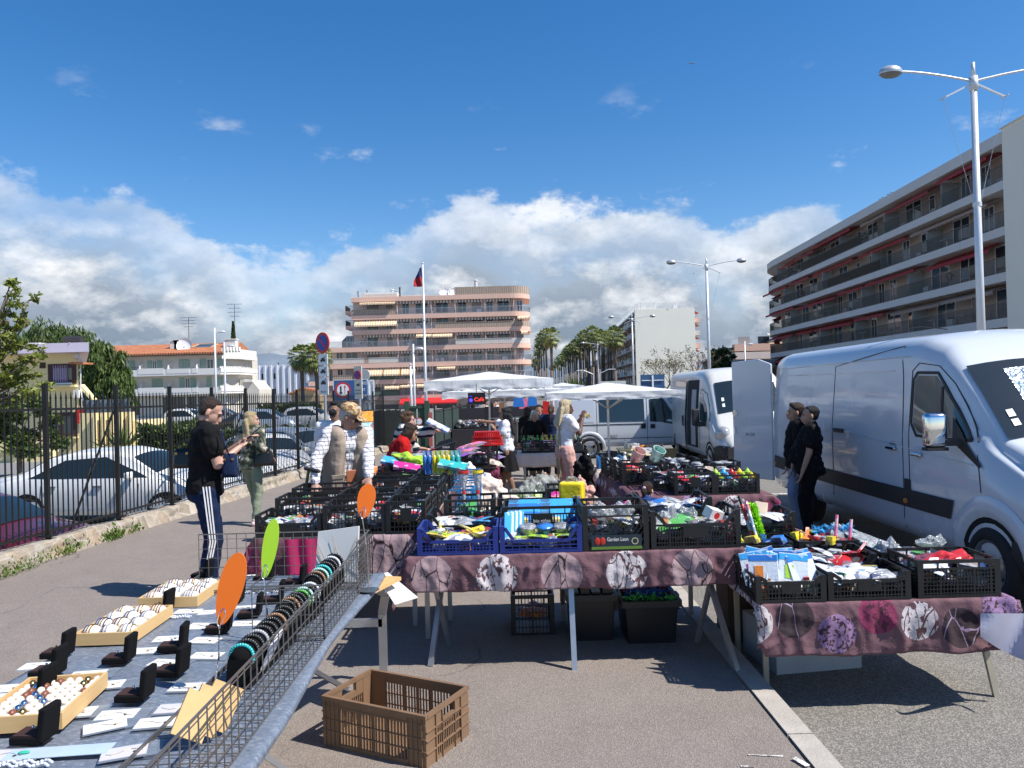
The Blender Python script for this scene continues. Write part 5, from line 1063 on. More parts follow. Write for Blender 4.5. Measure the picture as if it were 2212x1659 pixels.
def cloth_mat(name,base,sp,zc,r,kinds,x0=0.,fold=1.):
 m=bpy.data.materials.new(name);t=nt(m);co=obco(t);s=t.nodes.new('ShaderNodeSeparateXYZ');lk(t,co,s.inputs[0])
 u=math_(t,'DIVIDE',math_(t,'SUBTRACT',s.outputs[0],x0),sp);cell=math_(t,'FLOOR',u);fx=math_(t,'MULTIPLY',math_(t,'SUBTRACT',math_(t,'FRACT',u),.5),sp)
 yz=math_(t,'SUBTRACT',s.outputs[2],zc);par=math_(t,'FLOORED_MODULO',cell,len(kinds))
 if len(kinds)>2:yz=math_(t,'ADD',yz,math_(t,'MULTIPLY',math_(t,'SINE',math_(t,'MULTIPLY',cell,2.3)),.06))
 dist=math_(t,'SQRT',math_(t,'ADD',math_(t,'MULTIPLY',fx,fx),math_(t,'MULTIPLY',yz,yz)))
 ins=math_(t,'LESS_THAN',dist,r);weave=math_(t,'MULTIPLY_ADD',tnoise(t,co,160,2),.5,.75);blot=math_(t,'MULTIPLY_ADD',tnoise(t,co,9,5,.7),.7,.65)
 c=tuple(base);leafn=tnoise(t,obco(t,(1,1,.6)),42,3,.5);leaf_=ramp(t,math_(t,'ADD',leafn,math_(t,'MULTIPLY',tnoise(t,co,9,1),.5)),[(.80,(0,0,0)),(.82,(1,1,1))])
 wv=node(t,'ShaderNodeTexVoronoi',i_Scale=9.,feature='DISTANCE_TO_EDGE');wm_=node(t,'ShaderNodeMapping');wm_.inputs['Rotation'].default_value=(0,.6,0);wm_.inputs['Scale'].default_value=(1,1,.3);lk(t,co,wm_.inputs[0]);lk(t,wm_.outputs[0],wv.inputs[0]);twig=ramp(t,wv.outputs[0],[(.009,(1,1,1)),(.02,(0,0,0))])
 blob_=ramp(t,tnoise(t,co,48,2,.5),[(.44,(0,0,0)),(.47,(1,1,1))])
 out=None
 for k,kd in enumerate(kinds):
  if kd=='w':q=mixc(t,leaf_,(.50,.46,.48),tuple(x*.7 for x in base));q=mixc(t,twig,q,tuple(x*.5 for x in base))
  elif kd=='p':q=mixc(t,twig,(.33,.235,.25),(.03,.02,.02))
  elif kd=='v':q=mixc(t,blob_,tuple(x*.4 for x in base),(.25,.155,.28))
  elif kd=='m':q=mixc(t,leaf_,(.22,.04,.09),(.08,.03,.045))
  else:q=mixc(t,twig,(.05,.035,.04),(.33,.24,.36))
  col=q if out is None else mixc(t,math_(t,'COMPARE',par,k,.1),out,q);out=col
 c=mixc(t,ins,tuple(base),out);c=mixc(t,1.,mixc(t,1.,c,weave,'MULTIPLY'),blot,'MULTIPLY')
 f1=tnoise(t,co,5,4,.6);f2=node(t,'ShaderNodeTexWave',i_Scale=2.2,i_Distortion=9.,i_Detail=3.);lk(t,co,f2.inputs[0])
 princ(t,c,.9,spec=.2,normal=bump(t,math_(t,'ADD',f1,math_(t,'MULTIPLY',f2.outputs['Fac'],.35)),.5*fold,.05));return m
def drape(name,x0,x1,y0,y1,z,dF,dL,dR,dB,mat,label,seed=0,res=.045,wav=.03,cat='tablecloth',bulge=None):
 q_=random.Random(seed*7+1);CRS=[]
 for _ in range(int(9*(x1-x0))):a_=q_.choice((-1,1))*q_.uniform(.5,1.35);CRS.append((q_.uniform(x0-dL,x1+dR),y0-q_.uniform(0,dF),math.cos(a_),math.sin(a_),q_.uniform(.08,.28),q_.uniform(.008,.02)*(wav/.03)))
 nx=int((x1-x0+dL+dR)/res);ny=int((y1-y0+dF+dB)/res);ox,oy=(x0+x1)/2,y0;mb=MB()
 def fn(u,v):
  s=x0-dL+(x1-x0+dL+dR)*u;q=y0-dF+(y1-y0+dF+dB)*v
  dx=max(0,x0-s,s-x1);dy=max(0,y0-q,q-y1);h=max(dx,dy)
  sx=-1 if s<x0 else 1;sy=-1 if q<y0 else 1;X=min(max(s,x0),x1);Y=min(max(q,y0),y1)
  w=noise.noise(V((s*6+seed,q*6,seed)))*wav+noise.noise(V((s*17+seed,q*3,5.)))*wav*.6;f=min(1,h/.08)
  cr=abs(noise.noise(V((s*4+q*5,s*3-q*4,seed+2.))))**.5*wav*.9
  if dy>0 and sy<0:
   for a0_,b0_,ca,sa,ln,am in CRS:
    al=(s-a0_)*ca+(q-b0_)*sa;dd=(s-a0_)*-sa+(q-b0_)*ca
    if abs(al)<ln and abs(dd)<.045:w+=am*max(0,1-abs(dd)/(.03 if dd>0 else .012))*(1-abs(al)/ln)**.5
  Y+=(sy*(.012*f+(w*.8+.01-cr*.6)*f) if dy>0 else 0)+(sy*min(dx,.04)*(-.6) if dx>0 and dy>0 else 0)
  X+=sx*(.012*f+(w+.01)*f) if dx>0 else 0
  if dx>0 and dy>0:X=(x0 if s<x0 else x1)+sx*(.02+w+dx*.25);h=max(dx,dy)*.8+min(dx,dy)*.5
  zz=z-h+(0 if h>0 else noise.noise(V((s*9,q*9,seed)))*.004)
  if h>.9*max(dF,.01):zz+=noise.noise(V((s*3,seed,q)))*.02
  return V((X-ox,Y-oy,zz-z+(gz(q)*0)))
 mb.grid(fn,nx,ny);o=mb.build(name,mat,smooth=True,loc=(ox,oy,z));so_=o.modifiers.new('thick','SOLIDIFY');so_.thickness=.003;tag(o,label,cat);return o
ALU=M('aluminium_leg',(.42,.43,.45),.35,.7,var=.12);TOPM=M('table_top_board',(.45,.34,.22),.7)
PUR=(.155,.085,.098)
T1=dict(x0=-.73,x1=1.52,y0=5.07,y1=6.45,z=gz(5.5)+.76);T2=dict(x0=1.45,x1=2.955,y0=4.55,y1=5.75,z=gz(5.)+.53);T3=dict(x0=-2.06,x1=-.70,y0=5.96,y1=11.6,z=gz(6.2)+.76);T4=dict(x0=1.2,x1=2.66,y0=7.8,y1=10.6,z=gz(8.5)+.74)
C1=cloth_mat('mauve_cloth_round_prints',PUR,.43,-.135,.138,['p','w'],.115-.43);C2=cloth_mat('mauve_cloth_many_prints',PUR,.245,-.12,.115,['w','k','v','m'],.05)
C3=cloth_mat('dark_mauve_cloth',(.10,.05,.06),.6,-.18,.22,['p','m','k'],.1);C4=cloth_mat('wine_mauve_cloth',(.14,.07,.085),.4,-.15,.15,['w','m','v'],.1)
drape('tablecloth',T1['x0'],T1['x1'],T1['y0'],T1['y1'],T1['z'],.235,.3,.12,.1,C1,'mauve cloth with large round white flower prints on the front crate table',1,.014,.035)
drape('tablecloth',T2['x0'],T2['x1'],T2['y0'],T2['y1'],T2['z'],.31,.05,.3,.1,C2,'mauve cloth with white, purple and pink round prints on the low right table',4,.015,.03)
drape('tablecloth',T3['x0'],T3['x1'],T3['y0'],T3['y1'],T3['z'],.42,.25,.22,.1,C3,'dark mauve cloth with one pink panel on the long left crate table',7,.06,.03)
drape('tablecloth',T4['x0'],T4['x1'],T4['y0'],T4['y1'],T4['z'],.34,.4,.18,.1,C4,'wine coloured cloth with crumpled prints on the middle right crate table',9,.05,.05)
PNK=M('magenta_cloth',(.42,.015,.10),.85,var=.15)
q=MB();q.grid(lambda u,v:V((-1.79+.31*u+.03*(1-v),T3['y0']-.055-.012*math.sin(u*14),T3['z']-.42*(1-v)-.01)),14,6);tag(q.build('magenta_cloth',PNK,smooth=True),'bright magenta cloth panel hanging at the front of the left crate table','cloth')
WOODL=M('pale_leg_metal',(.40,.36,.28),.5,.3)
def xleg(B,x,y,z,dy=.5,m=ALU,w=.032,h=.02):
 for sgn,nm in ((1,'leg'),(-1,'leg')):
  MB().beam((x+.012*sgn,y,0 if sgn>0 else 0),(x+.012*sgn,y+dy*sgn*(1),z),w,h,(0,1,0)) if False else None
 a=MB();a.beam((x,y,0),(x+.02,y+dy,z),w,h);a.build('leg',m,B);a=MB();a.beam((x+.03,y+dy,0),(x+.01,y,z),w,h);a.build('leg',m,B)
def table(label,T,legs,road=0.,m=ALU,brace=True):
 z0=gz(T['y0']+.3)-road;B=thing('folding_table',label,'table',((T['x0']+T['x1'])/2,T['y0'],z0));cx=(T['x0']+T['x1'])/2;zt=T['z']-z0-.004
 MB().b2(T['x0']-cx+.01,T['x1']-cx-.01,.01,T['y1']-T['y0']-.01,zt-.03,zt-.004).build('table_top',TOPM,B)
 for x,y,dx,dy in legs:
  a=MB();a.beam((x-cx,y-T['y0'],0),(x-cx+dx,y+dy-T['y0'],zt-.03),.035,.025);a.build('leg',m,B)
 return B
L1=[(-.60,5.16,.10,.35),(-.50,5.55,-.10,-.35),(.36,5.02,0,.2),(.36,6.1,0,0),(1.40,4.93,-.14,.35),(1.28,5.5,.12,-.2),(-.55,6.2,0,0),(1.4,6.2,0,0),(-.68,5.75,0,0)]
table('long folding table with crossed metal legs under the mauve cloth, front centre',T1,L1)
L2=[(1.60,4.98,0,0),(2.92,4.70,-.07,.1),(1.60,5.6,0,0),(2.36,5.4,0,0),(2.88,5.6,0,0)]
B=table('low folding table with thin metal legs on the road, front right',T2,L2,.12,WOODL);a=MB();a.beam((.70,.18,.32),(-.1,1.,.62),.04,.02);a.build('brace',WOODL,B);a=MB();a.beam((-.60,.43,.34),(-.3,.45,.6),.025);a.build('brace',WOODL,B)
table('long folding table carrying many crates on the left',T3,[(-1.95,6.1,0,0),(-.82,6.1,0,0),(-1.95,8.5,0,0),(-.82,8.5,0,0),(-1.95,11.4,0,0),(-.82,11.4,0,0),(-.82,7.3,.0,.4),(-1.0,9.9,0,.4)])
table('folding crate table in the middle right, beside the crouching girl',T4,[(1.3,8.,0,0),(2.5,8.,0,0),(1.3,10.4,0,0),(2.5,10.4,0,0)],.12)
CBK=M('crate_black_plastic',(.012,.013,.014),.42,var=.3,spec=.45);CBL=M('crate_navy_plastic',(.012,.03,.20),.4,var=.2);CLB=M('crate_sky_blue_plastic',(.03,.22,.50),.45,var=.15);CBR=M('crate_brown_plastic',(.20,.12,.068),.55,var=.25,sc=8);CRED=M('basket_red',(.5,.01,.01),.4)
_cr={}
def crate_mesh(w,d,h,style='std',mat=None,bx=.03,plate=0,hl=.6,rows=3,bt=.006,th=.012,handle=True):
 key=(w,d,h,style,mat.name,bx,plate)
 if key in _cr:return _cr[key]
 s=MB();post=.035
 for sx in (-1,1):
  for sy in (-1,1):s.b2(sx*w/2,sx*(w/2-post),sy*d/2,sy*(d/2-post),0,h)
 s.b2(-w/2+.01,w/2-.01,-d/2+.01,d/2-.01,.004,.012)
 L=h*hl if style=='dip' else h
 for sy in (-1,1):
  y0,y1=sy*d/2,sy*(d/2-th)
  s.b2(-w/2+post,w/2-post,y0,y1,0,.018)
  if style=='dip':
   a=w*.5-post;b=w*.34;ym=(y0+y1)/2
   for sg in (-1,1):s.beam((sg*a,ym,h-.012),(sg*b,ym,L),th,.022);s.beam((sg*a,ym,L*.95),(sg*b,ym,L-.01),th,.012)
   s.b2(-b,b,y0+sy*.003,y1,L-.022,L)
  else:s.b2(-w/2+post,w/2-post,y0,y1,h-.02,h);s.b2(-w/2+post,w/2-post,y0,y1,h*.74,h*.74+.01)
  top=L-.02 if style=='dip' else h*.74
  if style=='diamond':
   n=int(w/.03)
   for i in range(-n,n):
    for sg in (-1,1):
     x=i*.034;x0=max(-w/2+post,min(w/2-post,x));x2=x+sg*h*.62*.75;xe=max(-w/2+post,min(w/2-post,x2))
     if abs(x)>w/2-post or x0==xe:continue
     k=(xe-x)/(x2-x);s.beam((x,(y0+y1)/2,.015),(xe,(y0+y1)/2,.015+h*.62*k),th*.6,bt)
  else:
   n=max(3,int((w-2*post)/bx))
   for i in range(1,n):x=-w/2+post+(w-2*post)*i/n;wd=bt*(2.2 if i%5==0 else 1);s.b2(x-wd/2,x+wd/2,y0-sy*.002,y1+sy*.002,.015,top)
   for k in range(1,rows+1):z=top*k/(rows+1);s.b2(-w/2+post,w/2-post,y0-sy*.001,y1+sy*.001,z,z+bt)
  if style=='std' and handle:
   n2=max(4,int(w/.1))
   for i in range(1,n2):x=-w/2+w*i/n2;s.b2(x-.004,x+.004,y0-sy*.001,y1,h*.74,h-.01)
  if plate:s.b2(-w*.14,w*.14,y0+sy*.002,y1,top*.5,top)
 for sx in (-1,1):
  x0,x1=sx*w/2,sx*(w/2-th);s.b2(x0,x1,-d/2+post,d/2-post,0,.018);s.b2(x0,x1,-d/2+post,d/2-post,h-.02,h);s.b2(x0,x1,-d/2+post,d/2-post,h*.66,h*.66+.014)
  n=max(3,int((d-2*post)/bx))
  for i in range(1,n):y=-d/2+post+(d-2*post)*i/n;s.b2(x0-sx*.002,x1+sx*.002,y-bt/2,y+bt/2,.015,h*.66)
  for k in range(1,rows+1):z=h*.66*k/(rows+1);s.b2(x0-sx*.001,x1,-d/2+post,d/2-post,z,z+bt)
  for y in (-d*.2,d*.2):s.b2(x0-sx*.001,x1,y-.01,y+.01,h*.66,h-.01)
 _cr[key]=s.mesh('crate',mat);return _cr[key]
PALL=dict(white=(.72,.72,.72),red=(.55,.03,.03),blue=(.04,.2,.6),green=(.1,.38,.08),lime=(.4,.65,.05),yellow=(.8,.62,.04),orange=(.8,.25,.03),pink=(.75,.2,.35),magenta=(.55,.03,.25),purple=(.2,.08,.35),black=(.03,.03,.03),grey=(.35,.36,.38),silver=(.55,.57,.6),beige=(.6,.5,.38),teal=(.04,.42,.42),peach=(.75,.45,.36),mint=(.35,.6,.5),brown=(.25,.14,.08),transparent=(.6,.64,.66));PALL['sky blue']=(.06,.38,.75)
_gm={}
def film(n,a,al):
 m=bpy.data.materials.new(n);t=nt(m);co=obco(t);k=tnoise(t,co,22,4,.6);p=princ(t,mixc(t,ramp(t,k,[(.4,(0,0,0)),(.65,(1,1,1))]),tuple(x*.45 for x in a),a),.12,spec=.8,normal=bump(t,k,1.,.03));p.inputs['Alpha'].default_value=al;return m
_gm['plastic_transparent']=film('plastic_transparent',(.62,.66,.68),.62);_gm['plastic_silver']=film('plastic_silver',(.6,.62,.66),.9)
def gmat(c):
 n='plastic_'+c.replace(' ','_')
 if n in _gm:return _gm[n]
 m=bpy.data.materials.new(n);t=nt(m);co=obco(t);a=PALL[c];lab=tuple(min(1,.35+.6*x) for x in a) if c!='white' else (.3,.4,.6)
 v=node(t,'ShaderNodeTexVoronoi',i_Scale=16.);lk(t,co,v.inputs['Vector']);sp=t.nodes.new('ShaderNodeSeparateColor');lk(t,v.outputs['Color'],sp.inputs[0])
 col=mixc(t,math_(t,'GREATER_THAN',sp.outputs[0],.7),a,lab);col=mixc(t,math_(t,'MULTIPLY',math_(t,'GREATER_THAN',sp.outputs[1],.88),.7),col,(.08,.08,.12))
 princ(t,col,.18,spec=.6,normal=bump(t,tnoise(t,co,14,4),.45,.02));_gm[n]=m;return m
_gs={}
def gmesh(kind,c):
 key=(kind,c)
 if key in _gs:return _gs[key]
 s=MB();m=gmat(c);r2=random.Random(hash(kind)%97 if False else len(_gs))
 if kind=='packet':s.grid(lambda u,v:V(((u-.5)*.2,(v-.5)*.14,.02*math.sin(math.pi*u)**.5*math.sin(math.pi*v)**.5+.006*noise.noise(V((u*5,v*5,len(_gs)))))),8,6);s.grid(lambda u,v:V(((u-.5)*.2,(.5-v)*.14,-.01*math.sin(math.pi*u)*math.sin(math.pi*v))),4,4)
 elif kind=='box':s.box((0,0,.03),(.13,.09,.06))
 elif kind=='bottle':s.lathe((0,0,0),[(0,0),(.028,0),(.03,.01),(.03,.1),(.024,.125),(.012,.14),(.012,.155),(.017,.156),(.017,.18),(0,.182)],14)
 elif kind=='tub':s.lathe((0,0,0),[(0,0),(.045,0),(.055,.05),(.058,.05),(.058,.06),(0,.062)],18)
 elif kind=='brush':s.box((0,.05,.012),(.025,.2,.016));s.box((0,-.09,.01),(.05,.1,.03));s.box((0,-.09,.035),(.044,.09,.03))
 elif kind=='scoop':s.ell((0,0,.02),(.05,.07,.035),14,6,z0=-1,z1=.2);s.box((0,.13,.02),(.018,.14,.01))
 elif kind=='tube':s.cap((0,-.06,.015),(0,.06,.015),.014,.012)
 elif kind=='roll':s.lathe((0,0,.03),[(.028,-.1),(.028,.1),(.012,.1),(.012,-.1),(.028,-.1)],14,'Y')
 elif kind=='bag':s.ell((0,0,.04),(.09,.07,.045),26,16);s.v=[(lambda q,k:(q.x*k,q.y*k,q.z*k*(1+.25*noise.noise(q*24))))(V((x,y,z)),1+.35*noise.noise(V((x,y,z))*18)+.14*noise.noise(V((x,y,z))*60)) for x,y,z in s.v]
 elif kind=='card_pack':s.box((0,0,.09),(.09,.008,.16));s.ell((0,-.01,.07),(.03,.018,.05))
 _gs[key]=s.mesh(kind,m,kind in ('packet','bottle','tub','scoop','tube','roll'));return _gs[key]
JM=bpy.data.materials.new('jumbled_goods');t=nt(JM);g=t.nodes.new('ShaderNodeNewGeometry');c=ramp(t,g.outputs['Random Per Island'],[(0,(.5,.51,.53)),(.2,(.08,.08,.09)),(.38,(.35,.05,.05)),(.43,(.55,.57,.6)),(.58,(.06,.12,.3)),(.64,(.42,.36,.3)),(.72,(.06,.2,.1)),(.78,(.6,.61,.63)),(.88,(.4,.16,.06)),(.92,(.1,.1,.2)),(.96,(.45,.38,.1))],'CONSTANT');co=obco(t)
princ(t,mixc(t,1.,c,math_(t,'MULTIPLY_ADD',tnoise(t,co,40),.8,.6),'MULTIPLY'),.3)
_jm={}
def jumble(w,d,h,seed):
 key=(round(w,2),round(d,2),round(h,2),seed%4)
 if key in _jm:return _jm[key]
 s=MB();rr=random.Random(seed)
 for _ in range(int(w*d*520)):s.box((rr.uniform(-.41,.41)*w,rr.uniform(-.37,.37)*d,h*rr.uniform(.25,1)**.7*.92),(rr.uniform(.03,.1),rr.uniform(.03,.09),rr.uniform(.02,.07)),rr.uniform(0,3),rr.uniform(-.5,.5),rr.uniform(-.5,.5))
 _jm[key]=s.mesh('jumbled_goods',JM);return _jm[key]
CN=[0]
def crate(x,y,z,w,d,h,desc,style='std',mat=CBK,items=(),n=0,lvl=.7,rz=0.,plate=0,bx=.03,jum=True,group=None,hl=.6,art='the',rows=3):
 CN[0]+=1;o=ob('crate',crate_mesh(w,d,h,style,mat,bx,plate,hl,rows),None,(x,y,z),rz);tag(o,desc,'crate',group)
 if jum:j=ob('jumbled_goods',jumble(w-.03,d-.03,h*lvl,CN[0]),None,(x,y,z+.012),rz);tag(j,'small goods jumbled inside the '+desc,'goods',kind='stuff');j['label']=' '.join(j['label'].split()[:16])
 if items:
  k=max(1,int(math.sqrt(n*w/d)));mr=Matrix.Rotation(rz,3,'Z')
  for i in range(n):
   kd,c=items[i%len(items)];u=((i%k)+.5)/k-.5;v=((i//k)+.5)/max(1,math.ceil(n/k))-.5
   p=V((x,y,z))+mr @ V((u*(w-.12)+jit(.015),v*(d-.1)+jit(.015),h*lvl-.01+R.uniform(0,.02)+(.0 if kd in ('bottle','card_pack') else .01)))
   q=ob(kd,gmesh(kd,c),None,p);q.rotation_euler=(jit(.35),jit(.35),R.uniform(-1,1)) if kd not in ('bottle','card_pack','tub') else (jit(.12),jit(.12),jit(.4))
   short=' '.join(desc.split()[:11]);tag(q,'%s %s in %s %s'%(c,kd.replace('_',' '),art,short),kd.replace('_',' '),'%ss in %s %s'%(kd.replace('_',' '),art,short))
 return o
z1,z2,z3,z4=T1['z']+.003,T2['z']+.003,T3['z']+.003,T4['z']+.003
crate(-.39,5.27,z1,.54,.36,.18,'low navy crate of yellow packets at the left front','dip',CBL,[('packet','yellow'),('packet','white'),('scoop','yellow'),('packet','lime')],10,.5,hl=.55,bx=.022)
crate(.165,5.27,z1,.55,.36,.18,'low navy crate with round lidded tubs, second in the front row','dip',CBL,[('packet','lime')],7,.42,hl=.5,bx=.045,rows=2)
for k in range(4):o=ob('tub',gmesh('tub','blue' if k%2 else 'silver'),None,(.08+k*.115,5.22,z1+.10));tag(o,'round lidded tub on a lime card, %s from the left in the navy crate'%('first','second','third','fourth')[k],'tub','round tubs in the navy crate');o.rotation_euler=(.2,0,0)
for k in range(7):o=MB().box((0,0,.1),(.055,.006,.2)).build('card_pack',gmat('white' if k%2 else 'sky blue'),loc=(-.06+k*.014,5.16+k*.012,z1+.06));o.rotation_euler=(-.25,.2,.5);tag(o,'slim upright card of hair slides leaning in the corner of the navy tub crate','card','upright slim cards in the navy crate')
O=crate(.665,5.28,z1,.44,.37,.30,'tall black lattice crate with a green tomato label','diamond',CBK,[('bag','transparent'),('packet','silver'),('bag','silver')],6,.6)
LBM=M('label_navy',(.012,.025,.04),.4);LGM=M('label_green',(.12,.22,.03),.4);TOM=M('label_tomato',(.5,.03,.015),.35)
q=MB();q.b2(-.165,.17,-.192,-.187,.01,.105);lb=q.build('printed_label',LBM,O);q=MB();q.b2(-.165,.17,-.194,-.192,.01,.028);q.build('green_band',LGM,lb)
for x in (-.125,-.09):q=MB();q.ell((x,-.193,.065),(.018,.004,.026));q.build('tomato_print',TOM,lb)
text('Garden Leon',.03,WS,lb,(.01,-.1935,.075)).scale=(.9,1.2,1);q=MB();q.lathe((.125,-.193,.062),[(.017,0),(.023,0)],18,'Y');q.build('round_seal',M('seal_gold',(.5,.45,.25),.5),lb)
crate(1.20,5.30,z1,.60,.40,.25,'big black crate of green packets at the right front','dip',CBK,[('packet','green'),('packet','transparent'),('packet','silver'),('bag','transparent')],9,.55,plate=1,hl=.66,bx=.018)
o=MB().box((0,0,0),(.11,.08,.07)).build('carton',M('carton_white_red',(.74,.72,.70),.6),loc=(1.36,5.26,z1+.2));o.rotation_euler=(.3,.3,.5);tag(o,'white carton with a red print in the green packet crate','carton');q=MB();q.lathe((0,-.0405,0),[(.0,0),(.024,0)],14,'Y');q.build('red_print',RS,o)
crate(-.37,5.72,z1,.54,.38,.20,'black crate behind the yellow packet crate','dip',CBK,[('packet','white'),('packet','silver'),('packet','sky blue')],7,.5,bx=.022)
O=crate(.19,5.72,z1,.56,.38,.24,'black crate stuffed with bright blue blister packs','std',CBK,[],0,.4,plate=1,bx=.022);text('bio niñas',.035,WS,O,(0,-.194,.135))
for k in range(8):o=MB().box((0,0,0),(.24+.01*(k%3),.012,.13)).build('blister_pack',gmat('sky blue') if k%4 else gmat('blue'),loc=(.07+(k%2)*.24,5.6+(k//2)*.055,z1+.135+.022*(k//2)));o.rotation_euler=(-.75,0,jit(.06));tag(o,'bright blue carded pack standing in the black crate behind the tubs','blister pack','bright blue carded packs');MB().b2(-.03+jit(.05),.02,-.009,-.0065,-.03,.01).build('yellow_print',gmat('yellow'),o) if k<4 else None
crate(.68,5.72,z1,.44,.38,.26,'black crate with pink dustpans behind the label crate','dip',CBK,[('scoop','peach'),('packet','silver'),('packet','orange'),('scoop','pink')],6,.6)
crate(1.17,5.75,z1,.52,.40,.27,'black crate of white and blue papers behind the green packet crate','dip',CBK,[('packet','white'),('packet','white'),('packet','blue'),('packet','transparent')],9,.68)
crate(-.36,6.15,z1,.40,.36,.24,'black crate holding two toilet plungers at the back left','std',CBK,[('box','green')],3,.4)
crate(.06,6.15,z1,.40,.36,.24,'black crate of round cream bowls in the back row','std',CBK,[('tub','beige'),('tub','white')],4,.55)
crate(.40,6.2,z1,.30,.36,.30,'tall black crate of pink and white packs in the back row','std',CBK,[('packet','pink'),('packet','white'),('packet','magenta')],6,.62)
for k,(x,c) in enumerate(((-.40,'red'),(-.29,'yellow'))):
 s=MB();s.lathe((0,0,0),[(.012,0),(.012,.2),(.014,.2),(.04,.33),(.042,.335),(.038,.335),(.01,.21)],16);B_=tag(s.build('funnel',gmat('silver'),loc=(x,6.0,z1+.12)),'%s rimmed clear funnel standing in the back left crate'%c,'funnel')
 s=MB();s.lathe((0,0,0),[(.04,.32),(.046,.325),(.046,.345),(.04,.345)],16);s.build('rim',gmat(c),B_);s=MB();s.lathe((0,0,0),[(.0135,.16),(.0145,.16),(.0145,.19),(.0135,.19)],12);s.build('red_collar',gmat('red'),B_)
B=thing('nappy_pack','yellow and green nappy pack standing in the back row of the front table','pack',(.445,5.95,z1+.06),-.25);s=MB();s.box((0,0,.14),(.19,.13,.32));NM=bpy.data.materials.new('pack_print');t=nt(NM);co=obco(t);sp_=t.nodes.new('ShaderNodeSeparateXYZ');lk(t,co,sp_.inputs[0]);princ(t,ramp(t,math_(t,'ADD',math_(t,'MULTIPLY',sp_.outputs[2],4),math_(t,'MULTIPLY',tnoise(t,co,14),.2)),[(.2,(.25,.5,.04)),(.42,(.55,.6,.05)),(.6,(.85,.62,.01)),(.9,(.85,.65,.02))]),.2,normal=bump(t,tnoise(t,co,12),.4,.02));o=s.build('pack',NM,B);smooth_edge(o,.02,3)
MB().b2(-.075,-.01,-.0685,-.0655,.04,.18).build('printed_panel',M('print_slate',(.25,.3,.4),.3),B);MB().b2(.02,.075,-.0685,-.0655,.08,.2).build('printed_panel',WS,B);s=MB();s.path([(-.04,0,.29),(-.03,0,.33),(.03,0,.33),(.04,0,.29)],.012);s.build('handle',gmat('transparent'),B)
s=MB()
IT=[('packet','white'),('packet','silver'),('packet','green'),('packet','black'),('packet','transparent'),('packet','black'),('packet','orange'),('packet','grey'),('packet','red'),('packet','transparent')]
rown=['first','second','third','fourth','fifth','sixth','seventh','eighth','ninth','tenth','eleventh']
desc3={}
for k in range(9):
 y=6.16+.5*k
 for j,(x,w) in enumerate(((-1.78,.52),(-1.265,.49),(-.86,.31 if k<2 else .30))):
  if j==0 and k in (5,6,7,8):continue
  if j==2 and k>6:continue
  h=(.17 if (j==0 and k==0) else .23 if (k+j)%2 else .25);col=['left','middle','right'][j]
  its=[IT[(k*3+j*4+q)%len(IT)] for q in range(4)]
  crate(x+jit(.01),y,z3,w,.40,h,'%s row %s column black crate of the left table'%(rown[k],col),'std' if (k+j)%3 else 'dip',CBK,its,4,.45,plate=1 if (k+j)%2==0 else 0,bx=.028 if k<4 else .036,rz=jit(.03),rows=3 if k<3 else 2)
for k,(x,y,hh) in enumerate(((-.62,8.6,.26),(-.60,8.95,.30),(-.58,9.3,.34))):crate(x,y,z3-.25+.02*k,.34,.3,hh,['nearest','middle','farthest'][k]+' of three sky blue crates beside the left table','std',CLB,jum=False,bx=.08,rows=1)
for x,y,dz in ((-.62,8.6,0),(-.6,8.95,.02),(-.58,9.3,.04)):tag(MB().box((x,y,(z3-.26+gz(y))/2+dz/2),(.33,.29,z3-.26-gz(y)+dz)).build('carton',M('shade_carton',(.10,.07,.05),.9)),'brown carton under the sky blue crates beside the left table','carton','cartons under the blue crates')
for k,c in enumerate(['blue','blue','yellow','lime','yellow','yellow','teal','teal']):
 s=MB();s.box((0,0,.12),(.055,.01,.26));s.ell((0,-.02,.15),(.02,.02,.06));s.tube((0,-.02,.0),(0,-.02,.1),.008);o=s.build('carded_toy',gmat(c),loc=(-.97+k*.052,8.35-.01*k,z3+.2));tag(o,'%s plastic handled brush hanging packed beside the sky blue crates'%c,'brush pack','%s packed brushes on the left table'%c)
for x,y,z,c,lb,d in ((-1.25,9.0,.28,'lime','big lime green crumpled bag on the left table',(.22,.12,.10)),(-1.2,8.55,.26,'magenta','flat magenta patterned box leaning on the left table',None),(-.66,8.2,.3,'teal','teal and white carded pack leaning at the right edge of the left table',None),(-1.78,8.1,.24,'orange','flat bright orange box in front of the old man',None),(-1.62,8.15,.27,'orange','second flat orange box overlapping the first before the old man',None),(-1.45,9.25,.26,'sky blue','open sky blue box near the red coated woman',None)):
 if d:o=ob('bag',gmesh('bag',c),None,(x,y,z3+z-.03));o.scale=(2.3,1.6,1.4);o.rotation_euler=(0,.3,-.3)
 else:o=MB().box((0,0,0),(.3,.16,.035)).build('box',gmat(c),loc=(x,y,z3+z));o.rotation_euler=(.35,.2 if c!='orange' else .03,jit(.2))
 tag(o,lb,'bag' if d else 'box')
for k,(x,y) in enumerate(((-.95,10.9),(-.62,11.6),(-.5,12.2))):crate(x,y,z3-.0 if k==0 else gz(y)+.76,.5,.4,.26,'black crate far back beside the skirt woman, %s one'%('nearest','middle','farthest')[k],'std',CBK,[('packet','white'),('packet','pink'),('packet','purple')],5,.7,bx=.04,rows=2)
TB=dict(x0=-1.75,x1=-.28,y0=11.75,y1=14.2,z=gz(12)+.74);table('white topped sale table far back by the striped jumper woman',TB,[(-1.6,12,0,0),(-.4,12,0,0),(-1.6,14,0,0),(-.4,14,0,0)])
drape('tablecloth',TB['x0'],TB['x1'],TB['y0'],TB['y1'],TB['z'],.2,.1,.3,.1,C4,'dark mauve cloth on the far sale table by the striped jumper woman',12,.08)
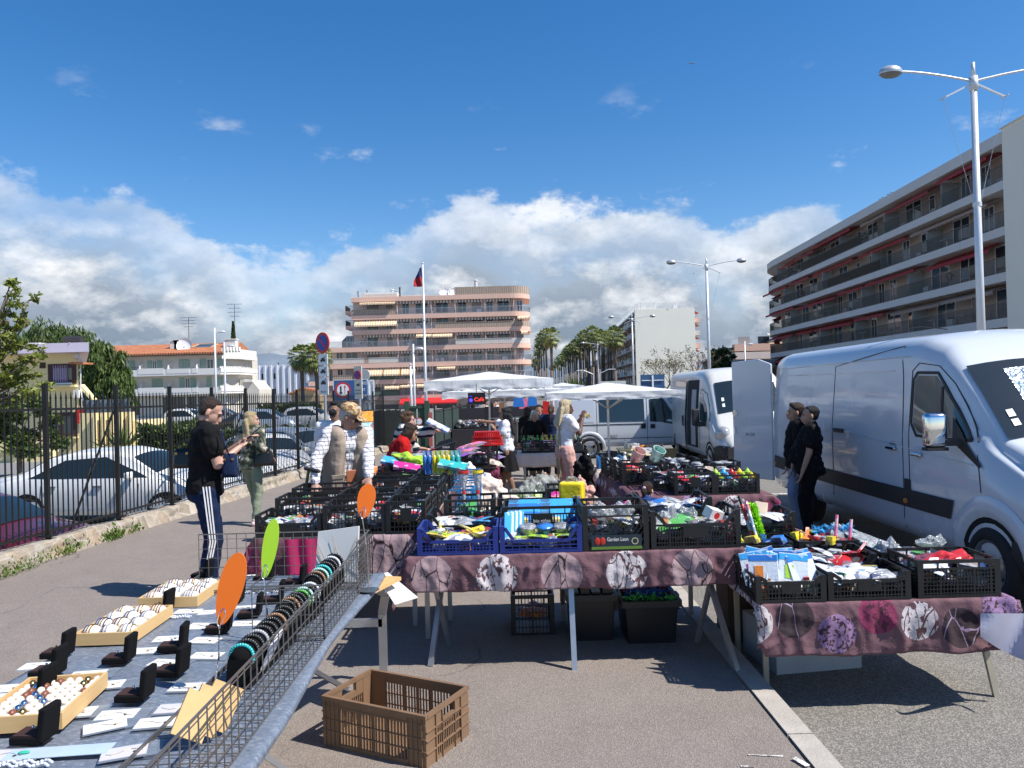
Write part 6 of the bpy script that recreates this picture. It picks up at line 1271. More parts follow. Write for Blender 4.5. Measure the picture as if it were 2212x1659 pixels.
FARC=['white','red','white','magenta','white','purple','beige','white','pink','green','transparent','brown']
for k in range(34):
 x=TB['x0']+.1+1.3*(k%7)/6+jit(.05);y=11.9+(k//7)*.45+jit(.08);c=FARC[(k*5)%12];o=ob('packet',gmesh('packet',c),None,(x,y,TB['z']+.05+.03*(k%3)));o.scale=(1.7,1.8,2.4);o.rotation_euler=(jit(.3),jit(.3),jit(1));tag(o,'%s packed linen on the far sale table by the striped jumper woman'%c,'packet','%s linen packs on the far sale table'%c)
for k in range(6):o=ob('packet',gmesh('packet',('purple','brown','pink')[k%3]),None,(-.75+.03*k,10.6+.06*k,z3+.2+k*.022));o.scale=(2.1,1.7,1.8);o.rotation_euler=(0,-.2,.4+jit(.2));tag(o,'shiny wrapped linen pack in a slanting heap near the skirt woman, %s from the bottom'%rown[k],'packet','slanting heap of linen packs')
s=MB();s.slab([(-.17,0,0),(.17,0,0),(.2,0,.13),(-.2,0,.0)],(0,.12,0));o=s.build('box',M('black_card',(.015,.015,.016),.5),loc=(-1.05,11.3,z3+.22));tag(o,'black open box lettered osso among the far goods','box');text('osso',.06,WS,o,(.05,-.002,.05))
B=thing('basket','bright red slatted basket upside down on the far goods','basket',(-.42,12.2,gz(12)+1.04));s=MB();s.slab([(-.26,-.17,0),(.26,-.17,0),(.26,.17,0),(-.26,.17,0)],(0,0,.02));s.slab([(-.2,-.13,.2),(.2,-.13,.2),(.2,.13,.2),(-.2,.13,.2)],(0,0,.02))
for i in range(15):
 k=-1+2*i/14;s.beam((k*.25,-.165,.0),(k*.19,-.125,.2),.018,.01);s.beam((k*.25,.165,.0),(k*.19,.125,.2),.018,.01)
for z in (.07,.14):s.beam((-.24,-.155,z),(.24,-.155,z),.012)
s.build('basket_body',CRED,B)
MR=[(1.86,8.08,.42,.23),(2.30,8.08,.46,.20),(1.7,8.52,.5,.24),(2.22,8.52,.5,.22),(1.5,8.97,.5,.26),(2.05,8.97,.5,.24),(1.45,9.45,.5,.26),(2.0,9.45,.5,.24),(2.5,9.2,.34,.22),(1.4,9.95,.5,.24),(1.95,9.95,.5,.24)]
for k,(x,y,w,h) in enumerate(MR):
 its=[[('packet','red'),('packet','white'),('packet','green')],[],[('packet','white'),('packet','transparent'),('packet','red')],[('box','beige'),('tub','white')],[('packet','red'),('packet','white')],[('packet','black'),('tub','grey')],[('tub','peach'),('tub','mint'),('bottle','white')],[('packet','white'),('tub','grey')],[('tub','grey')],[('packet','silver'),('packet','black')],[('packet','white'),('packet','grey')]][k]
 crate(x,y,z4,w,.38,h,['nearest left black crate on the middle right table, red and white packs','nearest right black crate on the middle right table, toy juicers'][k] if k<2 else '%s row %s black crate of the middle right table'%(rown[(k-2)//2+1-(k>8)*0],('left','right')[k%2] if k<8 else ('right','left')[k%2]) if k!=8 else 'small black crate at the far right corner of the middle right table','std' if k in (0,1,4) else 'dip',CBK,its,6 if its else 0,.6,plate=1 if k==0 else 0,bx=.03)
for k in range(10):
 c=['lime','sky blue','red','lime','yellow','lime','sky blue','red','yellow','lime'][k];s=MB();s.lathe((0,0,0),[(0,0),(.035,0),(.045,.02),(.045,.03),(.03,.03),(.022,.045),(.0,.075)],14);o=s.build('juicer',gmat(c),loc=(2.14+(k%5)*.085,8.0+(k//5)*.14,z4+.14+.03*(k//5)),smooth=False);tag(o,'small %s citrus squeezer in the nearest right crate of the middle table'%c,'juicer','%s citrus squeezers'%c)
for x,y,c,lb in ((1.42,9.0,'peach','tilted peach coloured beaker on the middle right table'),(1.66,9.05,'mint','tilted mint green beaker beside the peach one')):
 s=MB();s.lathe((0,0,0),[(0,0),(.06,0),(.08,.16),(.074,.16),(.055,.01)],18);o=s.build('beaker',gmat(c),loc=(x,y,z4+.26));o.rotation_euler=(.5,.4,0);tag(o,lb,'beaker')
crate(1.632,4.740,z2,0.421,0.355,0.159,'black crate of freezer bag packs at the left front of the low table','dip',CBK,[],0,.6,plate=1,hl=.8,bx=.02)
crate(2.104,4.750,z2,0.496,0.355,0.168,'black crate of white envelopes, middle front of the low table','dip',CBK,[('packet','white'),('packet','white'),('packet','silver')],8,.7,plate=1,hl=.75,bx=.02)
crate(2.646,4.768,z2,0.496,0.374,0.224,'black crate with a red bag at the right front of the low table','std',CBK,[('packet','white'),('packet','silver'),('packet','black')],6,.72,bx=.02,rows=6)
crate(1.646,5.143,z2,0.411,0.337,0.187,'black crate behind the freezer bags','std',CBK,[('packet','black'),('tub','white'),('packet','blue')],5,.6)
crate(2.104,5.143,z2,0.468,0.355,0.187,'black crate with spatulas, second row of the low table','dip',CBK,[('packet','white'),('packet','red'),('scoop','red'),('packet','transparent')],7,.68,bx=.022)
crate(2.618,5.161,z2,0.486,0.355,0.187,'black crate of green pens, second row of the low table','dip',CBK,[('packet','silver'),('packet','beige'),('packet','green'),('bag','silver')],7,.7,bx=.022)
crate(1.720,5.563,z2,0.468,0.337,0.187,'black crate of brushes at the back left of the low table','std',CBK,[('brush','yellow'),('brush','blue'),('brush','lime'),('scoop','blue')],6,.75)
crate(2.207,5.563,z2,0.430,0.337,0.187,'black crate of dustpans and mops at the back of the low table','std',CBK,[('scoop','red'),('brush','yellow'),('scoop','red'),('packet','transparent'),('brush','orange')],7,.85)
crate(1.870,6.003,z2+.12,0.524,0.374,0.206,'black crate of clear wrapped packs behind the brush crate','dip',CBK,[('packet','silver'),('packet','transparent'),('packet','white')],7,.65,bx=.022)
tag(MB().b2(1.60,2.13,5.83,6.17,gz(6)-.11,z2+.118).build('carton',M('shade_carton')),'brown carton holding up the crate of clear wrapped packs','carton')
o=ob('bag',gmesh('bag','red'),None,(2.67,4.77,z2+.16));o.scale=(1.9,1.3,.8);tag(o,'crumpled red plastic bag in the right front crate of the low table','bag')
o=ob('bag',gmesh('bag','transparent'),None,(2.79,5.14,z2+.18));o.scale=(1.1,.9,.8);tag(o,'crumpled clear plastic bag on the green pen crate','bag')
FP=[(-.2,.0,.0,'white','freezer bag pack with blue heading and orange icons, upright'),(.02,.03,.02,'white','freezer bag pack tilted left beside the blue strip pack'),(-.1,-.06,.01,'sky blue','bright blue strip pack leaning among the freezer bags')]
for k in range(11):
 x=1.50+(k%4)*.088;y=4.65+(k//4)*.092;B=thing('freezer_bag_pack','pale blue and white packet of zip bags standing in the left front crate','packet',(x,y,z2+.08),group='zip bag packets in the left front crate');B.rotation_euler=(-.35+jit(.15),jit(.35),jit(.4));s=MB();s.box((0,0,.09),(.17,.012,.2));s.build('packet',M('icy_film',(.66,.72,.78),.15,var=.15,sc=20,bmp=.4),B)
 s=MB();s.b2(-.085,.085,-.0085,-.0065,.15,.185);s.build('blue_heading',gmat('sky blue') if k%3 else gmat('blue'),B)
 if k%2==0:s=MB();s.b2(-.05,-.0,-.009,-.0065,.04,.12);s.build('print',gmat(('orange','lime','magenta','teal','yellow','green')[k//2]),B)
 if k==1:text('LAUNDRY',.032,M('print_dark'),B,(.0,-.009,.11))
 if k==6:text('Caffè',.04,M('print_blue',(.05,.1,.4)),B,(.02,-.009,.06))
def stick(p0,p1,r,mats,label,name='broom_handle',cat='handle'):
 B=thing(name,label,cat,p0);p0=V(p0);d=V(p1)-p0;n=len(mats)
 for k,m in enumerate(mats):s=MB();s.tube(d*(k/n),d*((k+1)/n),r,r,10);s.build('handle_section',m,B)
a=at(1634,1185,5.52);b=at(1597,1072,5.75);stick(a,b,.014,[gmat('red'),gmat('red'),gmat('white'),gmat('red'),gmat('red'),BPL],'dark red telescopic broom handle standing in the back left crate')
a=at(1642,1190,5.42);b=at(1612,1083,5.61);stick(a,b,.011,[gmat('white'),gmat('white'),gmat('white'),gmat('white'),gmat('pink')],'white handle with a pink tip beside the red broom handle')
for px,lb in ((1803,'left one of two pink stick handles in the dustpan crate'),(1834,'right one of two pink stick handles in the dustpan crate')):a=at(px,1180,5.47);b=at(px+5,1112 if px<1820 else 1122,5.52);stick(a,b,.011,[gmat('red'),gmat('pink'),gmat('pink')],lb)
B=thing('fluffy_duster','big lime green fluffy duster standing beside the red handle','duster',at(1640,1150,5.56));s=MB();base=V((0,0,0));ax=at(1625,1095,5.66)-at(1640,1150,5.56)
for i in range(900):
 k=R.random();p=ax*(k*1.35-.25);dv=V((R.gauss(0,1),R.gauss(0,1),R.gauss(0,.5))).normalized();leaf(s,p,.045,d=dv,asp=.3)
s.build('fibres',M('lime_fibre',(.35,.75,.02),.7,var=.2),B)
s=MB()
for i in range(220):leaf(s,(R.uniform(-.14,.14),jit(.05),R.uniform(-.01,.03)),.05,asp=.3)
tag(s.build('mop_head',M('blue_fibre',(.03,.3,.6),.7),loc=at(1795,1147,5.70)),'blue fringed mop head lying on the dustpan crate','mop')
p=at(1860,1165,5.61);o=MB().box((0,0,0),(.42,.2,.012)).build('packet',gmat('transparent'),loc=p);o.rotation_euler=(.3,.35,-.4);tag(o,'long clear wrapped pack sloping down from the dustpan crate','packet')
p=at(1640,1120,5.98);o=MB().box((0,0,0),(.11,.03,.26)).build('box',M('carton_cream',(.7,.55,.42),.6),loc=p);o.rotation_euler=(-.1,.2,.2);tag(o,'tall pinkish cream card box behind the lime duster','box')
B=thing('box','white box with a red ribbon behind the paper crate','box',at(1490,1120,6.17),.1);MB().box((0,0,.02),(.36,.05,.24)).build('box',WS,B);MB().box((.06,-.027,.02),(.05,.004,.24)).build('ribbon',RS,B)
p=on(1152,1372);crate(p.x,p.y+.2,p.z,.33,.40,.30,'empty looking black slatted crate on the ground under the front table','std',CBK,[('packet','orange'),('packet','red'),('packet','peach')],3,.45,jum=False,bx=.026)
BT=M('tote_black_plastic',(.013,.013,.015),.4)
def tote(px0,px1,pyb,h,label,lid):
 a=on(px0,pyb);b=on(px1,pyb);w=b.x-a.x;d=.5;B=thing('storage_tote',label,'box',((a.x+b.x)/2,a.y+d/2,gz(a.y)));s=MB()
 for sx in (-1,1):s.slab([(sx*w*.44,-d*.44,0),(sx*w*.44,d*.44,0),(sx*w*.5,d*.5,h),(sx*w*.5,-d*.5,h)],(-sx*.008,0,0))
 for sy in (-1,1):s.slab([(-w*.44,sy*d*.44,0),(w*.44,sy*d*.44,0),(w*.5,sy*d*.5,h),(-w*.5,sy*d*.5,h)],(0,-sy*.008,0))
 s.b2(-w*.43,w*.43,-d*.43,d*.43,.002,.015);s.build('tote_body',BT,B);s=MB()
 for sx in (-1,1):s.b2(sx*w*.5,sx*(w*.5+.025),-d*.52,d*.52,h-.04,h+.005)
 for sy in (-1,1):s.b2(-w*.5-.02,w*.5+.02,sy*d*.5,sy*(d*.5+.025),h-.04,h+.004)
 s.build('rim',BT,B)
 for sx in (-1,1):s=MB();s.b2(sx*(w*.5+.025),sx*(w*.5+.05),-.05,.05,h-.12,h-.01);s.build('latch',BT,B)
 if lid:
  s=MB()
  for k in range(4):s.b2(-w*.48+k*w*.24,-w*.48+(k+1)*w*.24-.015,-d*.48,d*.48,h+.006,h+.02+.03*(k%2))
  s.build('lid',BT,B)
 return B
tote(1232,1332,1388,.34,'black storage tote with a ribbed lid under the front table',True);B=tote(1352,1470,1394,.31,'open black storage tote full of coloured dusters under the front table',False);bl=B.location
for k,c in enumerate((((.1,.5,.1),'green'),((.02,.15,.6),'blue'),((.6,.06,.02),'red'),((.7,.3,.02),'orange'),((.05,.3,.65),'sky blue'))):
 s=MB()
 for i in range(260):leaf(s,(R.uniform(-.18,.18),jit(.04),jit(.04)),.04,asp=.35)
 o=s.build('duster',M('fibre_'+c[1].replace(' ','_'),c[0],.8,var=.2),loc=bl+V((0,-.19+k*.075,.30+.028*k)));tag(o,'%s fluffy duster lying in the open black tote'%c[1],'duster')
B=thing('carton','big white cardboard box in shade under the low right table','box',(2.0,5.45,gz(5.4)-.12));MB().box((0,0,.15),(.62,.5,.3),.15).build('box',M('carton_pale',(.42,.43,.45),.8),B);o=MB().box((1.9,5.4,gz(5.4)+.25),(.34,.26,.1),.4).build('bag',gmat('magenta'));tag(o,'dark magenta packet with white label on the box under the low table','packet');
q=MB();q.grid(lambda u,v:at(2118+105*u,1325+(50+78*u*(1-.3*u))*v,4.42-.08*math.sin(u*5+v*2)),10,6);tag(q.build('cloth_corner',M('lilac_white_lining',(.42,.42,.52),.85),smooth=True),'pale lilac lining of the cloth hanging at the far right end of the low table','cloth')
BCR=crate(-.66,4.06,gz(4.05),.60,.385,.245,'empty brown slatted plastic crate on the asphalt in front','std',CBR,jum=False,rz=rad(-27),bx=.014)
def brown():
 s=MB();w,d,h=.645,.41,.26;th=.012
 for sx in (-1,1):
  for sy in (-1,1):s.b2(sx*w/2,sx*(w/2-.11),sy*d/2,sy*(d/2-th),0,h-.02);s.b2(sx*w/2,sx*(w/2-th),sy*(d/2-th),sy*(d/2-.085),0,h-.02)
 for sy in (-1,1):
  s.b2(-w/2-.004,w/2+.004,sy*(d/2+.006),sy*(d/2-.014),h-.02,h);s.b2(-w/2,w/2,sy*(d/2+.003),sy*(d/2-.002),h-.05,h-.045);s.b2(-w/2+.11,w/2-.11,sy*d/2,sy*(d/2-.01),h-.055,h-.02);s.b2(-w/2+.11,w/2-.11,sy*d/2,sy*(d/2-.01),0,.025)
  for i in range(23):
   x=-w/2+.11+(w-.22)*i/22;s.b2(x-.003,x+.003,sy*d/2,sy*(d/2-.009),.02,h-.05)
  for z in (.08,.14):s.b2(-w/2-.001,w/2+.001,sy*(d/2+.005),sy*(d/2-.004),z,z+.005)
  for i in (-1,0,1):s.b2(i*.09-.008,i*.09+.008,sy*d/2,sy*(d/2-.008),.02,h-.05)
  for sx in (-1,1):
   for k in range(4):s.b2(sx*(w/2-.02-k*.028),sx*(w/2-.023-k*.028),sy*(d/2+.006),sy*d/2,0,h-.01)
 for sx in (-1,1):
  s.b2(sx*(w/2+.006),sx*(w/2-.014),-d/2+.014,d/2-.014,h-.02,h);s.b2(sx*w/2,sx*(w/2-.01),-d/2+.085,-.06,h-.1,h-.02);s.b2(sx*w/2,sx*(w/2-.01),.06,d/2-.085,h-.1,h-.02);s.b2(sx*w/2,sx*(w/2-.01),-d/2+.085,d/2-.085,0,.025)
  s.b2(sx*(w/2+.01),sx*(w/2-.01),-.062,.062,h-.08,h-.068);s.b2(sx*w/2,sx*(w/2-.01),-.06,.06,h-.1,h-.08)
  for i in range(15):y=-d/2+.085+(d-.17)*i/14;s.b2(sx*w/2,sx*(w/2-.009),y-.003,y+.003,.02,h-.09)
  for z in (.07,.13,.175):s.b2(sx*(w/2+.008),sx*(w/2-.004),-d/2,d/2,z,z+.006)
  for y in (-.12,-.06,.06,.12):s.b2(sx*(w/2+.008),sx*w/2,y-.003,y+.003,0,h-.02)
 s.b2(-w/2+.012,w/2-.012,-d/2+.012,d/2-.012,.004,.012);return s.mesh('crate',CBR)
BCR.data=brown()
JT=gz(3)+.765;JF=bpy.data.materials.new('marbled_grey_cloth');t=nt(JF);co=obco(t,(1,2.2,1));n=tnoise(t,co,42,5,.75);n2=tnoise(t,co,3,3)
princ(t,mixc(t,1.,ramp(t,n,[(.35,(.10,.125,.17)),(.52,(.155,.185,.235)),(.62,(.22,.25,.3)),(.72,(.5,.52,.55))]),math_(t,'MULTIPLY_ADD',n2,.5,.75),'MULTIPLY'),.45,spec=.4,normal=bump(t,tnoise(t,obco(t),5,3),.2,.02))
JX0,JX1,JY0,JY1=-1.95,-.80,.9,4.52
s=MB()
def jf(u,v):
 y=JY0+(JY1-JY0)*v;xr=JX1+.02*math.sin(y*3.3);xl=JX0-.12*max(0,(2.6-y))+.12*max(0,y-3.9)**1.;w=xr-xl;q=u*(w+.022)
 if q<=w:return V((xl+q,y,JT+.003*noise.noise(V((q*6,y*6,0)))))
 k=(q-w);return V((xr+.004+k*.25+k*.25*noise.noise(V((y*4,1,0))),y,JT-k*.95))
s.grid(jf,50,110);o=s.build('tablecloth',JF,smooth=True);sm_=o.modifiers.new('t','SOLIDIFY');sm_.thickness=.004;tag(o,'marbled blue grey oilcloth covering the jewellery table','tablecloth')
B=thing('folding_table','folding table with bent grey metal legs under the jewellery','table',(-1.35,3,gz(3)));s=MB();s.b2(-.55,.50,-2,1.5,.735,.758);s.build('table_top',M('chipboard',(.62,.38,.15),.8,var=.2,sc=40),B)
for pts in ([(.48,1.9,0),(.48,1.9,.42),(.53,1.75,.58),(.5,1.42,.735)],[(-.5,1.9,0),(-.5,1.9,.42),(-.5,1.4,.735)]):s=MB();[s.beam(a,b,.05,.03,(0,1,0)) for a,b in zip(pts,pts[1:])];s.build('leg',ALU,B)
s=MB();s.beam((-.5,1.9,.36),(.48,1.9,.36),.03,.05);s.build('crossbar',ALU,B)
for a,b in (((.27,1.75,.0),(-.25,1.0,.7)),((.20,.74,.0),(-.25,.2,.7))):s=MB();s.beam(a,b,.045,.025);s.build('leg',ALU,B)
q=MB();q.slab([(-.83,4.5,JT-.004),(-.70,4.35,JT-.14),(-.60,4.6,JT-.17),(-.78,4.62,JT-.02)],(0,0,-.004));tag(q.build('cloth_corner',M('white_cloth_back',(.55,.54,.52),.9)),'pale underside of the cloth hanging off the far corner of the jewellery table','cloth')
q=MB();q.box((-.80,4.35,JT-.03),(.12,.36,.02),-.35);tag(q.build('board',M('chipboard')),'bare chipboard edge poking out at the far corner of the jewellery table','board')
def jp(px,py,h=.0):return on(px,py,.765+.012+h)
def c0(x,y):return .3055*x,1152+.3055*y
def cA(x,y):return 384+.3386*x,1097.2+.3386*y
VEL=M('black_velvet',(.006,.006,.007),1.,spec=.15);VIN=M('dark_brown_velvet',(.035,.012,.01),.9)
def jbox(px,py,label,sc=1.,rz=.0):
 p=jp(px,py);B=thing('jewellery_box',label,'jewellery box',p,rz);w=.085*sc
 o=MB().box((0,0,.012*sc),(w*1.15,w,.024*sc)).build('base',VEL,B);smooth_edge(o,.004,2)
 MB().box((-.004,0,.0255*sc),(w*.95,w*.8,.003)).build('lining',VIN,B);o=MB().box((w*.60,0,.058*sc),(.022*sc,w,.105*sc),0,0,.12).build('lid',VEL,B);smooth_edge(o,.006,3)
 s=MB();s.lathe((0,0,.031*sc),[(.008,-.0015),(.0098,-.0015),(.0098,.0015),(.008,.0015)],14,'Y');s.ell((0,-.0,.042*sc),(.005,.005,.004),8,5);s.build('ring',CHR if len(label)%2 else M('gold',(.75,.5,.18),.2,1.),B)
JB=[(c0(400,868),'open black ring box left of the middle bracelet tray'),(c0(330,1000),'open black ring box just below the one beside the middle tray'),(c0(240,1150),'open black ring box with dark brown base, third down the left side'),(c0(235,1460),'nearest open black box with a gold pendant, bottom left'),(c0(835,905),'open black ring box right of the middle bracelet tray'),(c0(1215,820),'open black ring box left of the orange price paddle'),(c0(1205,995),'open black box directly below the one by the orange paddle'),(c0(945,1168),'open black box with a silver ring in the table centre'),(c0(1130,548),'open black box standing before the far bracelet tray'),(c0(1425,308),'open black box beside the tracksuit leg at the table end'),(cA(255,785),'open black box right behind the orange price paddle'),(cA(345,600),'black box between the far tray and the green paddle'),(cA(455,690),'black box lid just right of the nearest paddle, mid table'),(cA(600,600),'small black box beside the bead bracelets'),(cA(545,455),'small black box behind the green paddle'),(cA(745,485),'small black box at the foot of the white display card')]
for k,((x,y),lb) in enumerate(JB):jbox(x,y,lb,1.0 if y>1440 else .98,jit(.15))
CARD=M('card_ivory',(.70,.69,.66),.6,var=.05);CARDP=M('card_greyish',(.55,.53,.56),.6,var=.05);GOLD=M('gold',(.75,.5,.18),.2,1.);FILM=M('clear_film',(.3,.35,.42),.05,var=.1,alpha=.35)
CL=[(270,940,.1),(620,1000,.15),(745,1075,.2),(1000,835,.1),(1195,748,.1),(1450,760,-.15),(1170,920,-.2),(1460,868,-.1),(50,1100,.1),(10,1165,.1),(530,1270,.15),(830,1285,.12),(745,1365,.5),(1110,1340,.15),(1330,1090,.0),(1245,1240,.1),(880,1550,.35),(45,1575,.05),(1330,555,0),(1430,655,-.1),(1500,560,.1)]
CL2=[(430,440,.1),(690,480,0),(1060,150+420,0),(150,760,0),(410,640,.1),(430,740,0)]
for k,(pp,a) in enumerate([(c0(x,y),a) for x,y,a in CL]+[(cA(x,y),a) for x,y,a in CL2]):
 p=jp(*pp,-.006);B=thing('jewellery_card','small white card with a fine gold chain laid flat on the grey cloth','card',p,a,'necklace cards laid on the grey cloth');MB().box((0,0,.002),(.125,.075,.002)).build('card',CARDP if k in (16,15,17) else CARD,B)
 s=MB();s.path([V((-.05+.1*i/6,.012*math.sin(i*1.1+k),.004)) for i in range(7)],.0006,4);s.ell((.03,-.012,.005),(.006,.005,.002),8,4);s.build('chain',GOLD,B);MB().box((.02,0,.0008),(.17,.1,.0008)).build('plastic_sleeve',FILM,B)
x,y=c0(420,1545);p=jp(x,y,-.004);B=thing('necklace_packet','long clear packet with a green stone necklace near the bottom edge','packet',p,.1);MB().box((0,0,.001),(.3,.07,.002)).build('packet',M('pale_blue_film',(.45,.55,.66),.2),B);q=MB();q.ell((-.1,0,.006),(.018,.008,.004));q.build('stone',M('green_stone',(.05,.45,.3),.2),B)
for px,py,n,lb in ((c0(1210,600)[0],c0(1210,600)[1],18,'white and silver bead strand lying below the far bracelet tray'),(c0(120,1650)[0],c0(120,1650)[1],24,'white bead strand at the very bottom left of the table'),(cA(530,545)[0],cA(530,545)[1],16,'white and blue bead heap under the green paddle'),(cA(820,490)[0],cA(820,490)[1],12,'small grey bead bundle below the display card')):
 s=MB();p=jp(px,py)
 for r_ in range(2):
  for i in range(n):s.ell((-.10+.2*i/n+.0,.02*r_+.008*math.sin(i),.004),(.0065,.005,.0045),6,4)
 tag(s.build('bead_strand',M('pearl_beads',(.62,.66,.75),.2,var=.3,sc=60),loc=p,smooth=True),lb,'beads')
WDT=bpy.data.materials.new('tray_pine');t=nt(WDT);co=obco(t,(1.5,1.5,22));princ(t,mixc(t,tnoise(t,co,3,5,.6),(.55,.34,.13),(.70,.49,.24)),.5);PIL=M('cream_pillow',(.70,.64,.56),.8,var=.06)
def tray(pf,w,d,rz,label,nx,ny,rings=False):
 p=jp(*pf);mr=Matrix.Rotation(rz,3,'Z');c=p+mr @ V((w/2,d/2,0));B=thing('bracelet_tray',label,'tray',c,rz);s=MB();h=.052
 s.b2(-w/2,w/2,-d/2,-d/2+.01,0,h).b2(-w/2,w/2,d/2-.01,d/2,0,h).b2(-w/2,-w/2+.01,-d/2+.01,d/2-.01,0,h).b2(w/2-.01,w/2,-d/2+.01,d/2-.01,0,h).b2(-w/2+.01,w/2-.01,-d/2+.01,d/2-.01,.002,.01);s.build('wooden_frame',WDT,B)
 BM=[M('bangle_gold',(.65,.42,.15),.25,1.),M('bangle_navy',(.03,.04,.12),.4),M('bangle_brown',(.2,.07,.04),.4),CHR,M('bangle_blue',(.25,.3,.36),.3)]
 for j in range(ny):
  for i in range(nx):
   x=-w/2+.01+(w-.02)*(i+.5)/nx;y=-d/2+.01+(d-.02)*(j+.5)/ny
   if rings:
    q=MB();q.ell((0,0,0),((w-.02)/nx*.42,(d-.02)/ny*.42,.015),10,6);tag(q.build('ring',R.choice([BM[0],BM[2],CHR,PIL,PIL,PIL,PIL,PIL]),loc=c+mr @ V((x,y,.035)),smooth=True),'chunky ring set in the white cushion of the ring tray','ring','rings in the ring tray');continue
   q=MB();q.ell((0,0,0),((w-.02)/nx*.56,(d-.02)/ny*.36,.03),14,8);P=tag(q.build('bracelet_pillow',PIL,loc=c+mr @ V((x,y,.04)),smooth=True),'cream pillow wound with %s bracelets in the %s'%(('narrow','striped','mixed')[(i+j)%3],label[:46].rsplit(' ',1)[0]),'pillow','bracelet pillows in the '+label);P.rotation_euler=(0,0,rz+jit(.15))
   for k in range(R.choice((2,3,4))):xx=-.02+.014*k+jit(.003);q=MB();ry,rz_=(d-.02)/ny*.36+.002,.032;kk=math.sqrt(max(.1,1-(xx/((w-.02)/nx*.56))**2));q.path([V((xx,ry*kk*math.cos(a_),rz_*kk*math.sin(a_))) for a_ in [rad(-10+20*z_) for z_ in range(11)]],.0028,5);q.build('bracelet',R.choice(BM),P)
tray((.3055*975,1152+.3055*533),.30,.36,.02,'far pine tray of bracelet pillows',3,4)
tray((.3055*520,1152+.3055*798),.25,.42,.02,'middle pine tray of bracelet pillows',3,4)
tray((-62,1590),.27,.36,.12,'near pine tray of rings cut off at the left edge',8,9,True)
WIR=M('wire_dark_metal',(.26,.235,.21),.4,.75,var=.25,sc=20)
def wire_basket(x0,x1,y0,y1,h,label,step=.055,tilt=0.):
 cx,cy=(x0+x1)/2,(y0+y1)/2;B=thing('wire_basket',label,'wire basket',(cx,cy,JT+.012));a,b=(x1-x0)/2,(y1-y0)/2;r=.0017
 for nm,P,Q in (('side_grid',V((a,-b,0)),V((a,b,0))),('side_grid',V((-a,-b,0)),V((-a,b,0))),('end_grid',V((-a,b,0)),V((a,b,0))),('end_grid',V((-a,-b,0)),V((a,-b,0)))):
  hh=h if nm=='end_grid' or P.x>0 else h*.05
  if nm=='end_grid' and P.y<0:hh=h*.05
  if nm=='side_grid' and x1-x0>.8:hh=h*(1 if P.x>0 else .05)
  s=MB();L=(Q-P).length;n=max(2,int(L/step));u=V((0,0,hh))
  s.beam(P+u,Q+u,.006);
  for i in range(n+1):p=P.lerp(Q,i/n);s.beam(p,p+u,r*2)
  for k in range(int(hh/step)+1):z=V((0,0,k*step));s.beam(P+z,Q+z,r*1.6)
  s.build(nm,WIR,B)
 s=MB();n=max(2,int(2*b/step))
 for i in range(n+1):y=-b+2*b*i/n;s.beam((-a,y,0),(a,y,0),r*1.6)
 n=max(2,int(2*a/(step*1.3)))
 for i in range(n+1):x=-a+2*a*i/n;s.beam((x,-b,.004),(x,b,.004),r*2)
 s.build('floor_grid',WIR,B)
wire_basket(-1.14,-.835,1.7,3.28,.235,'long wire grid basket along the near right edge of the jewellery table')
wire_basket(-1.14,-.835,3.3,4.42,.235,'wire grid basket at the far right edge of the jewellery table')
wire_basket(-1.86,-.86,4.12,4.48,.25,'wide wire grid basket across the far end of the jewellery table')
def roll(p,q_,r,cols,label):
 p,q_=V(p),V(q_);B=thing('bracelet_roll',label,'display roll',p);d=q_-p;MB().tube((0,0,0),d,r,r,20).build('velvet_roll',VEL,B,True);n=d.normalized();s1=n.cross(V((0,0,1))).normalized();u1=s1.cross(n)
 MB().slab([s1*-.04-V((0,0,.0)),s1*.04,s1*.05-V((0,0,p.z-JT-.015)),s1*-.05-V((0,0,p.z-JT-.015))],d*.98).build('velvet_stand',VEL,B)
 for k,c in enumerate(cols):
  s=MB();cc=d*((k+.6)/(len(cols)+.2))
  for i in range(22):a_=rad(-40+260*i/21);s.ell(cc+s1*math.cos(a_)*(r+.007)+u1*math.sin(a_)*(r+.007),(.0078,)*3,7,5)
  s.build('bead_bracelet',M('beads_'+c.replace(' ','_'),PALL[c],.2),B,True)
zr_=JT+.11
roll((-1.02,2.78,zr_),(-1.0,3.3,zr_+.01),.036,['teal','black','black','grey','black','black','black','brown','black','black'],'black velvet roll with turquoise and dark bead bracelets, nearest')
roll((-1.03,3.36,zr_),(-1.0,3.72,zr_),.038,['black','brown','black','black','green','mint','black','transparent'],'black velvet roll packed with green, purple and amber bead bracelets')
roll((-1.02,3.78,zr_+.01),(-.98,4.15,zr_+.05),.038,['black','brown','mint','teal','black','black','silver','black'],'far black velvet roll with turquoise and white bead bracelets')
a=jp(*cA(790,478));b=jp(*cA(1062,360));B=thing('display_board','leaning white board hung with fine gold chains','display board',(-1.03,4.3,JT+.014),-.22);s=MB();s.slab([(-.12,0,0),(.14,0,.0),(.135,.05,.30),(-.115,.05,.265)],(0,.012,0));s.build('board',CARD,B)
s=MB()
for k,(x0_,x1_,z0_) in enumerate(((-.11,.13,.2),(-.11,.12,.16),(-.1,.1,.12),(-.11,.0,.18),(-.02,.13,.24))):s.path([V((x0_+(x1_-x0_)*i/10,z0_*0-.004+.045*(z0_-.14*math.sin(math.pi*i/10))/.28,z0_-.13*math.sin(math.pi*i/10))) for i in range(11)],.0012,4)
s.build('chain',GOLD,B)
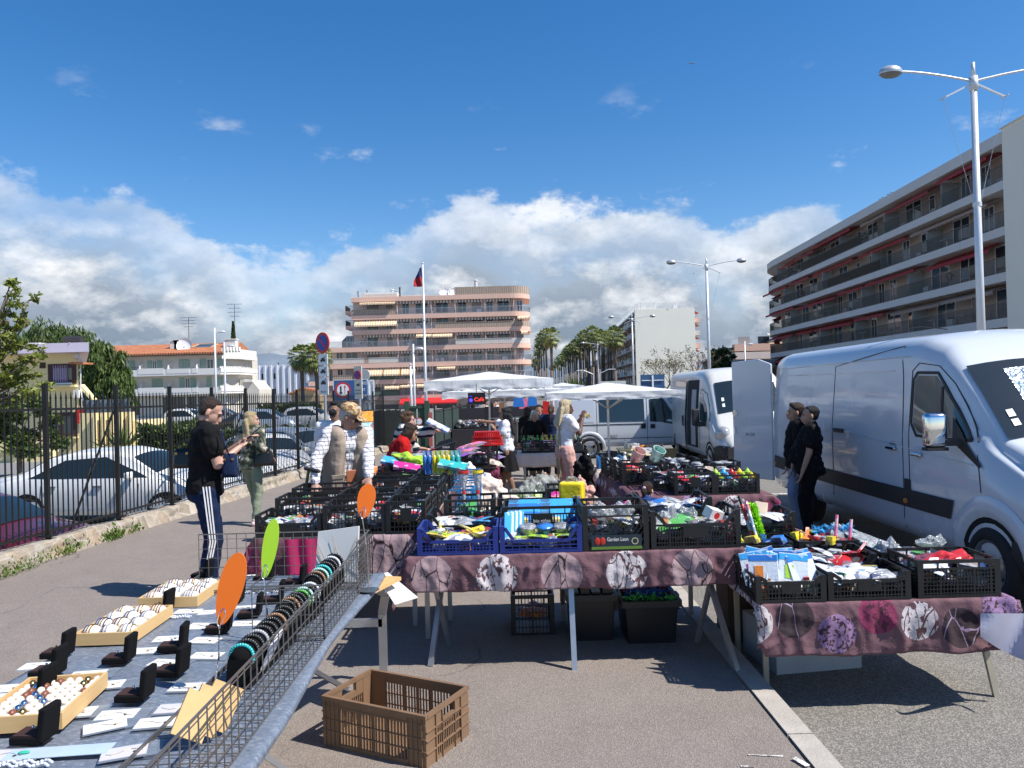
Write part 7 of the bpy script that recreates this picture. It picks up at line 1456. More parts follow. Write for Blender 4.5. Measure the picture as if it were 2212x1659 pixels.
def paddle(pb,pj,pt,w,col,label,d,db):
 """oval plastic tag clipped to a wire that stands on the table"""
 foot=at(*pb,db);joint=at(*pj,d);tip=at(*pt,d+.04);B=thing('price_paddle',label,'price tag',foot);s=MB();s.path([V((0,0,0)),(joint-foot)*.5+V((.008,0,0)),joint-foot],.0028,6)
 u=(tip-joint).normalized();side=u.cross(V((0,1,0))).normalized();L=(tip-joint).length
 loop=[joint-foot+u*(.022-.022*math.cos(a_))*1.4+side*.011*math.sin(a_)+V((0,-.006,0)) for a_ in [6.2832*i/14 for i in range(15)]];s.path(loop,.0022,5);s.build('wire_stand',CHR,B);s=MB();s.lathe((0,0,.001),[(0,0),(.055,0),(.055,.003),(0,.004)],24);s.build('round_foot',M('foot_plate',(.12,.14,.15),.3,.5),B)
 pts=[]
 for i in range(40):a_=6.2832*i/40;k=math.cos(a_);pts.append(joint-foot+u*(L*(.5-.5*k))+side*(w/2*math.sin(a_)*(1+.18*-k))+V((0,.01*k,0)))
 s=MB();s.slab(pts,(0,.004,0));o=s.build('oval_tag',col,B)
ORP=M('orange_plastic',(.85,.17,.01),.35,var=.03);LIP=M('lime_plastic',(.42,.72,.03),.35,var=.03)
paddle((462,1490),(474,1352),(520,1193),.088,ORP,'big orange oval price paddle on a wire, nearest the camera',2.72,2.78)
paddle((577,1400),(570,1250),(594,1120),.065,LIP,'lime green narrow price paddle on a wire',3.35,3.3)
paddle((797,1275),(783,1120),(798,1045),.095,ORP,'far orange oval price paddle standing before the crates',4.1,4.1)
KR=M('kraft_paper',(.58,.38,.17),.8,var=.1,sc=30)
for k in range(3):o=MB().box((0,0,0),(.10,.012,.135)).build('envelope',KR,loc=(-1.0+.025*k,2.35+.035*k,JT+.09));o.rotation_euler=(-.5+.1*k,.55,.5);tag(o,'brown kraft envelope standing in the near wire basket, %s from the front'%rown[k],'envelope','kraft envelopes in the near basket')
o=MB().box((0,0,0),(.012,.2,.1)).build('card_strip',CARDP,loc=(-.95,2.95,JT+.09));o.rotation_euler=(0,.4,.1);tag(o,'long pale card strip leaning in the wire basket by the lime paddle','card')
def skin(name,c):return M(name,c,.5,0,.12,14,bmp=.1,bsc=60)
SK=skin('skin_fair',(.50,.29,.215));SKT=skin('skin_tan',(.42,.235,.155));SKO=skin('skin_olive',(.27,.145,.09));SKD=skin('skin_dark',(.12,.058,.038));SKR=skin('skin_weathered',(.33,.18,.13))
def hairmat(n,c):
 if n in _M:return _M[n]
 m=bpy.data.materials.new(n);t=nt(m);co=obco(t,(30,30,4));k=tnoise(t,co,4,4,.6)
 princ(t,mixc(t,1.,tuple(c),math_(t,'MULTIPLY_ADD',k,1.3,.35),'MULTIPLY'),.5,spec=.35,normal=bump(t,k,.9,.02));_M[n]=m;return m
HB=hairmat('hair_black',(.009,.008,.008));HBR=hairmat('hair_brown',(.032,.018,.011));HBL=hairmat('hair_blonde',(.38,.29,.16));HGY=hairmat('hair_grey',(.48,.46,.43));HBD=hairmat('hair_braids',(.52,.42,.26));HCH=hairmat('hair_chestnut',(.075,.04,.02))
def cloth(n,c,r=.9):return M('fabric_'+n,c,r,0,.22,7,bmp=1.,bsc=9,spec=.15)
def patt(name,fn,r=.9):
 if name in _M:return _M[name]
 m=bpy.data.materials.new(name);t=nt(m);co=obco(t);c=fn(t,co);princ(t,c,r,spec=.15,normal=bump(t,tnoise(t,co,12,4),.35,.02));_M[name]=m;return m
def camo(t,co,cols=((.04,.045,.035),(.10,.11,.07),(.22,.22,.17),(.5,.42,.36)),sc=9):return ramp(t,tnoise(t,co,sc,2,.45),[(0,cols[0]),(.44,cols[1]),(.52,cols[2]),(.6,cols[3])],'CONSTANT')
def check(t,co):
 s=t.nodes.new('ShaderNodeSeparateXYZ');lk(t,co,s.inputs[0]);a=math_(t,'GREATER_THAN',math_(t,'FRACT',math_(t,'MULTIPLY',math_(t,'ADD',s.outputs[0],s.outputs[1]),26)),.86);b=math_(t,'GREATER_THAN',math_(t,'FRACT',math_(t,'MULTIPLY',s.outputs[2],26)),.86)
 return mixc(t,math_(t,'MAXIMUM',a,b),(.70,.69,.70),(.10,.09,.15))
def stripe(t,co):
 s=t.nodes.new('ShaderNodeSeparateXYZ');lk(t,co,s.inputs[0]);return mixc(t,math_(t,'GREATER_THAN',math_(t,'FRACT',math_(t,'MULTIPLY',math_(t,'ADD',s.outputs[2],math_(t,'MULTIPLY',tnoise(t,co,5),.06)),9.5)),.58),(.58,.56,.50),(.02,.03,.05))
def blob(name,prims,mat,par,vox=.011,sm=4,fac=.6,wr=0):
 mb=MB()
 for p in prims:
  if p[0]=='c':mb.cap(*p[1:])
  else:mb.ell(p[1],p[2],14,9,p[3] if len(p)>3 else None)
 o=mb.build(name,mat,par,True);r=o.modifiers.new('join','REMESH');r.mode='VOXEL';r.voxel_size=vox;r.use_smooth_shade=True
 if wr:
  if 'wrinkles' not in bpy.data.textures:tx=bpy.data.textures.new('wrinkles','CLOUDS');tx.noise_scale=.09;tx.noise_depth=2
  d_=o.modifiers.new('wrinkle','DISPLACE');d_.texture=bpy.data.textures['wrinkles'];d_.strength=wr;d_.mid_level=.5;d_.texture_coords='LOCAL'
 if sm:s=o.modifiers.new('soften','SMOOTH');s.factor=fac;s.iterations=sm
 return o
def ik(a,b,l1,l2,hint):
 a,b,h=V(a),V(b),V(hint);d=b-a;L=min(d.length,(l1+l2)*.995);d=d.normalized();b=a+d*L;k=(l1*l1-l2*l2+L*L)/(2*L);r=math.sqrt(max(0,l1*l1-k*k));h=(h-d*h.dot(d)).normalized();return a+d*k+h*r,b
def person(label,loc,rz,H,top,bot,skin_=SK,hair=HB,hs='short',lean=0,side=0,head=(0,0),hands=None,feet=None,elb=None,sex='m',sl='short',topm=None,loose=.012,shoe=None,pant='long',drop=0.,belly=0.,vox=.011,hem=.92,curl=.9,broad=1.,extra=None,far=False):
 s=H/1.75;B=thing('person',label,'person',loc,rz);B.scale=(s,)*3
 pel=V((0,0,.94-drop));TM=Matrix.Rotation(-rad(lean),3,'X')@ Matrix.Rotation(rad(side),3,'Y')
 def T(x,y,z):return pel+TM @ V((x,y,z-.94))
 sw=(.185 if sex=='m' else .158)*broad;w=(1. if sex=='m' else .9)*broad
 shd={k:T(k*sw,-.005,1.41) for k in (-1,1)};hip={k:pel+V((k*.088,0,-.03)) for k in (-1,1)}
 hands=hands or {};feet=feet or {};elb=elb or {}
 EL,WR,KN,AN={},{},{},{}
 for k in (-1,1):
  hd=V(hands.get(k,T(k*(sw+.06),.04,.84)));EL[k],WR[k]=ik(shd[k],hd,.285,.25,elb.get(k,(k*.35,-1,-.25)))
  ft=V(feet.get(k,(k*.095,0,.0)))+V((0,-.02,.085));KN[k],AN[k]=ik(hip[k],ft,.418,.418,(k*.12,1,.1))
 HM=Matrix.Rotation(rad(head[0]),3,'Z')@ Matrix.Rotation(-rad(head[1]),3,'X');nb=T(0,-.015,1.45);hc=nb+TM @ V((0,.03,.125))+V((0,.02*math.sin(rad(head[1])),0));hc+=V((0,.03,-.01))*(lean/45)
 def Hh(x,y,z):return hc+HM @ V((x,y,z))
 def he(c,r):return ('e',Hh(*c),r,HM)
 def tor(g,z0=.0,b=1.):
  P=[]
  for z,rx,ry,yo in ((.96,.158,.118,-.01),(1.04,.148,.112,0),(1.12,.14,.108,0),(1.2,.150,.115,0),(1.3,.165,.12,.005),(1.37,.155,.098,0)):
   bb=belly*max(0,1-abs(z-1.08)/.2)
   if z>=z0:P.append(('e',T(0,yo+bb*.6,z),((rx*w+g),(ry*(w if sex=='m' else .95)+g+bb*.6),.11),TM))
  P+=[('c',shd[-1]*.92+T(0,0,1.41)*.08,shd[1]*.92+T(0,0,1.41)*.08,.055+g,.055+g),('c',T(0,-.01,1.38),nb+V((0,0,.0)),.09+g,.06+g*.7)]
  if sex=='f':P+=[('e',T(k*.072,.088,1.26),(.072+g,.062+g,.07+g)) for k in (-1,1)]
  return P
 nr=.056 if sex=='m' else .046
 P=[he((0,-.014,.036),(.076,.094,.086)),he((0,.026,-.028),(.061,.066,.084)),he((0,.042,-.082),(.04,.046,.032)),('c',Hh(0,.086,.012),Hh(0,.106,-.034),.009,.015),he((.078,-.008,-.012),(.011,.02,.032)),he((-.078,-.008,-.012),(.011,.02,.032)),he((0,.094,-.064),(.022,.013,.012)),he((0,.08,.024),(.05,.014,.012)),('c',nb-V((0,0,.04)),Hh(0,-.012,-.06),nr+.006,nr)]+tor(-.01)
 for k in (-1,1):
  P+=[('c',shd[k],EL[k],.05*w,.038*w),('c',EL[k],WR[k],.039*w,.026),('c',hip[k],KN[k],.088*w,.056),('c',KN[k]+(AN[k]-KN[k])*.2+V((0,-.01,0)),AN[k],.056,.036),('c',KN[k],KN[k]+(AN[k]-KN[k])*.4,.054,.052),('c',AN[k],AN[k]+V((0,.1,-.05)),.036,.028)]
  dr=(WR[k]-EL[k]).normalized();sd=dr.cross(V((0,0,1))) if abs(dr.z)<.9 else dr.cross(V((0,-1,0)));sd.normalize();nn=sd.cross(dr)*-1
  if nn.z>0 and abs(dr.z)<.9:nn=-nn
  rt=Matrix((sd,dr,nn)).transposed();P.append(('e',WR[k]+dr*.05,(.038,.052,.018),rt))
  for j,L in enumerate((.072,.08,.076,.06)):
   b=WR[k]+dr*.09+sd*(-.029+.0193*j);a=0
   for q in range(3):a+=curl*(.35+.25*q)*.55;d2=(dr*math.cos(a)+nn*math.sin(a));e=b+d2*L*(.42,.32,.26)[q];P.append(('c',b,e,.0095,.0085,1.,7));b=e
  ts=sd*(-k if abs(dr.z)<.9 else -k);b=WR[k]+dr*.03+ts*.03;m_=b+(dr*.7+ts*.7).normalized()*.035;P+=[('c',b,m_,.012,.011,1.,7),('c',m_,m_+(dr*.8+nn*.5).normalized()*.03,.0105,.009,1.,7)]
 blob('body',P,skin_,B,.0085 if not far else .02,2 if not far else 1)
 if not far:
  mb=MB();[mb.ell(Hh(k*.029,.083,.004),(.011,.007,.006),8,6) for k in (-1,1)];mb.build('eyes',M('eye_dark',(.02,.015,.012),.2),B)
  mb=MB();[mb.cap(Hh(k*.046,.078,.024),Hh(k*.014,.094,.025),.0035,.004) for k in (-1,1)];mb.build('eyebrows',hair,B)
  mb=MB();mb.ell(Hh(0,.103,-.063),(.019,.007,.006),8,6);mb.build('lips',M('lips',(.33,.1,.08),.45),B)
 g=loose;P=tor(g)
 if hem<.95:P+=[('e',T(0,0,(hem+.96)/2),(.162*w+g,.125*w+g+belly*.3,(.98-hem)/2+.03),TM)]
 for k in (-1,1):
  e1=EL[k]
  if sl=='short':P+=[('c',shd[k],shd[k].lerp(e1,.55),.056*w+g,.056*w+g)]
  if sl=='long':P+=[('c',shd[k],e1,.054*w+g,.045*w+g),('c',e1,EL[k].lerp(WR[k],.93),.046*w+g,.031+g)]
  if sl=='mid':P+=[('c',shd[k],e1,.054*w+g,.045*w+g),('c',e1,EL[k].lerp(WR[k],.35),.048*w+g,.045+g)]
 if top:blob('shirt' if topm is None else topm,P,top,B,vox if not far else .022,2,wr=.03)
 if pant in ('long','wide','slim'):
  gg={'long':.014,'wide':.03,'slim':.013}[pant];P=[('e',pel+V((0,-.005,.03)),(.158*w+gg,.118*w+gg+belly*.2,.10)),('e',pel+V((0,-.01,-.05)),(.155*w+gg,.12*w+gg,.10))]
  for k in (-1,1):P+=[('c',hip[k],KN[k],.09*w+gg,.06+gg),('c',KN[k],AN[k]+V((0,0,.02)),.058+gg,(.042 if pant!='wide' else .062)+gg*.8)]
  blob('trousers',P,bot,B,vox if not far else .022,2,wr=.025)
 elif pant.startswith('skirt'):
  zb=.36 if pant=='skirt_long' else .56;mb=MB()
  mb.grid(lambda u,v:pel+V(((.135+(.13 if zb>.5 else .1)*v+.018*v*math.sin(u*44))*math.cos(u*6.2832)*w,(.11+.12*v+.018*v*math.sin(u*44))*math.sin(u*6.2832)*w,.1+(zb-1.04)*v-0*drop)),72,12);mb.build('skirt',bot,B,True)
 P=[]
 for k in (-1,1):a=AN[k];P+=[('c',a+V((0,-.035,-.045)),a+V((0,.13,-.058)),.04,.034),('c',a+V((0,-.01,-.0)),a+V((0,.03,-.04)),.04,.038)]
 if shoe:
  for k in (-1,1):mb=MB();a=AN[k];mb.cap(a+V((0,-.035,-.045)),a+V((0,.13,-.058)),.042,.035);mb.cap(a+V((0,-.015,.0)),a+V((0,.05,-.045)),.043,.036);mb.build('shoe',shoe,B,True)
 P=[he((0,-.026,.05),(.084,.098,.083)),he((0,-.05,.0),(.082,.062,.078))]
 if hs=='buzz':P=[he((0,-.026,.046),(.081,.094,.080)),he((0,-.045,.005),(.0795,.06,.072)),he((0,.012,.096),(.058,.045,.024))]
 if hs in ('short','quiff'):P+=[he((0,.035,.105),(.05,.04,.028))]
 if hs=='bob':P+=[he((k*.07,-.01,-.03),(.026,.06,.085)) for k in (-1,1)]+[he((0,-.07,-.05),(.075,.04,.08)),he((0,.03,.1),(.06,.045,.025))]
 if hs=='curly':P+=[he((jit(.07),-.03+jit(.07),.06+jit(.06)),(.036,.036,.034)) for _ in range(16)]+[he((k*.074,-.02,.0),(.024,.05,.05)) for k in (-1,1)]+[he((0,.04,.1),(.06,.04,.03))]
 if hs in ('long','braids'):
  L=.30 if hs=='long' else .0;dn=V((0,-.06,-1)).normalized()
  P+=[he((k*.068,-.015,-.03),(.028,.055,.08)) for k in (-1,1)]+[he((0,.03,.1),(.055,.045,.022))]
  for q in range(7):x=-.07+.0233*q;b=Hh(x,-.085,-.02);P.append(('c',b,nb+V((x*1.5,-.115-.03*math.cos(x*20),-.12-L*.35-jit(.03))),.034,.02))
 if hs=='pony':b=Hh(0,-.11,.03);P+=[('c',b,b+V((0,-.03,-.05)),.02,.035),('c',b+V((0,-.03,-.05)),b+V((0,-.03,-.27)),.036,.014),he((0,.04,.095),(.05,.03,.022))]
 if hs!='none':blob('hair',P,hair,B,.011 if not far else .02,2 if hs!='curly' else 1)
 if hs=='braids':
  mb=MB()
  for q in range(22):
   x=-.085+.0081*q;b=Hh(x*.8,-.07+jit(.02),.06+jit(.02));e=V((b.x+x*.8+jit(.02),b.y-.06+jit(.03),b.z-R.uniform(.75,1.15)));
   for j in range(5):mb.cap(b.lerp(e,j/5)+V((0,-.03*math.sin(j/5*3.1),0)),b.lerp(e,(j+1)/5)+V((0,-.03*math.sin((j+1)/5*3.1),0)),.0085,.0085,1.,6)
  mb.build('braids',hair,B,True)
 return B,dict(T=T,H=Hh,EL=EL,WR=WR,KN=KN,AN=AN,hip=hip,shd=shd,HM=HM,s=s,pel=pel)
def wpt(B,p):return B.matrix_basis @ V(p)
BLK=cloth('black',(.010,.010,.011));WHC=cloth('white',(.72,.72,.74));NVY=cloth('navy',(.012,.022,.06));SAGE=cloth('sage',(.20,.24,.17));GRY=cloth('grey',(.17,.175,.18));JEAN=cloth('pale_jeans',(.22,.32,.46));REDC=cloth('red',(.42,.012,.012));BEI=cloth('beige_vest',(.34,.27,.215));PKT=patt('pink_seersucker',lambda t,co:mixc(t,tnoise(t,obco(t,(1,1,30)),3),(.50,.27,.235),(.66,.40,.35)))
CAM=patt('camouflage',camo);CHK=patt('white_check',check);STR=patt('cream_navy_stripes',stripe);TCM=patt('tan_camouflage',lambda t,co:camo(t,co,((.20,.11,.05),(.36,.23,.12),(.46,.32,.18),(.52,.41,.27)),40));GLIT=patt('dotted_black',lambda t,co:ramp(t,tnoise(t,co,60,1),[(.6,(.01,.01,.012)),(.66,(.12,.12,.13))]));MDL=patt('motif_black',lambda t,co:ramp(t,tnoise(t,co,22,3),[(.6,(.010,.010,.011)),(.68,(.06,.05,.035))]))
BLE=M('black_leather',(.012,.012,.012),.3,bmp=.3,bsc=12);SHW=M('shoe_white_pink',(.65,.5,.5),.5);SHB=M('shoe_black',(.015,.015,.015),.5)
p=on(448,1290);B,J=person('man in black t-shirt and navy tracksuit trousers with white stripes looking at his phone',p,rad(-62),1.93,BLK,NVY,SK,HBR,'buzz',3,0,(-14,30),{1:(.10,.27,1.26),-1:(.02,.31,1.30)},{1:(.1,-.02,0),-1:(-.08,.06,0)},{1:(.3,-.3,-1),-1:(-.3,-.2,-1)},shoe=SHB,hem=.87,loose=.024,pant='long',belly=.02,broad=1.03)
for k in (-1,0,1):
 s=MB();a,b,c=J['hip'][1],J['KN'][1],J['AN'][1];o1=V((.125,k*.024-.01,.05));o2=V((.084,k*.02-.01,0));o3=V((.064,k*.014,.03));s.beam(a+o1,b+o2,.011,.004,(1,0,0));s.beam(b+o2,c+o3,.011,.004,(1,0,0));s.build('white_stripe',WS,B)
ph=wpt(B,(J['WR'][1]+J['WR'][-1])/2+V((.03,.11,.10)));B_=thing('phone','black mobile phone held by the tracksuit man','phone',ph,rad(-62));o=MB().box((0,0,0),(.078,.012,.16)).build('phone_body',M('phone_black',(.01,.012,.03),.12),B_);B_.rotation_euler=(rad(-48),0,rad(-78));smooth_edge(o,.004,2)
def bag(label,c,sx,sy,sz,mat,rz=0.,strap=None,cat='handbag',name='handbag'):
 B=thing(name,label,cat,c,rz);s=MB()
 def f(u,v):
  a=u*6.2832;z=-sz+2*sz*v;k=(1-.25*v)*(1+.08*noise.noise(V((a*2,v*4,sx*9))));e=.5;cx_=abs(math.cos(a))**e*(1 if math.cos(a)>0 else -1);cy_=abs(math.sin(a))**.8*(1 if math.sin(a)>0 else -1);t_=min(1,(1-v)*6,v*6+.3)**.5
  return V((sx*k*cx_*(.85+.15*t_),sy*(1-.6*v)*cy_*t_,z*.85))
 s.grid(f,28,12);s.build('bag_body',mat,B,True)
 if strap:s=MB();s.path([V(q)-V(c) for q in strap],.008,6);s.build('strap',mat,B)
 else:s=MB();s.path([V((sx*.55*math.cos(a_),0,sz*.75+sz*.9*math.sin(a_))) for a_ in [math.pi*i/10 for i in range(11)]],.007,6);s.build('handle',mat,B)
 s=MB();[s.lathe((q*sx*.5,-sy*.6,sz*.45),[(.006,-.006),(.011,-.006),(.011,.0),(.006,.0)],10,'Y') for q in (-1,1)];s.build('buckle',GOLD,B);return B
bag('black shiny handbag hanging behind the tracksuit man',at(396,990,7.25),.10,.06,.11,BLE);bag('dark navy shoulder bag at the front of the tracksuit man',at(497,1005,7.05),.075,.05,.13,NVY,strap=[at(478,930,6.95),at(487,965,6.9),at(496,985,7.0)])
p=on(545,1134);B,J=person('long haired blonde woman walking away in camouflage jacket and sage green trousers',p,rad(-22),1.74,CAM,SAGE,SK,HBL,'long',2,0,(-48,4),{1:(.22,.16,1.02),-1:(-.22,.2,1.0)},{1:(.12,-.05,0),-1:(-.06,.22,.0)},sex='f',sl='long',topm='jacket',loose=.035,shoe=SHW,hem=.84,pant='slim')
bag('big slouchy black handbag on the shoulder of the blonde woman',wpt(B,V((.27,-.02,1.02))),.15,.07,.15,BLE,strap=[wpt(B,V((.2,-.02,1.42))),wpt(B,V((.26,-.1,1.3))),wpt(B,V((.3,-.05,1.12)))])
p=gp((738-1106)/1650*7.8+.0,7.8);B,J=person('old man in tan cap, beige pocket vest and checked shirt leaning over the left table',p,rad(-150),1.84,CHK,GRY,SKR,HGY,'short',9,-3,(52,24),{1:(.36,.28,.98),-1:(-.10,.42,1.0)},None,{1:(.7,-.6,-.3),-1:(-.5,-.5,-.7)},sl='long',shoe=SHB,loose=.014,hem=.86)
T=J['T'];blob('vest',[('c',T(k*.105,-.01,.80),T(k*.105,.0,1.33),.108,.098,1.62,16) for k in (-1,1)]+[('e',T(k*.115,-.003,1.375),(.088,.148,.115)) for k in (-1,1)]+[('c',T(0,-.09,.8),T(0,-.08,1.36),.11,.1,.8,12)],BEI,B,.011,2,wr=.02)
for k in (-1,1):
 o=MB().box(T(k*.13,.18,.98),(.11,.04,.13),0,-rad(14)).build('vest_pocket',BEI,B);smooth_edge(o,.01,2);MB().box(T(k*.13,.205,1.035),(.115,.012,.035),0,-rad(14)).build('pocket_flap',cloth('beige_flap',(.29,.23,.18)),o)
Hh=J['H'];s=MB();s.ell(Hh(0,-.015,.055),(.094,.112,.088),20,8,J['HM'],-.05);cp=s.build('cap',TCM,B,True);s=MB();s.grid(lambda u,v:Hh(.075*math.sin((u-.5)*2.6)*1.1,.085+.085*v*math.cos((u-.5)*2.2),.052-.02*v-.018*(2*u-1)**2),12,5);b_=s.build('cap_brim',TCM,cp,True);sd_=b_.modifiers.new('t','SOLIDIFY');sd_.thickness=.006
s=MB();[s.box(Hh(k*.031,.094,.002),(.048,.008,.032)) for k in (-1,1)];s.beam(Hh(-.07,.02,.01),Hh(-.05,.09,.005),.004);s.beam(Hh(.07,.02,.01),Hh(.05,.09,.005),.004);s.build('sunglasses',BK,B)
o=thing('phone_pouch','tan leather pouch hanging from the neck of the old man in the cap','pouch',wpt(B,T(.0,.20,1.02)),rad(-150));q=MB().box((0,0,0),(.10,.02,.16)).build('pouch',M('tan_leather',(.33,.11,.045),.45,bmp=.2),o);smooth_edge(q,.008,2);s=MB();s.path([V((.03,0,.08)),V((.06,-.06,.42))],.003);s.path([V((-.03,0,.08)),V((-.06,-.06,.42))],.003);s.build('cord',BK,o)
B_=thing('walking_stick','green and black folded walking stick held by the old man','stick',at(655,1085,7.4));s=MB();s.tube((0,0,0),at(668,1010,7.4)-at(655,1085,7.4),.014,.016,8);s.build('shaft',M('stick_green',(.08,.14,.06),.4),B_);s=MB();s.cap(at(660,1012,7.4)-at(655,1085,7.4),at(688,1018,7.35)-at(655,1085,7.4),.018,.02);s.build('handle',BPL,B_)
p=gp(at(724,860,9.7).x,9.7);person('bearded dark haired man in white shirt standing behind the old man in the cap',p,rad(178),1.86,WHC,NVY,SKO,HB,'short',head=(-6,4));blob('beard',[('e',V((0,.0,0)),(.05,.045,.05))],HB,None).location=(p.x,9.7-.125,p.z+1.86*.885)
tag(bpy.data.objects['beard'],'x','x');bo_=bpy.data.objects['beard']
for q in [o for o in bpy.data.objects if o.name.startswith('person') and 'bearded' in o.get('label','')]:bo_.parent=q;bo_.location=(0,.118,1.565);bo_.scale=(1,1,1);del bo_['label'];del bo_['category']
p=gp(at(858,900,11).x,11);B,J=person('short curly haired woman in cream and navy striped jumper reaching over the far goods',p,rad(-82),1.70,STR,BLK,SK,HCH,'curly',12,0,(0,8),{1:(.12,.70,1.38),-1:(-.15,.4,1.1)},sex='f',sl='mid',loose=.04,topm='jumper',hem=.88,broad=1.1)
B_=MB().box((0,0,0),(.34,.22,.03)).build('packet',gmat('white'),loc=at(946,920,10.8));B_.rotation_euler=(.2,.5,0);tag(B_,'white flat packet held out by the striped jumper woman','packet')
p=gp(at(838,900,9.6).x,9.6);B,J=person('dark haired woman in bright red coat and patterned scarf bending over the goods',p,rad(-78),1.60,REDC,BLK,SKT,HBR,'bob',24,0,(0,26),{1:(.12,.42,1.02),-1:(-.12,.45,1.02)},sex='f',sl='long',topm='coat',loose=.045,hem=.62,broad=1.1)
blob('scarf',[('c',J['T'](-.06,.06,1.44),J['T'](.06,.06,1.44),.04,.04),('c',J['T'](0,.12,1.40),J['T'](.0,.18,1.15),.04,.035)],patt('grey_scarf',lambda t,co:ramp(t,tnoise(t,co,40),[(.45,(.03,.03,.04)),(.55,(.35,.35,.37))])),B,.012,1)
s=MB();[s.lathe(J['H'](k*.031,.1,.002),[(.018,0),(.021,0)],12,'Y') for k in (-1,1)];s.build('glasses',CHR,B)
p=on(1098,1084);B,J=person('black haired woman in white t-shirt and short black skirt pointing to the left',p,rad(84),1.67,WHC,BLK,SKO,HB,'long',0,0,(0,-2),{1:(-.02+.2,.62,1.47),-1:(-.1,.2,1.32)},{1:(.1,.12,0),-1:(-.08,-.12,0)},{-1:(-.5,-.2,-1)},sex='f',pant='skirt_short',shoe=SHW,loose=.02,hem=.97)
p=gp(at(1154,900,15.4).x,15.4);person('grey bobbed woman in black top looking down behind the far bottle crates',p,rad(178),1.56,BLK,GLIT,SKT,HGY,'bob',6,0,(0,26),{1:(.05,.26,1.1),-1:(-.2,.22,1.12)},sex='f',sl='mid',pant='skirt_long',broad=1.15,shoe=SHB,vox=.015)
p=gp(at(1167,900,17.3).x,17.3);B,J=person('dark haired man in navy uniform shirt with a shoulder badge behind the grey haired woman',p,rad(150),1.66,NVY,NVY,SKT,HB,'buzz',3,0,(10,20),broad=1.12,vox=.015);s=MB();s.box(J['shd'][1]+V((.06,.0,-.1)),(.02,.05,.06));s.build('badge',WS,B)
p=gp(at(1141,900,16.6).x,16.6);person('dark haired woman in black with her back turned, left of the uniformed man',p,rad(20),1.62,BLK,BLK,SKT,HB,'bob',5,0,(10,10),sex='f',sl='long',vox=.016,broad=1.05)
p=gp(at(1191,900,17).x,17);person('woman with long brown ponytail and dark top seen from behind near the right canopy',p,rad(-15),1.64,NVY,BLK,SKT,HCH,'pony',0,0,(0,5),sex='f',vox=.016)
p=on(1224,1108);B,J=person('woman with long blonde braids, white t-shirt and pink trousers eating from her hand',p,rad(-72),1.79,WHC,PKT,SKD,HBD,'braids',2,0,(-8,6),{1:(.06,.27,1.40),-1:(-.06,.27,1.38)},{1:(.1,.04,0),-1:(-.1,-.02,0)},{1:(.3,-.2,-1),-1:(-.3,-.2,-1)},sex='f',pant='wide',shoe=SHB,loose=.022,hem=.93,broad=1.05)
q=wpt(B,(J['WR'][1]+J['WR'][-1])/2+V((0,.12,.03)));B_=thing('snack_tray','small tray of yellow fries held by the woman with braids','food tray',q);s=MB();s.lathe((0,0,-.02),[(.03,0),(.05,.035)],4);s.build('tray',gmat('beige'),B_);s=MB();[s.box((jit(.03),jit(.03),.03),(.01,.01,.06),0,jit(.6),jit(.6)) for _ in range(9)];s.build('fries',gmat('yellow'),B_)
bag('small black cross-body bag at the hip of the woman with braids',wpt(B,V((.12,.16,.98))),.09,.04,.10,BLE,strap=[wpt(B,V((-.1,.1,1.42))),wpt(B,V((.06,.16,1.2))),wpt(B,V((.12,.17,1.06)))],name='shoulder_bag')
p=gp(1.27,7.62);B,J=person('crouching girl with brown ponytail and pink hair tie beside the middle right table',p,rad(-25),1.28,cloth('royal_blue',(.02,.05,.18)),NVY,SK,HBR,'pony',22,0,(-10,12),{1:(.2,.4,.5),-1:(-.2,.4,.5)},None,sex='f',sl='long',drop=.42,shoe=SHW);s=MB();s.ell(J['H'](0,-.12,.025),(.028,.016,.028),10,6);s.build('hair_tie',gmat('pink'),B)
p=V((at(1746,900,9.6).x,9.6,gz(9.6)-.12));B,J=person('stout man in black printed t-shirt and black trousers standing before the big van',p,rad(72),1.76,MDL,BLK,SKT,HB,'buzz',-3,0,(6,0),{1:(.21,.1,.88),-1:(-.21,.1,.88)},{1:(.12,.05,0),-1:(-.12,.05,0)},{1:(.5,-1,0),-1:(-.5,-1,0)},shoe=SHB,belly=.12,broad=1.08,loose=.025,hem=.85)
p=V((at(1721,900,10.15).x,10.15,gz(10)-.12));B,J=person('man in pale jeans, black t-shirt and yellow lensed glasses behind the stout man',p,rad(78),1.79,BLK,JEAN,SKT,HBR,'short',0,0,(4,2),{1:(.21,.1,.88),-1:(-.21,.1,.88)},shoe=SHB,belly=.05,loose=.022,hem=.86);s=MB();[s.box(J['H'](k*.031,.098,.002),(.046,.006,.03)) for k in (-1,1)];s.build('glasses',gmat('yellow'),B)
FARP=[(1012,30,1.62,'white','grey','f'),(1022,31,1.6,'sky blue','white','f'),(1063,28,1.7,'red','black','f'),(1072,32,1.7,'white','blue','m'),(1083,30,1.65,'black','beige','m'),(1052,33,1.7,'beige','blue','m')]
for k,(px,d,H_,c1,c2,sx) in enumerate(FARP):person('distant shopper, %s top and %s bottoms, under far canopies, %s from left'%(c1,c2,rown[k if k<2 else {2:3,3:4,4:5,5:2}[k]]),gp(at(px,900,d).x,d),R.uniform(-3,3),H_,cloth('far_'+c1.replace(' ','_'),PALL[c1]),cloth('far_'+c2,PALL[c2]),SKT,HB,'bob' if sx=='f' else 'short',sex=sx,far=True,sl='short')
CAN=bpy.data.materials.new('canopy_white_sheet');t=nt(CAN);co=obco(t);
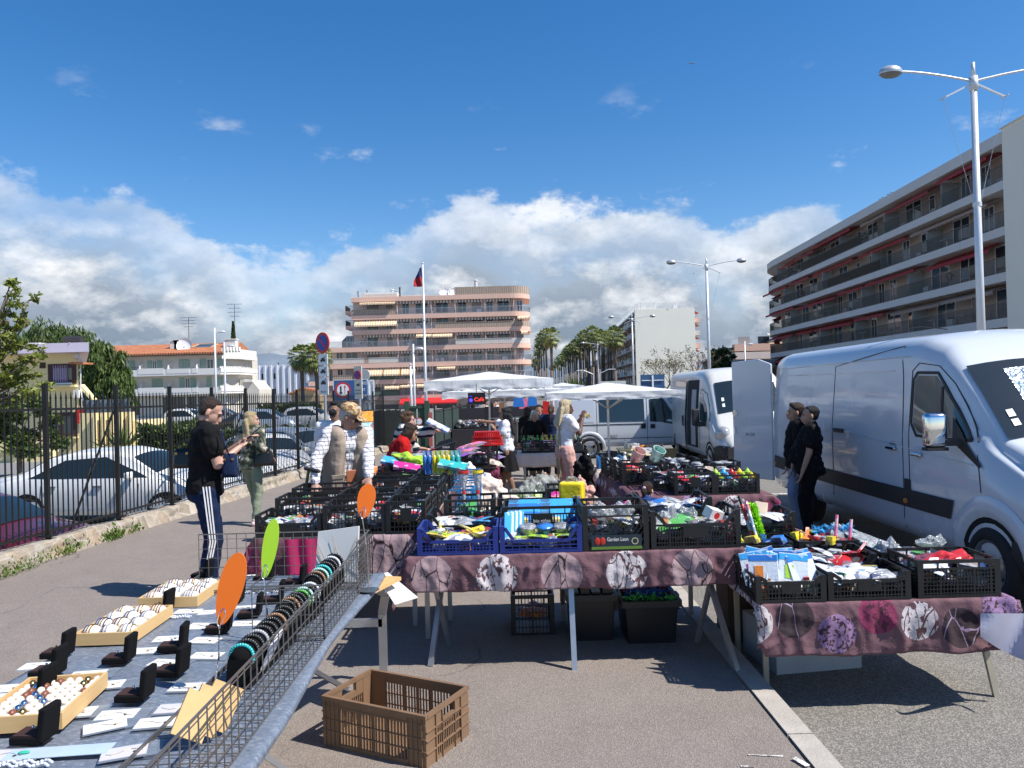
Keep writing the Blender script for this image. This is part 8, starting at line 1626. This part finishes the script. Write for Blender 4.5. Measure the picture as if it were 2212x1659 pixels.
p_=princ(t,(.80,.81,.82),.5,spec=.3,normal=bump(t,math_(t,'ADD',tnoise(t,obco(t,(5,5,1.2)),1.,3),math_(t,'MULTIPLY',tnoise(t,co,4,3),.5)),.35,.06));d_=node(t,'ShaderNodeBsdfTranslucent');d_.inputs[0].default_value=(.7,.68,.62,1);mx=t.nodes.new('ShaderNodeMixShader');mx.inputs[0].default_value=.22;lk(t,p_.outputs[0],mx.inputs[1]);lk(t,d_.outputs[0],mx.inputs[2]);lk(t,mx.outputs[0],t.nodes['Material Output'].inputs[0])
def canopy(label,x,y,wx,wy,ze,zp,val,rz=0.,pole=True,roll=0.):
 z0=gz(y);B=thing('market_canopy',label,'canopy',(x,y,z0),rz,None);ze-=z0;zp-=z0
 def f(u,v):
  a,b=(2*u-1),(2*v-1);m=max(abs(a),abs(b));zz=zp+(ze-zp)*m**1.25-.02*math.sin(math.pi*m)*(1-abs(abs(a)-abs(b))*.7);return V((a*wx/2,b*wy/2,zz+.012*noise.noise(V((a*4,b*4,x)))+roll*a))
 o=MB().grid(f,28,28).build('canopy_sheet',CAN,B,True);mb=MB()
 for (ax,ay),(bx_,by_) in (((-1,-1),(1,-1)),((1,-1),(1,1)),((1,1),(-1,1)),((-1,1),(-1,-1))):
  def g(u,v,A=V((ax,ay)),Bv=V((bx_,by_))):
   q=A.lerp(Bv,u);nx_=V((Bv.y-A.y,A.x-Bv.x))*.5;k=.03*noise.noise(V((u*9,v*2,ax+3*ay)))*v;h=val*(1-.14*abs(math.sin(u*math.pi*8))*(v>.8));return V((q.x*wx/2+nx_.x*k,q.y*wy/2+nx_.y*k,ze-h*v+roll*q.x))
  mb.grid(g,64,7)
 mb.build('valance',CAN,B,True)
 if pole:
  s=MB();s.tube((0,0,0),(0,0,zp),.025,.02,10);s.box((0,0,.03),(.4,.4,.06));s.build('pole',WP,B);
  for a in range(8):
   s=MB();k=(math.cos(a*math.pi/4),math.sin(a*math.pi/4));m=1/max(abs(k[0]),abs(k[1]));e=V((k[0]*m*wx/2*.98,k[1]*m*wy/2*.98,ze-.02));s.beam((0,0,zp-.03),e,.02);s.beam(e*.5+V((0,0,(zp-.03)*.5)),(0,0,zp-.5),.015);s.build('rib',GREYM,B)
 return B
c1x=at(1056,840,16.6).x;canopy('white wrinkled square canopy left of centre over the neon sign',c1x,16.7,2.62,2.5,2.0,2.19,.22,.03)
c2x=at(1312,840,14.6).x;canopy('low white square canopy right of centre with a scalloped edge before the side-on van',c2x,14.6,2.36,2.3,1.70,1.87,.14,-.03)
canopy('farther white canopy whose scalloped edge shows under the left canopy',at(1090,850,21).x,21,3.2,2.6,1.76,1.92,.2)
canopy('far white canopy between the other two, just behind their meeting corners',at(1215,850,24).x,24,1.2,2.,1.85,1.95,.2)
for px,d in ((944,16),(1067,15.4)):pass
B=thing('neon_sign','black hanging sign with glowing red Café lettering and a blue cup','sign',at(1029.5,861,15.2));MB().box((0,.02,0),(.345,.03,.235)).build('sign_board',M('neon_board',(.012,.006,.008),.5),B)
text('Café',.105,M('neon_red',(.6,.05,.03),.5,emit=(1,.05,.03,1.3)),B,(.05,.0,-.02));s=MB();s.lathe((-.115,0,-.03),[(0,-.004),(.035,-.004),(.035,.0)],16,'Y');s.box((-.115,0,.05),(.05,.006,.006));s.build('cup_light',M('neon_blue',(.05,.03,.6),.5,emit=(.06,.04,1,2.)),B)
s=MB();s.beam((0,.02,.12),(0,.02,.3),.01);s.build('hanger',DKM,B)
B=thing('clothes_rail','far clothes rail hung with dark and red garments under the canopies','clothes rail',gp(at(1112,900,22).x,22));s=MB();s.beam((-.75,0,0),(-.75,0,1.2),.03);s.beam((.6,0,0),(.6,0,1.2),.03);s.beam((-.75,0,1.2),(.6,0,1.2),.03);s.build('rail',GREYM,B)
for k in range(22):c=['black','red','beige','brown','grey','purple','black','teal','white'][k%9];o=MB().box((0,0,0),(.05,.4,.62),tap=.5).build('garment',cloth('far_'+c,PALL[c]),loc=B.location+V((-.68+k*.057,0,.86+jit(.03))));tag(o,'%s garment hanging on the far clothes rail'%c,'garment','%s garments on the far rail'%c)
for px,py,c,w_,h_ in ((1056,896,'black',.3,.5),(1086,880,'brown',.25,.3),(1120,868,'blue',.35,.3),(1132,872,'pink',.3,.3),(1150,866,'blue',.3,.3),(1180,884,'red',.25,.5)):o=MB().box((0,0,0),(w_,.12,h_),tap=.75).build('garment',cloth('far_'+c,PALL[c]),loc=at(px,py,23));tag(o,'%s garment on display in the far stall near image column %s of the canopies'%(c,{1056:'one',1086:'two',1120:'three',1132:'four',1150:'five',1180:'six'}[px]),'garment');o['label']={1056:'black dress hung at the left of the far stall',1086:'small brown top hung in the far stall',1120:'blue top hung high under the far canopy',1132:'pink top hung under the far canopy',1150:'blue top hung by the right end of the far canopy',1180:'long red garment hung behind the ponytail woman'}[px]
BEC=patt('beige_flower_cloth',lambda t,co:mixc(t,ramp(t,node(t,'ShaderNodeTexVoronoi',i_Scale=14.).outputs[0],[(.12,(1,1,1)),(.2,(0,0,0))]),mixc(t,tnoise(t,co,3),(.60,.49,.42),(.72,.62,.54)),(.36,.16,.15)))
TF=dict(x0=.08,x1=1.28,y0=14.2,y1=15.,z=gz(14)+.74);table('beige covered table with bottle crates before the grey haired woman',TF,[(.2,14.3,0,0),(1.2,14.3,0,0)]);drape('tablecloth',TF['x0'],TF['x1'],TF['y0'],TF['y1'],TF['z'],.26,.1,.2,.1,BEC,'beige flowered cloth under the bottle crates',20,.05,.06)
for k in range(3):crate(.33+k*.38,14.42,TF['z'],.37,.36,.22,'black slatted crate on the beige cloth, %s from the left'%rown[k],'std',CBK,[('packet','white'),('packet','pink'),('packet','blue')] if k else [],5 if k else 0,.8,bx=.035,rows=2)
for k in range(13):c=['green','green','green','green','lime','yellow','yellow','lime','green','red','green','yellow','green'][k];o=ob('bottle',gmesh('bottle',c),None,(.2+k*.088,14.72+.05*(k%2),TF['z']+.12));tag(o,'%s capped bottle in the row before the grey haired woman'%c,'bottle','%s bottles in the far row'%c)
TG_=dict(x0=1.2,x1=1.62,y0=11.2,y1=11.8,z=gz(11)+.7);drape('tablecloth',TG_['x0'],TG_['x1'],TG_['y0'],TG_['y1'],TG_['z'],.34,.05,.05,.1,BEC,'beige flowered cloth on the little table holding the blue crate',22,.06,.06);table('little table under the blue crate beside the coats',TG_,[(1.25,11.3,0,0),(1.55,11.3,0,0)])
crate(1.42,11.4,TG_['z']+.004,.36,.34,.17,'medium blue low crate on the little beige covered table','dip',CLB,[('packet','white')],4,.6,bx=.04)
def heap(label,c,rr,mat,n=14,seed=3,cat='cloth',name='cloth_heap'):
 q=random.Random(seed);o=blob(name,[('e',V((q.uniform(-1,1)*rr[0]*.7,q.uniform(-1,1)*rr[1]*.6,q.uniform(0,1)*rr[2])),tuple(q.uniform(.25,.5)*a for a in (rr[0],rr[0],rr[2]))) for _ in range(n)],mat,None,.016,1,wr=.14);o.location=c;tag(o,label,cat);return o
heap('crumpled beige flowered cloth hanging in a heap between the left table and the skirt woman',gp(-.45,9.9,.22),(.5,.3,.42),BEC,20,5);heap('pale crumpled sheet spilling off the left table edge',gp(-.62,10.4,.1),(.3,.2,.7),WHC,12,8)
heap('dark coat draped over a folding chair behind the woman with braids',gp(1.02,11.3,.15),(.16,.16,.75),BLK,14,9,'coat','coat');heap('dusty pink garment hanging below the dark coat',gp(1.0,11.05,.2),(.14,.1,.4),PKT,9,12,'garment','garment')
BAGP=M('clear_bag_plastic',(.50,.54,.53),.12,var=.5,sc=14,bmp=1.,bsc=16,alpha=.38)
heap('big crumpled clear plastic bag on the ground behind the skirt woman',gp(.42,12.9,.05),(.28,.2,.32),BAGP,16,21,'bag','plastic_bag');heap('clear plastic bag with green contents by the legs of the skirt woman',gp(.12,12.4,.04),(.22,.18,.26),BAGP,14,22,'bag','plastic_bag');o=heap('bunch of green packets showing through the clear bags',gp(.2,12.7,.03),(.3,.1,.14),gmat('lime'),8,23,'packets','packets')
CB=M('cardboard',(.40,.27,.15),.85,var=.12,sc=5)
for x,y,w_,h_,lb,m in ((-.26,9.0,.36,.34,'white carton with open flaps on the ground behind the front table',M('carton_white',(.55,.55,.54),.8)),(.02,8.6,.34,.32,'brown cardboard box with open flaps on the ground behind the front table',CB),(.16,9.3,.3,.4,'second brown cardboard box farther back behind the front table',CB)):
 B=thing('open_carton',lb,'carton',gp(x,y),jit(.2));s=MB();s.b2(-w_/2,w_/2,-.15,.15,0,h_);s.build('box',m,B)
 for sg in (-1,1):s=MB();s.slab([(sg*w_/2,-.15,h_),(sg*w_/2,.15,h_),(sg*(w_/2+.08),.15,h_+.09),(sg*(w_/2+.08),-.15,h_+.09)],(.004,0,0));s.build('flap',m,B)
heap('crumpled white paper stuffed in the open cartons',gp(.05,8.7,.34),(.18,.12,.08),WHC,8,31,'paper','paper')
def chair(label,x,y,rz):
 B=thing('folding_chair',label,'chair',(x,y,gz(y)-.12),rz,'black folding chairs by the vans');s=MB();s.b2(-.2,.2,-.2,.2,.43,.455);s.build('seat',BPL,B);s=MB();s.slab([(-.19,.2,.62),(.19,.2,.62),(.2,.25,.84),(-.2,.25,.84)],(0,.015,0));s.build('backrest',BPL,B)
 for sx in (-1,1):
  s=MB();s.tube((sx*.21,-.22,0),(sx*.21,.25,.85),.012,.012,6);s.build('leg',BPL,B);s=MB();s.tube((sx*.19,.25,0),(sx*.19,-.18,.44),.012,.012,6);s.build('leg',BPL,B)
for k,(px,d,rz,lb) in enumerate(((1470,12.3,1.2,'black folding chair at the step of the white van with the open side door'),(1378,15.5,0,'black folding chair behind the small yellow topped tables'),(1296,14.5,-1.3,'black folding chair left of the small yellow topped tables'),(1420,15.8,.2,'black folding chair between the tables and the high roofed van'))):chair(lb,at(px,960,d).x,d,rz)
B=at(1330,980,11.5);chair('metal folding chair in shade below the blue crate',1.75,11.2,.5)
YT=M('yellowish_table_top',(.62,.55,.30),.6)
for px,d,w_,lb in ((1391,13.6,.56,'small yellowish topped table with a white box, nearer one'),(1362,15,.5,'small yellowish topped table with a white pot, farther one')):
 z=gz(d)-.12;B=thing('small_table',lb,'table',(at(px,960,d).x,d,z));MB().b2(-w_/2,w_/2,-.3,.3,.82,.845).build('table_top',YT,B)
 for sx in (-1,1):s=MB();s.beam((sx*w_*.42,-.25,0),(sx*w_*.42,.2,.82),.03);s.build('leg',DKM,B)
 x0=B.location.x;o=MB().box((0,0,.05),(.2,.14,.1)).build('box',gmat('white'),loc=(x0+.02,d-.05,z+.85));tag(o,'white box on the %s yellowish table'%('nearer' if d<14 else 'farther'),'box');o=ob('tub',gmesh('tub','orange'),None,(x0+.2,d-.1,z+.85));tag(o,'orange tub on the %s yellowish table'%('nearer' if d<14 else 'farther'),'tub')
 o=ob('bottle',gmesh('bottle','white'),None,(x0-.1,d,z+.85));tag(o,'white bottle on the %s yellowish table'%('nearer' if d<14 else 'farther'),'bottle')
o=MB().b2(0,.62,0,.04,0,.8).build('dark_panel',M('dark_olive_panel',(.03,.03,.015),.8),loc=V((at(1398,960,15.2).x,15.3,gz(15)-.12)));tag(o,'dark olive screen panel behind the small yellowish tables','screen')
DKC=M('stall_dark_cloth',(.03,.028,.035),.9)
for k,(px,d,w,lb) in enumerate(((1035,25,1.8,'dark covered far stall under the neon sign'),(1120,27,2.4,'dark covered far stall behind the clothes rail'),(1190,25.5,1.6,'dark covered far stall behind the ponytail woman'),(985,27,1.6,'far stall with pale goods by the green sheeted fence'))):
 B=thing('market_stall',lb,'stall',gp(at(px,900,d).x,d));s=MB();s.b2(-w/2,w/2,0,1.,0,.78);s.build('counter',DKC if k<3 else M('stall_grey_cloth',(.25,.24,.23),.9),B)
 s=MB();s.b2(-w/2,w/2,1.0,1.04,.78,1.45 if k<3 else .9);s.build('back_sheet',DKC,B);s=MB();s.beam((-w/2,1.02,0),(-w/2,1.02,1.55),.04);s.build('post',GREYM,B);s=MB();s.beam((w/2,1.02,0),(w/2,1.02,1.55),.04);s.build('post',GREYM,B)
 j=ob('jumbled_goods',jumble(w,.9,.3,90+k),None,B.location+V((0,.5,.76)));tag(j,'small goods jumbled on the '+lb,'goods',kind='stuff')
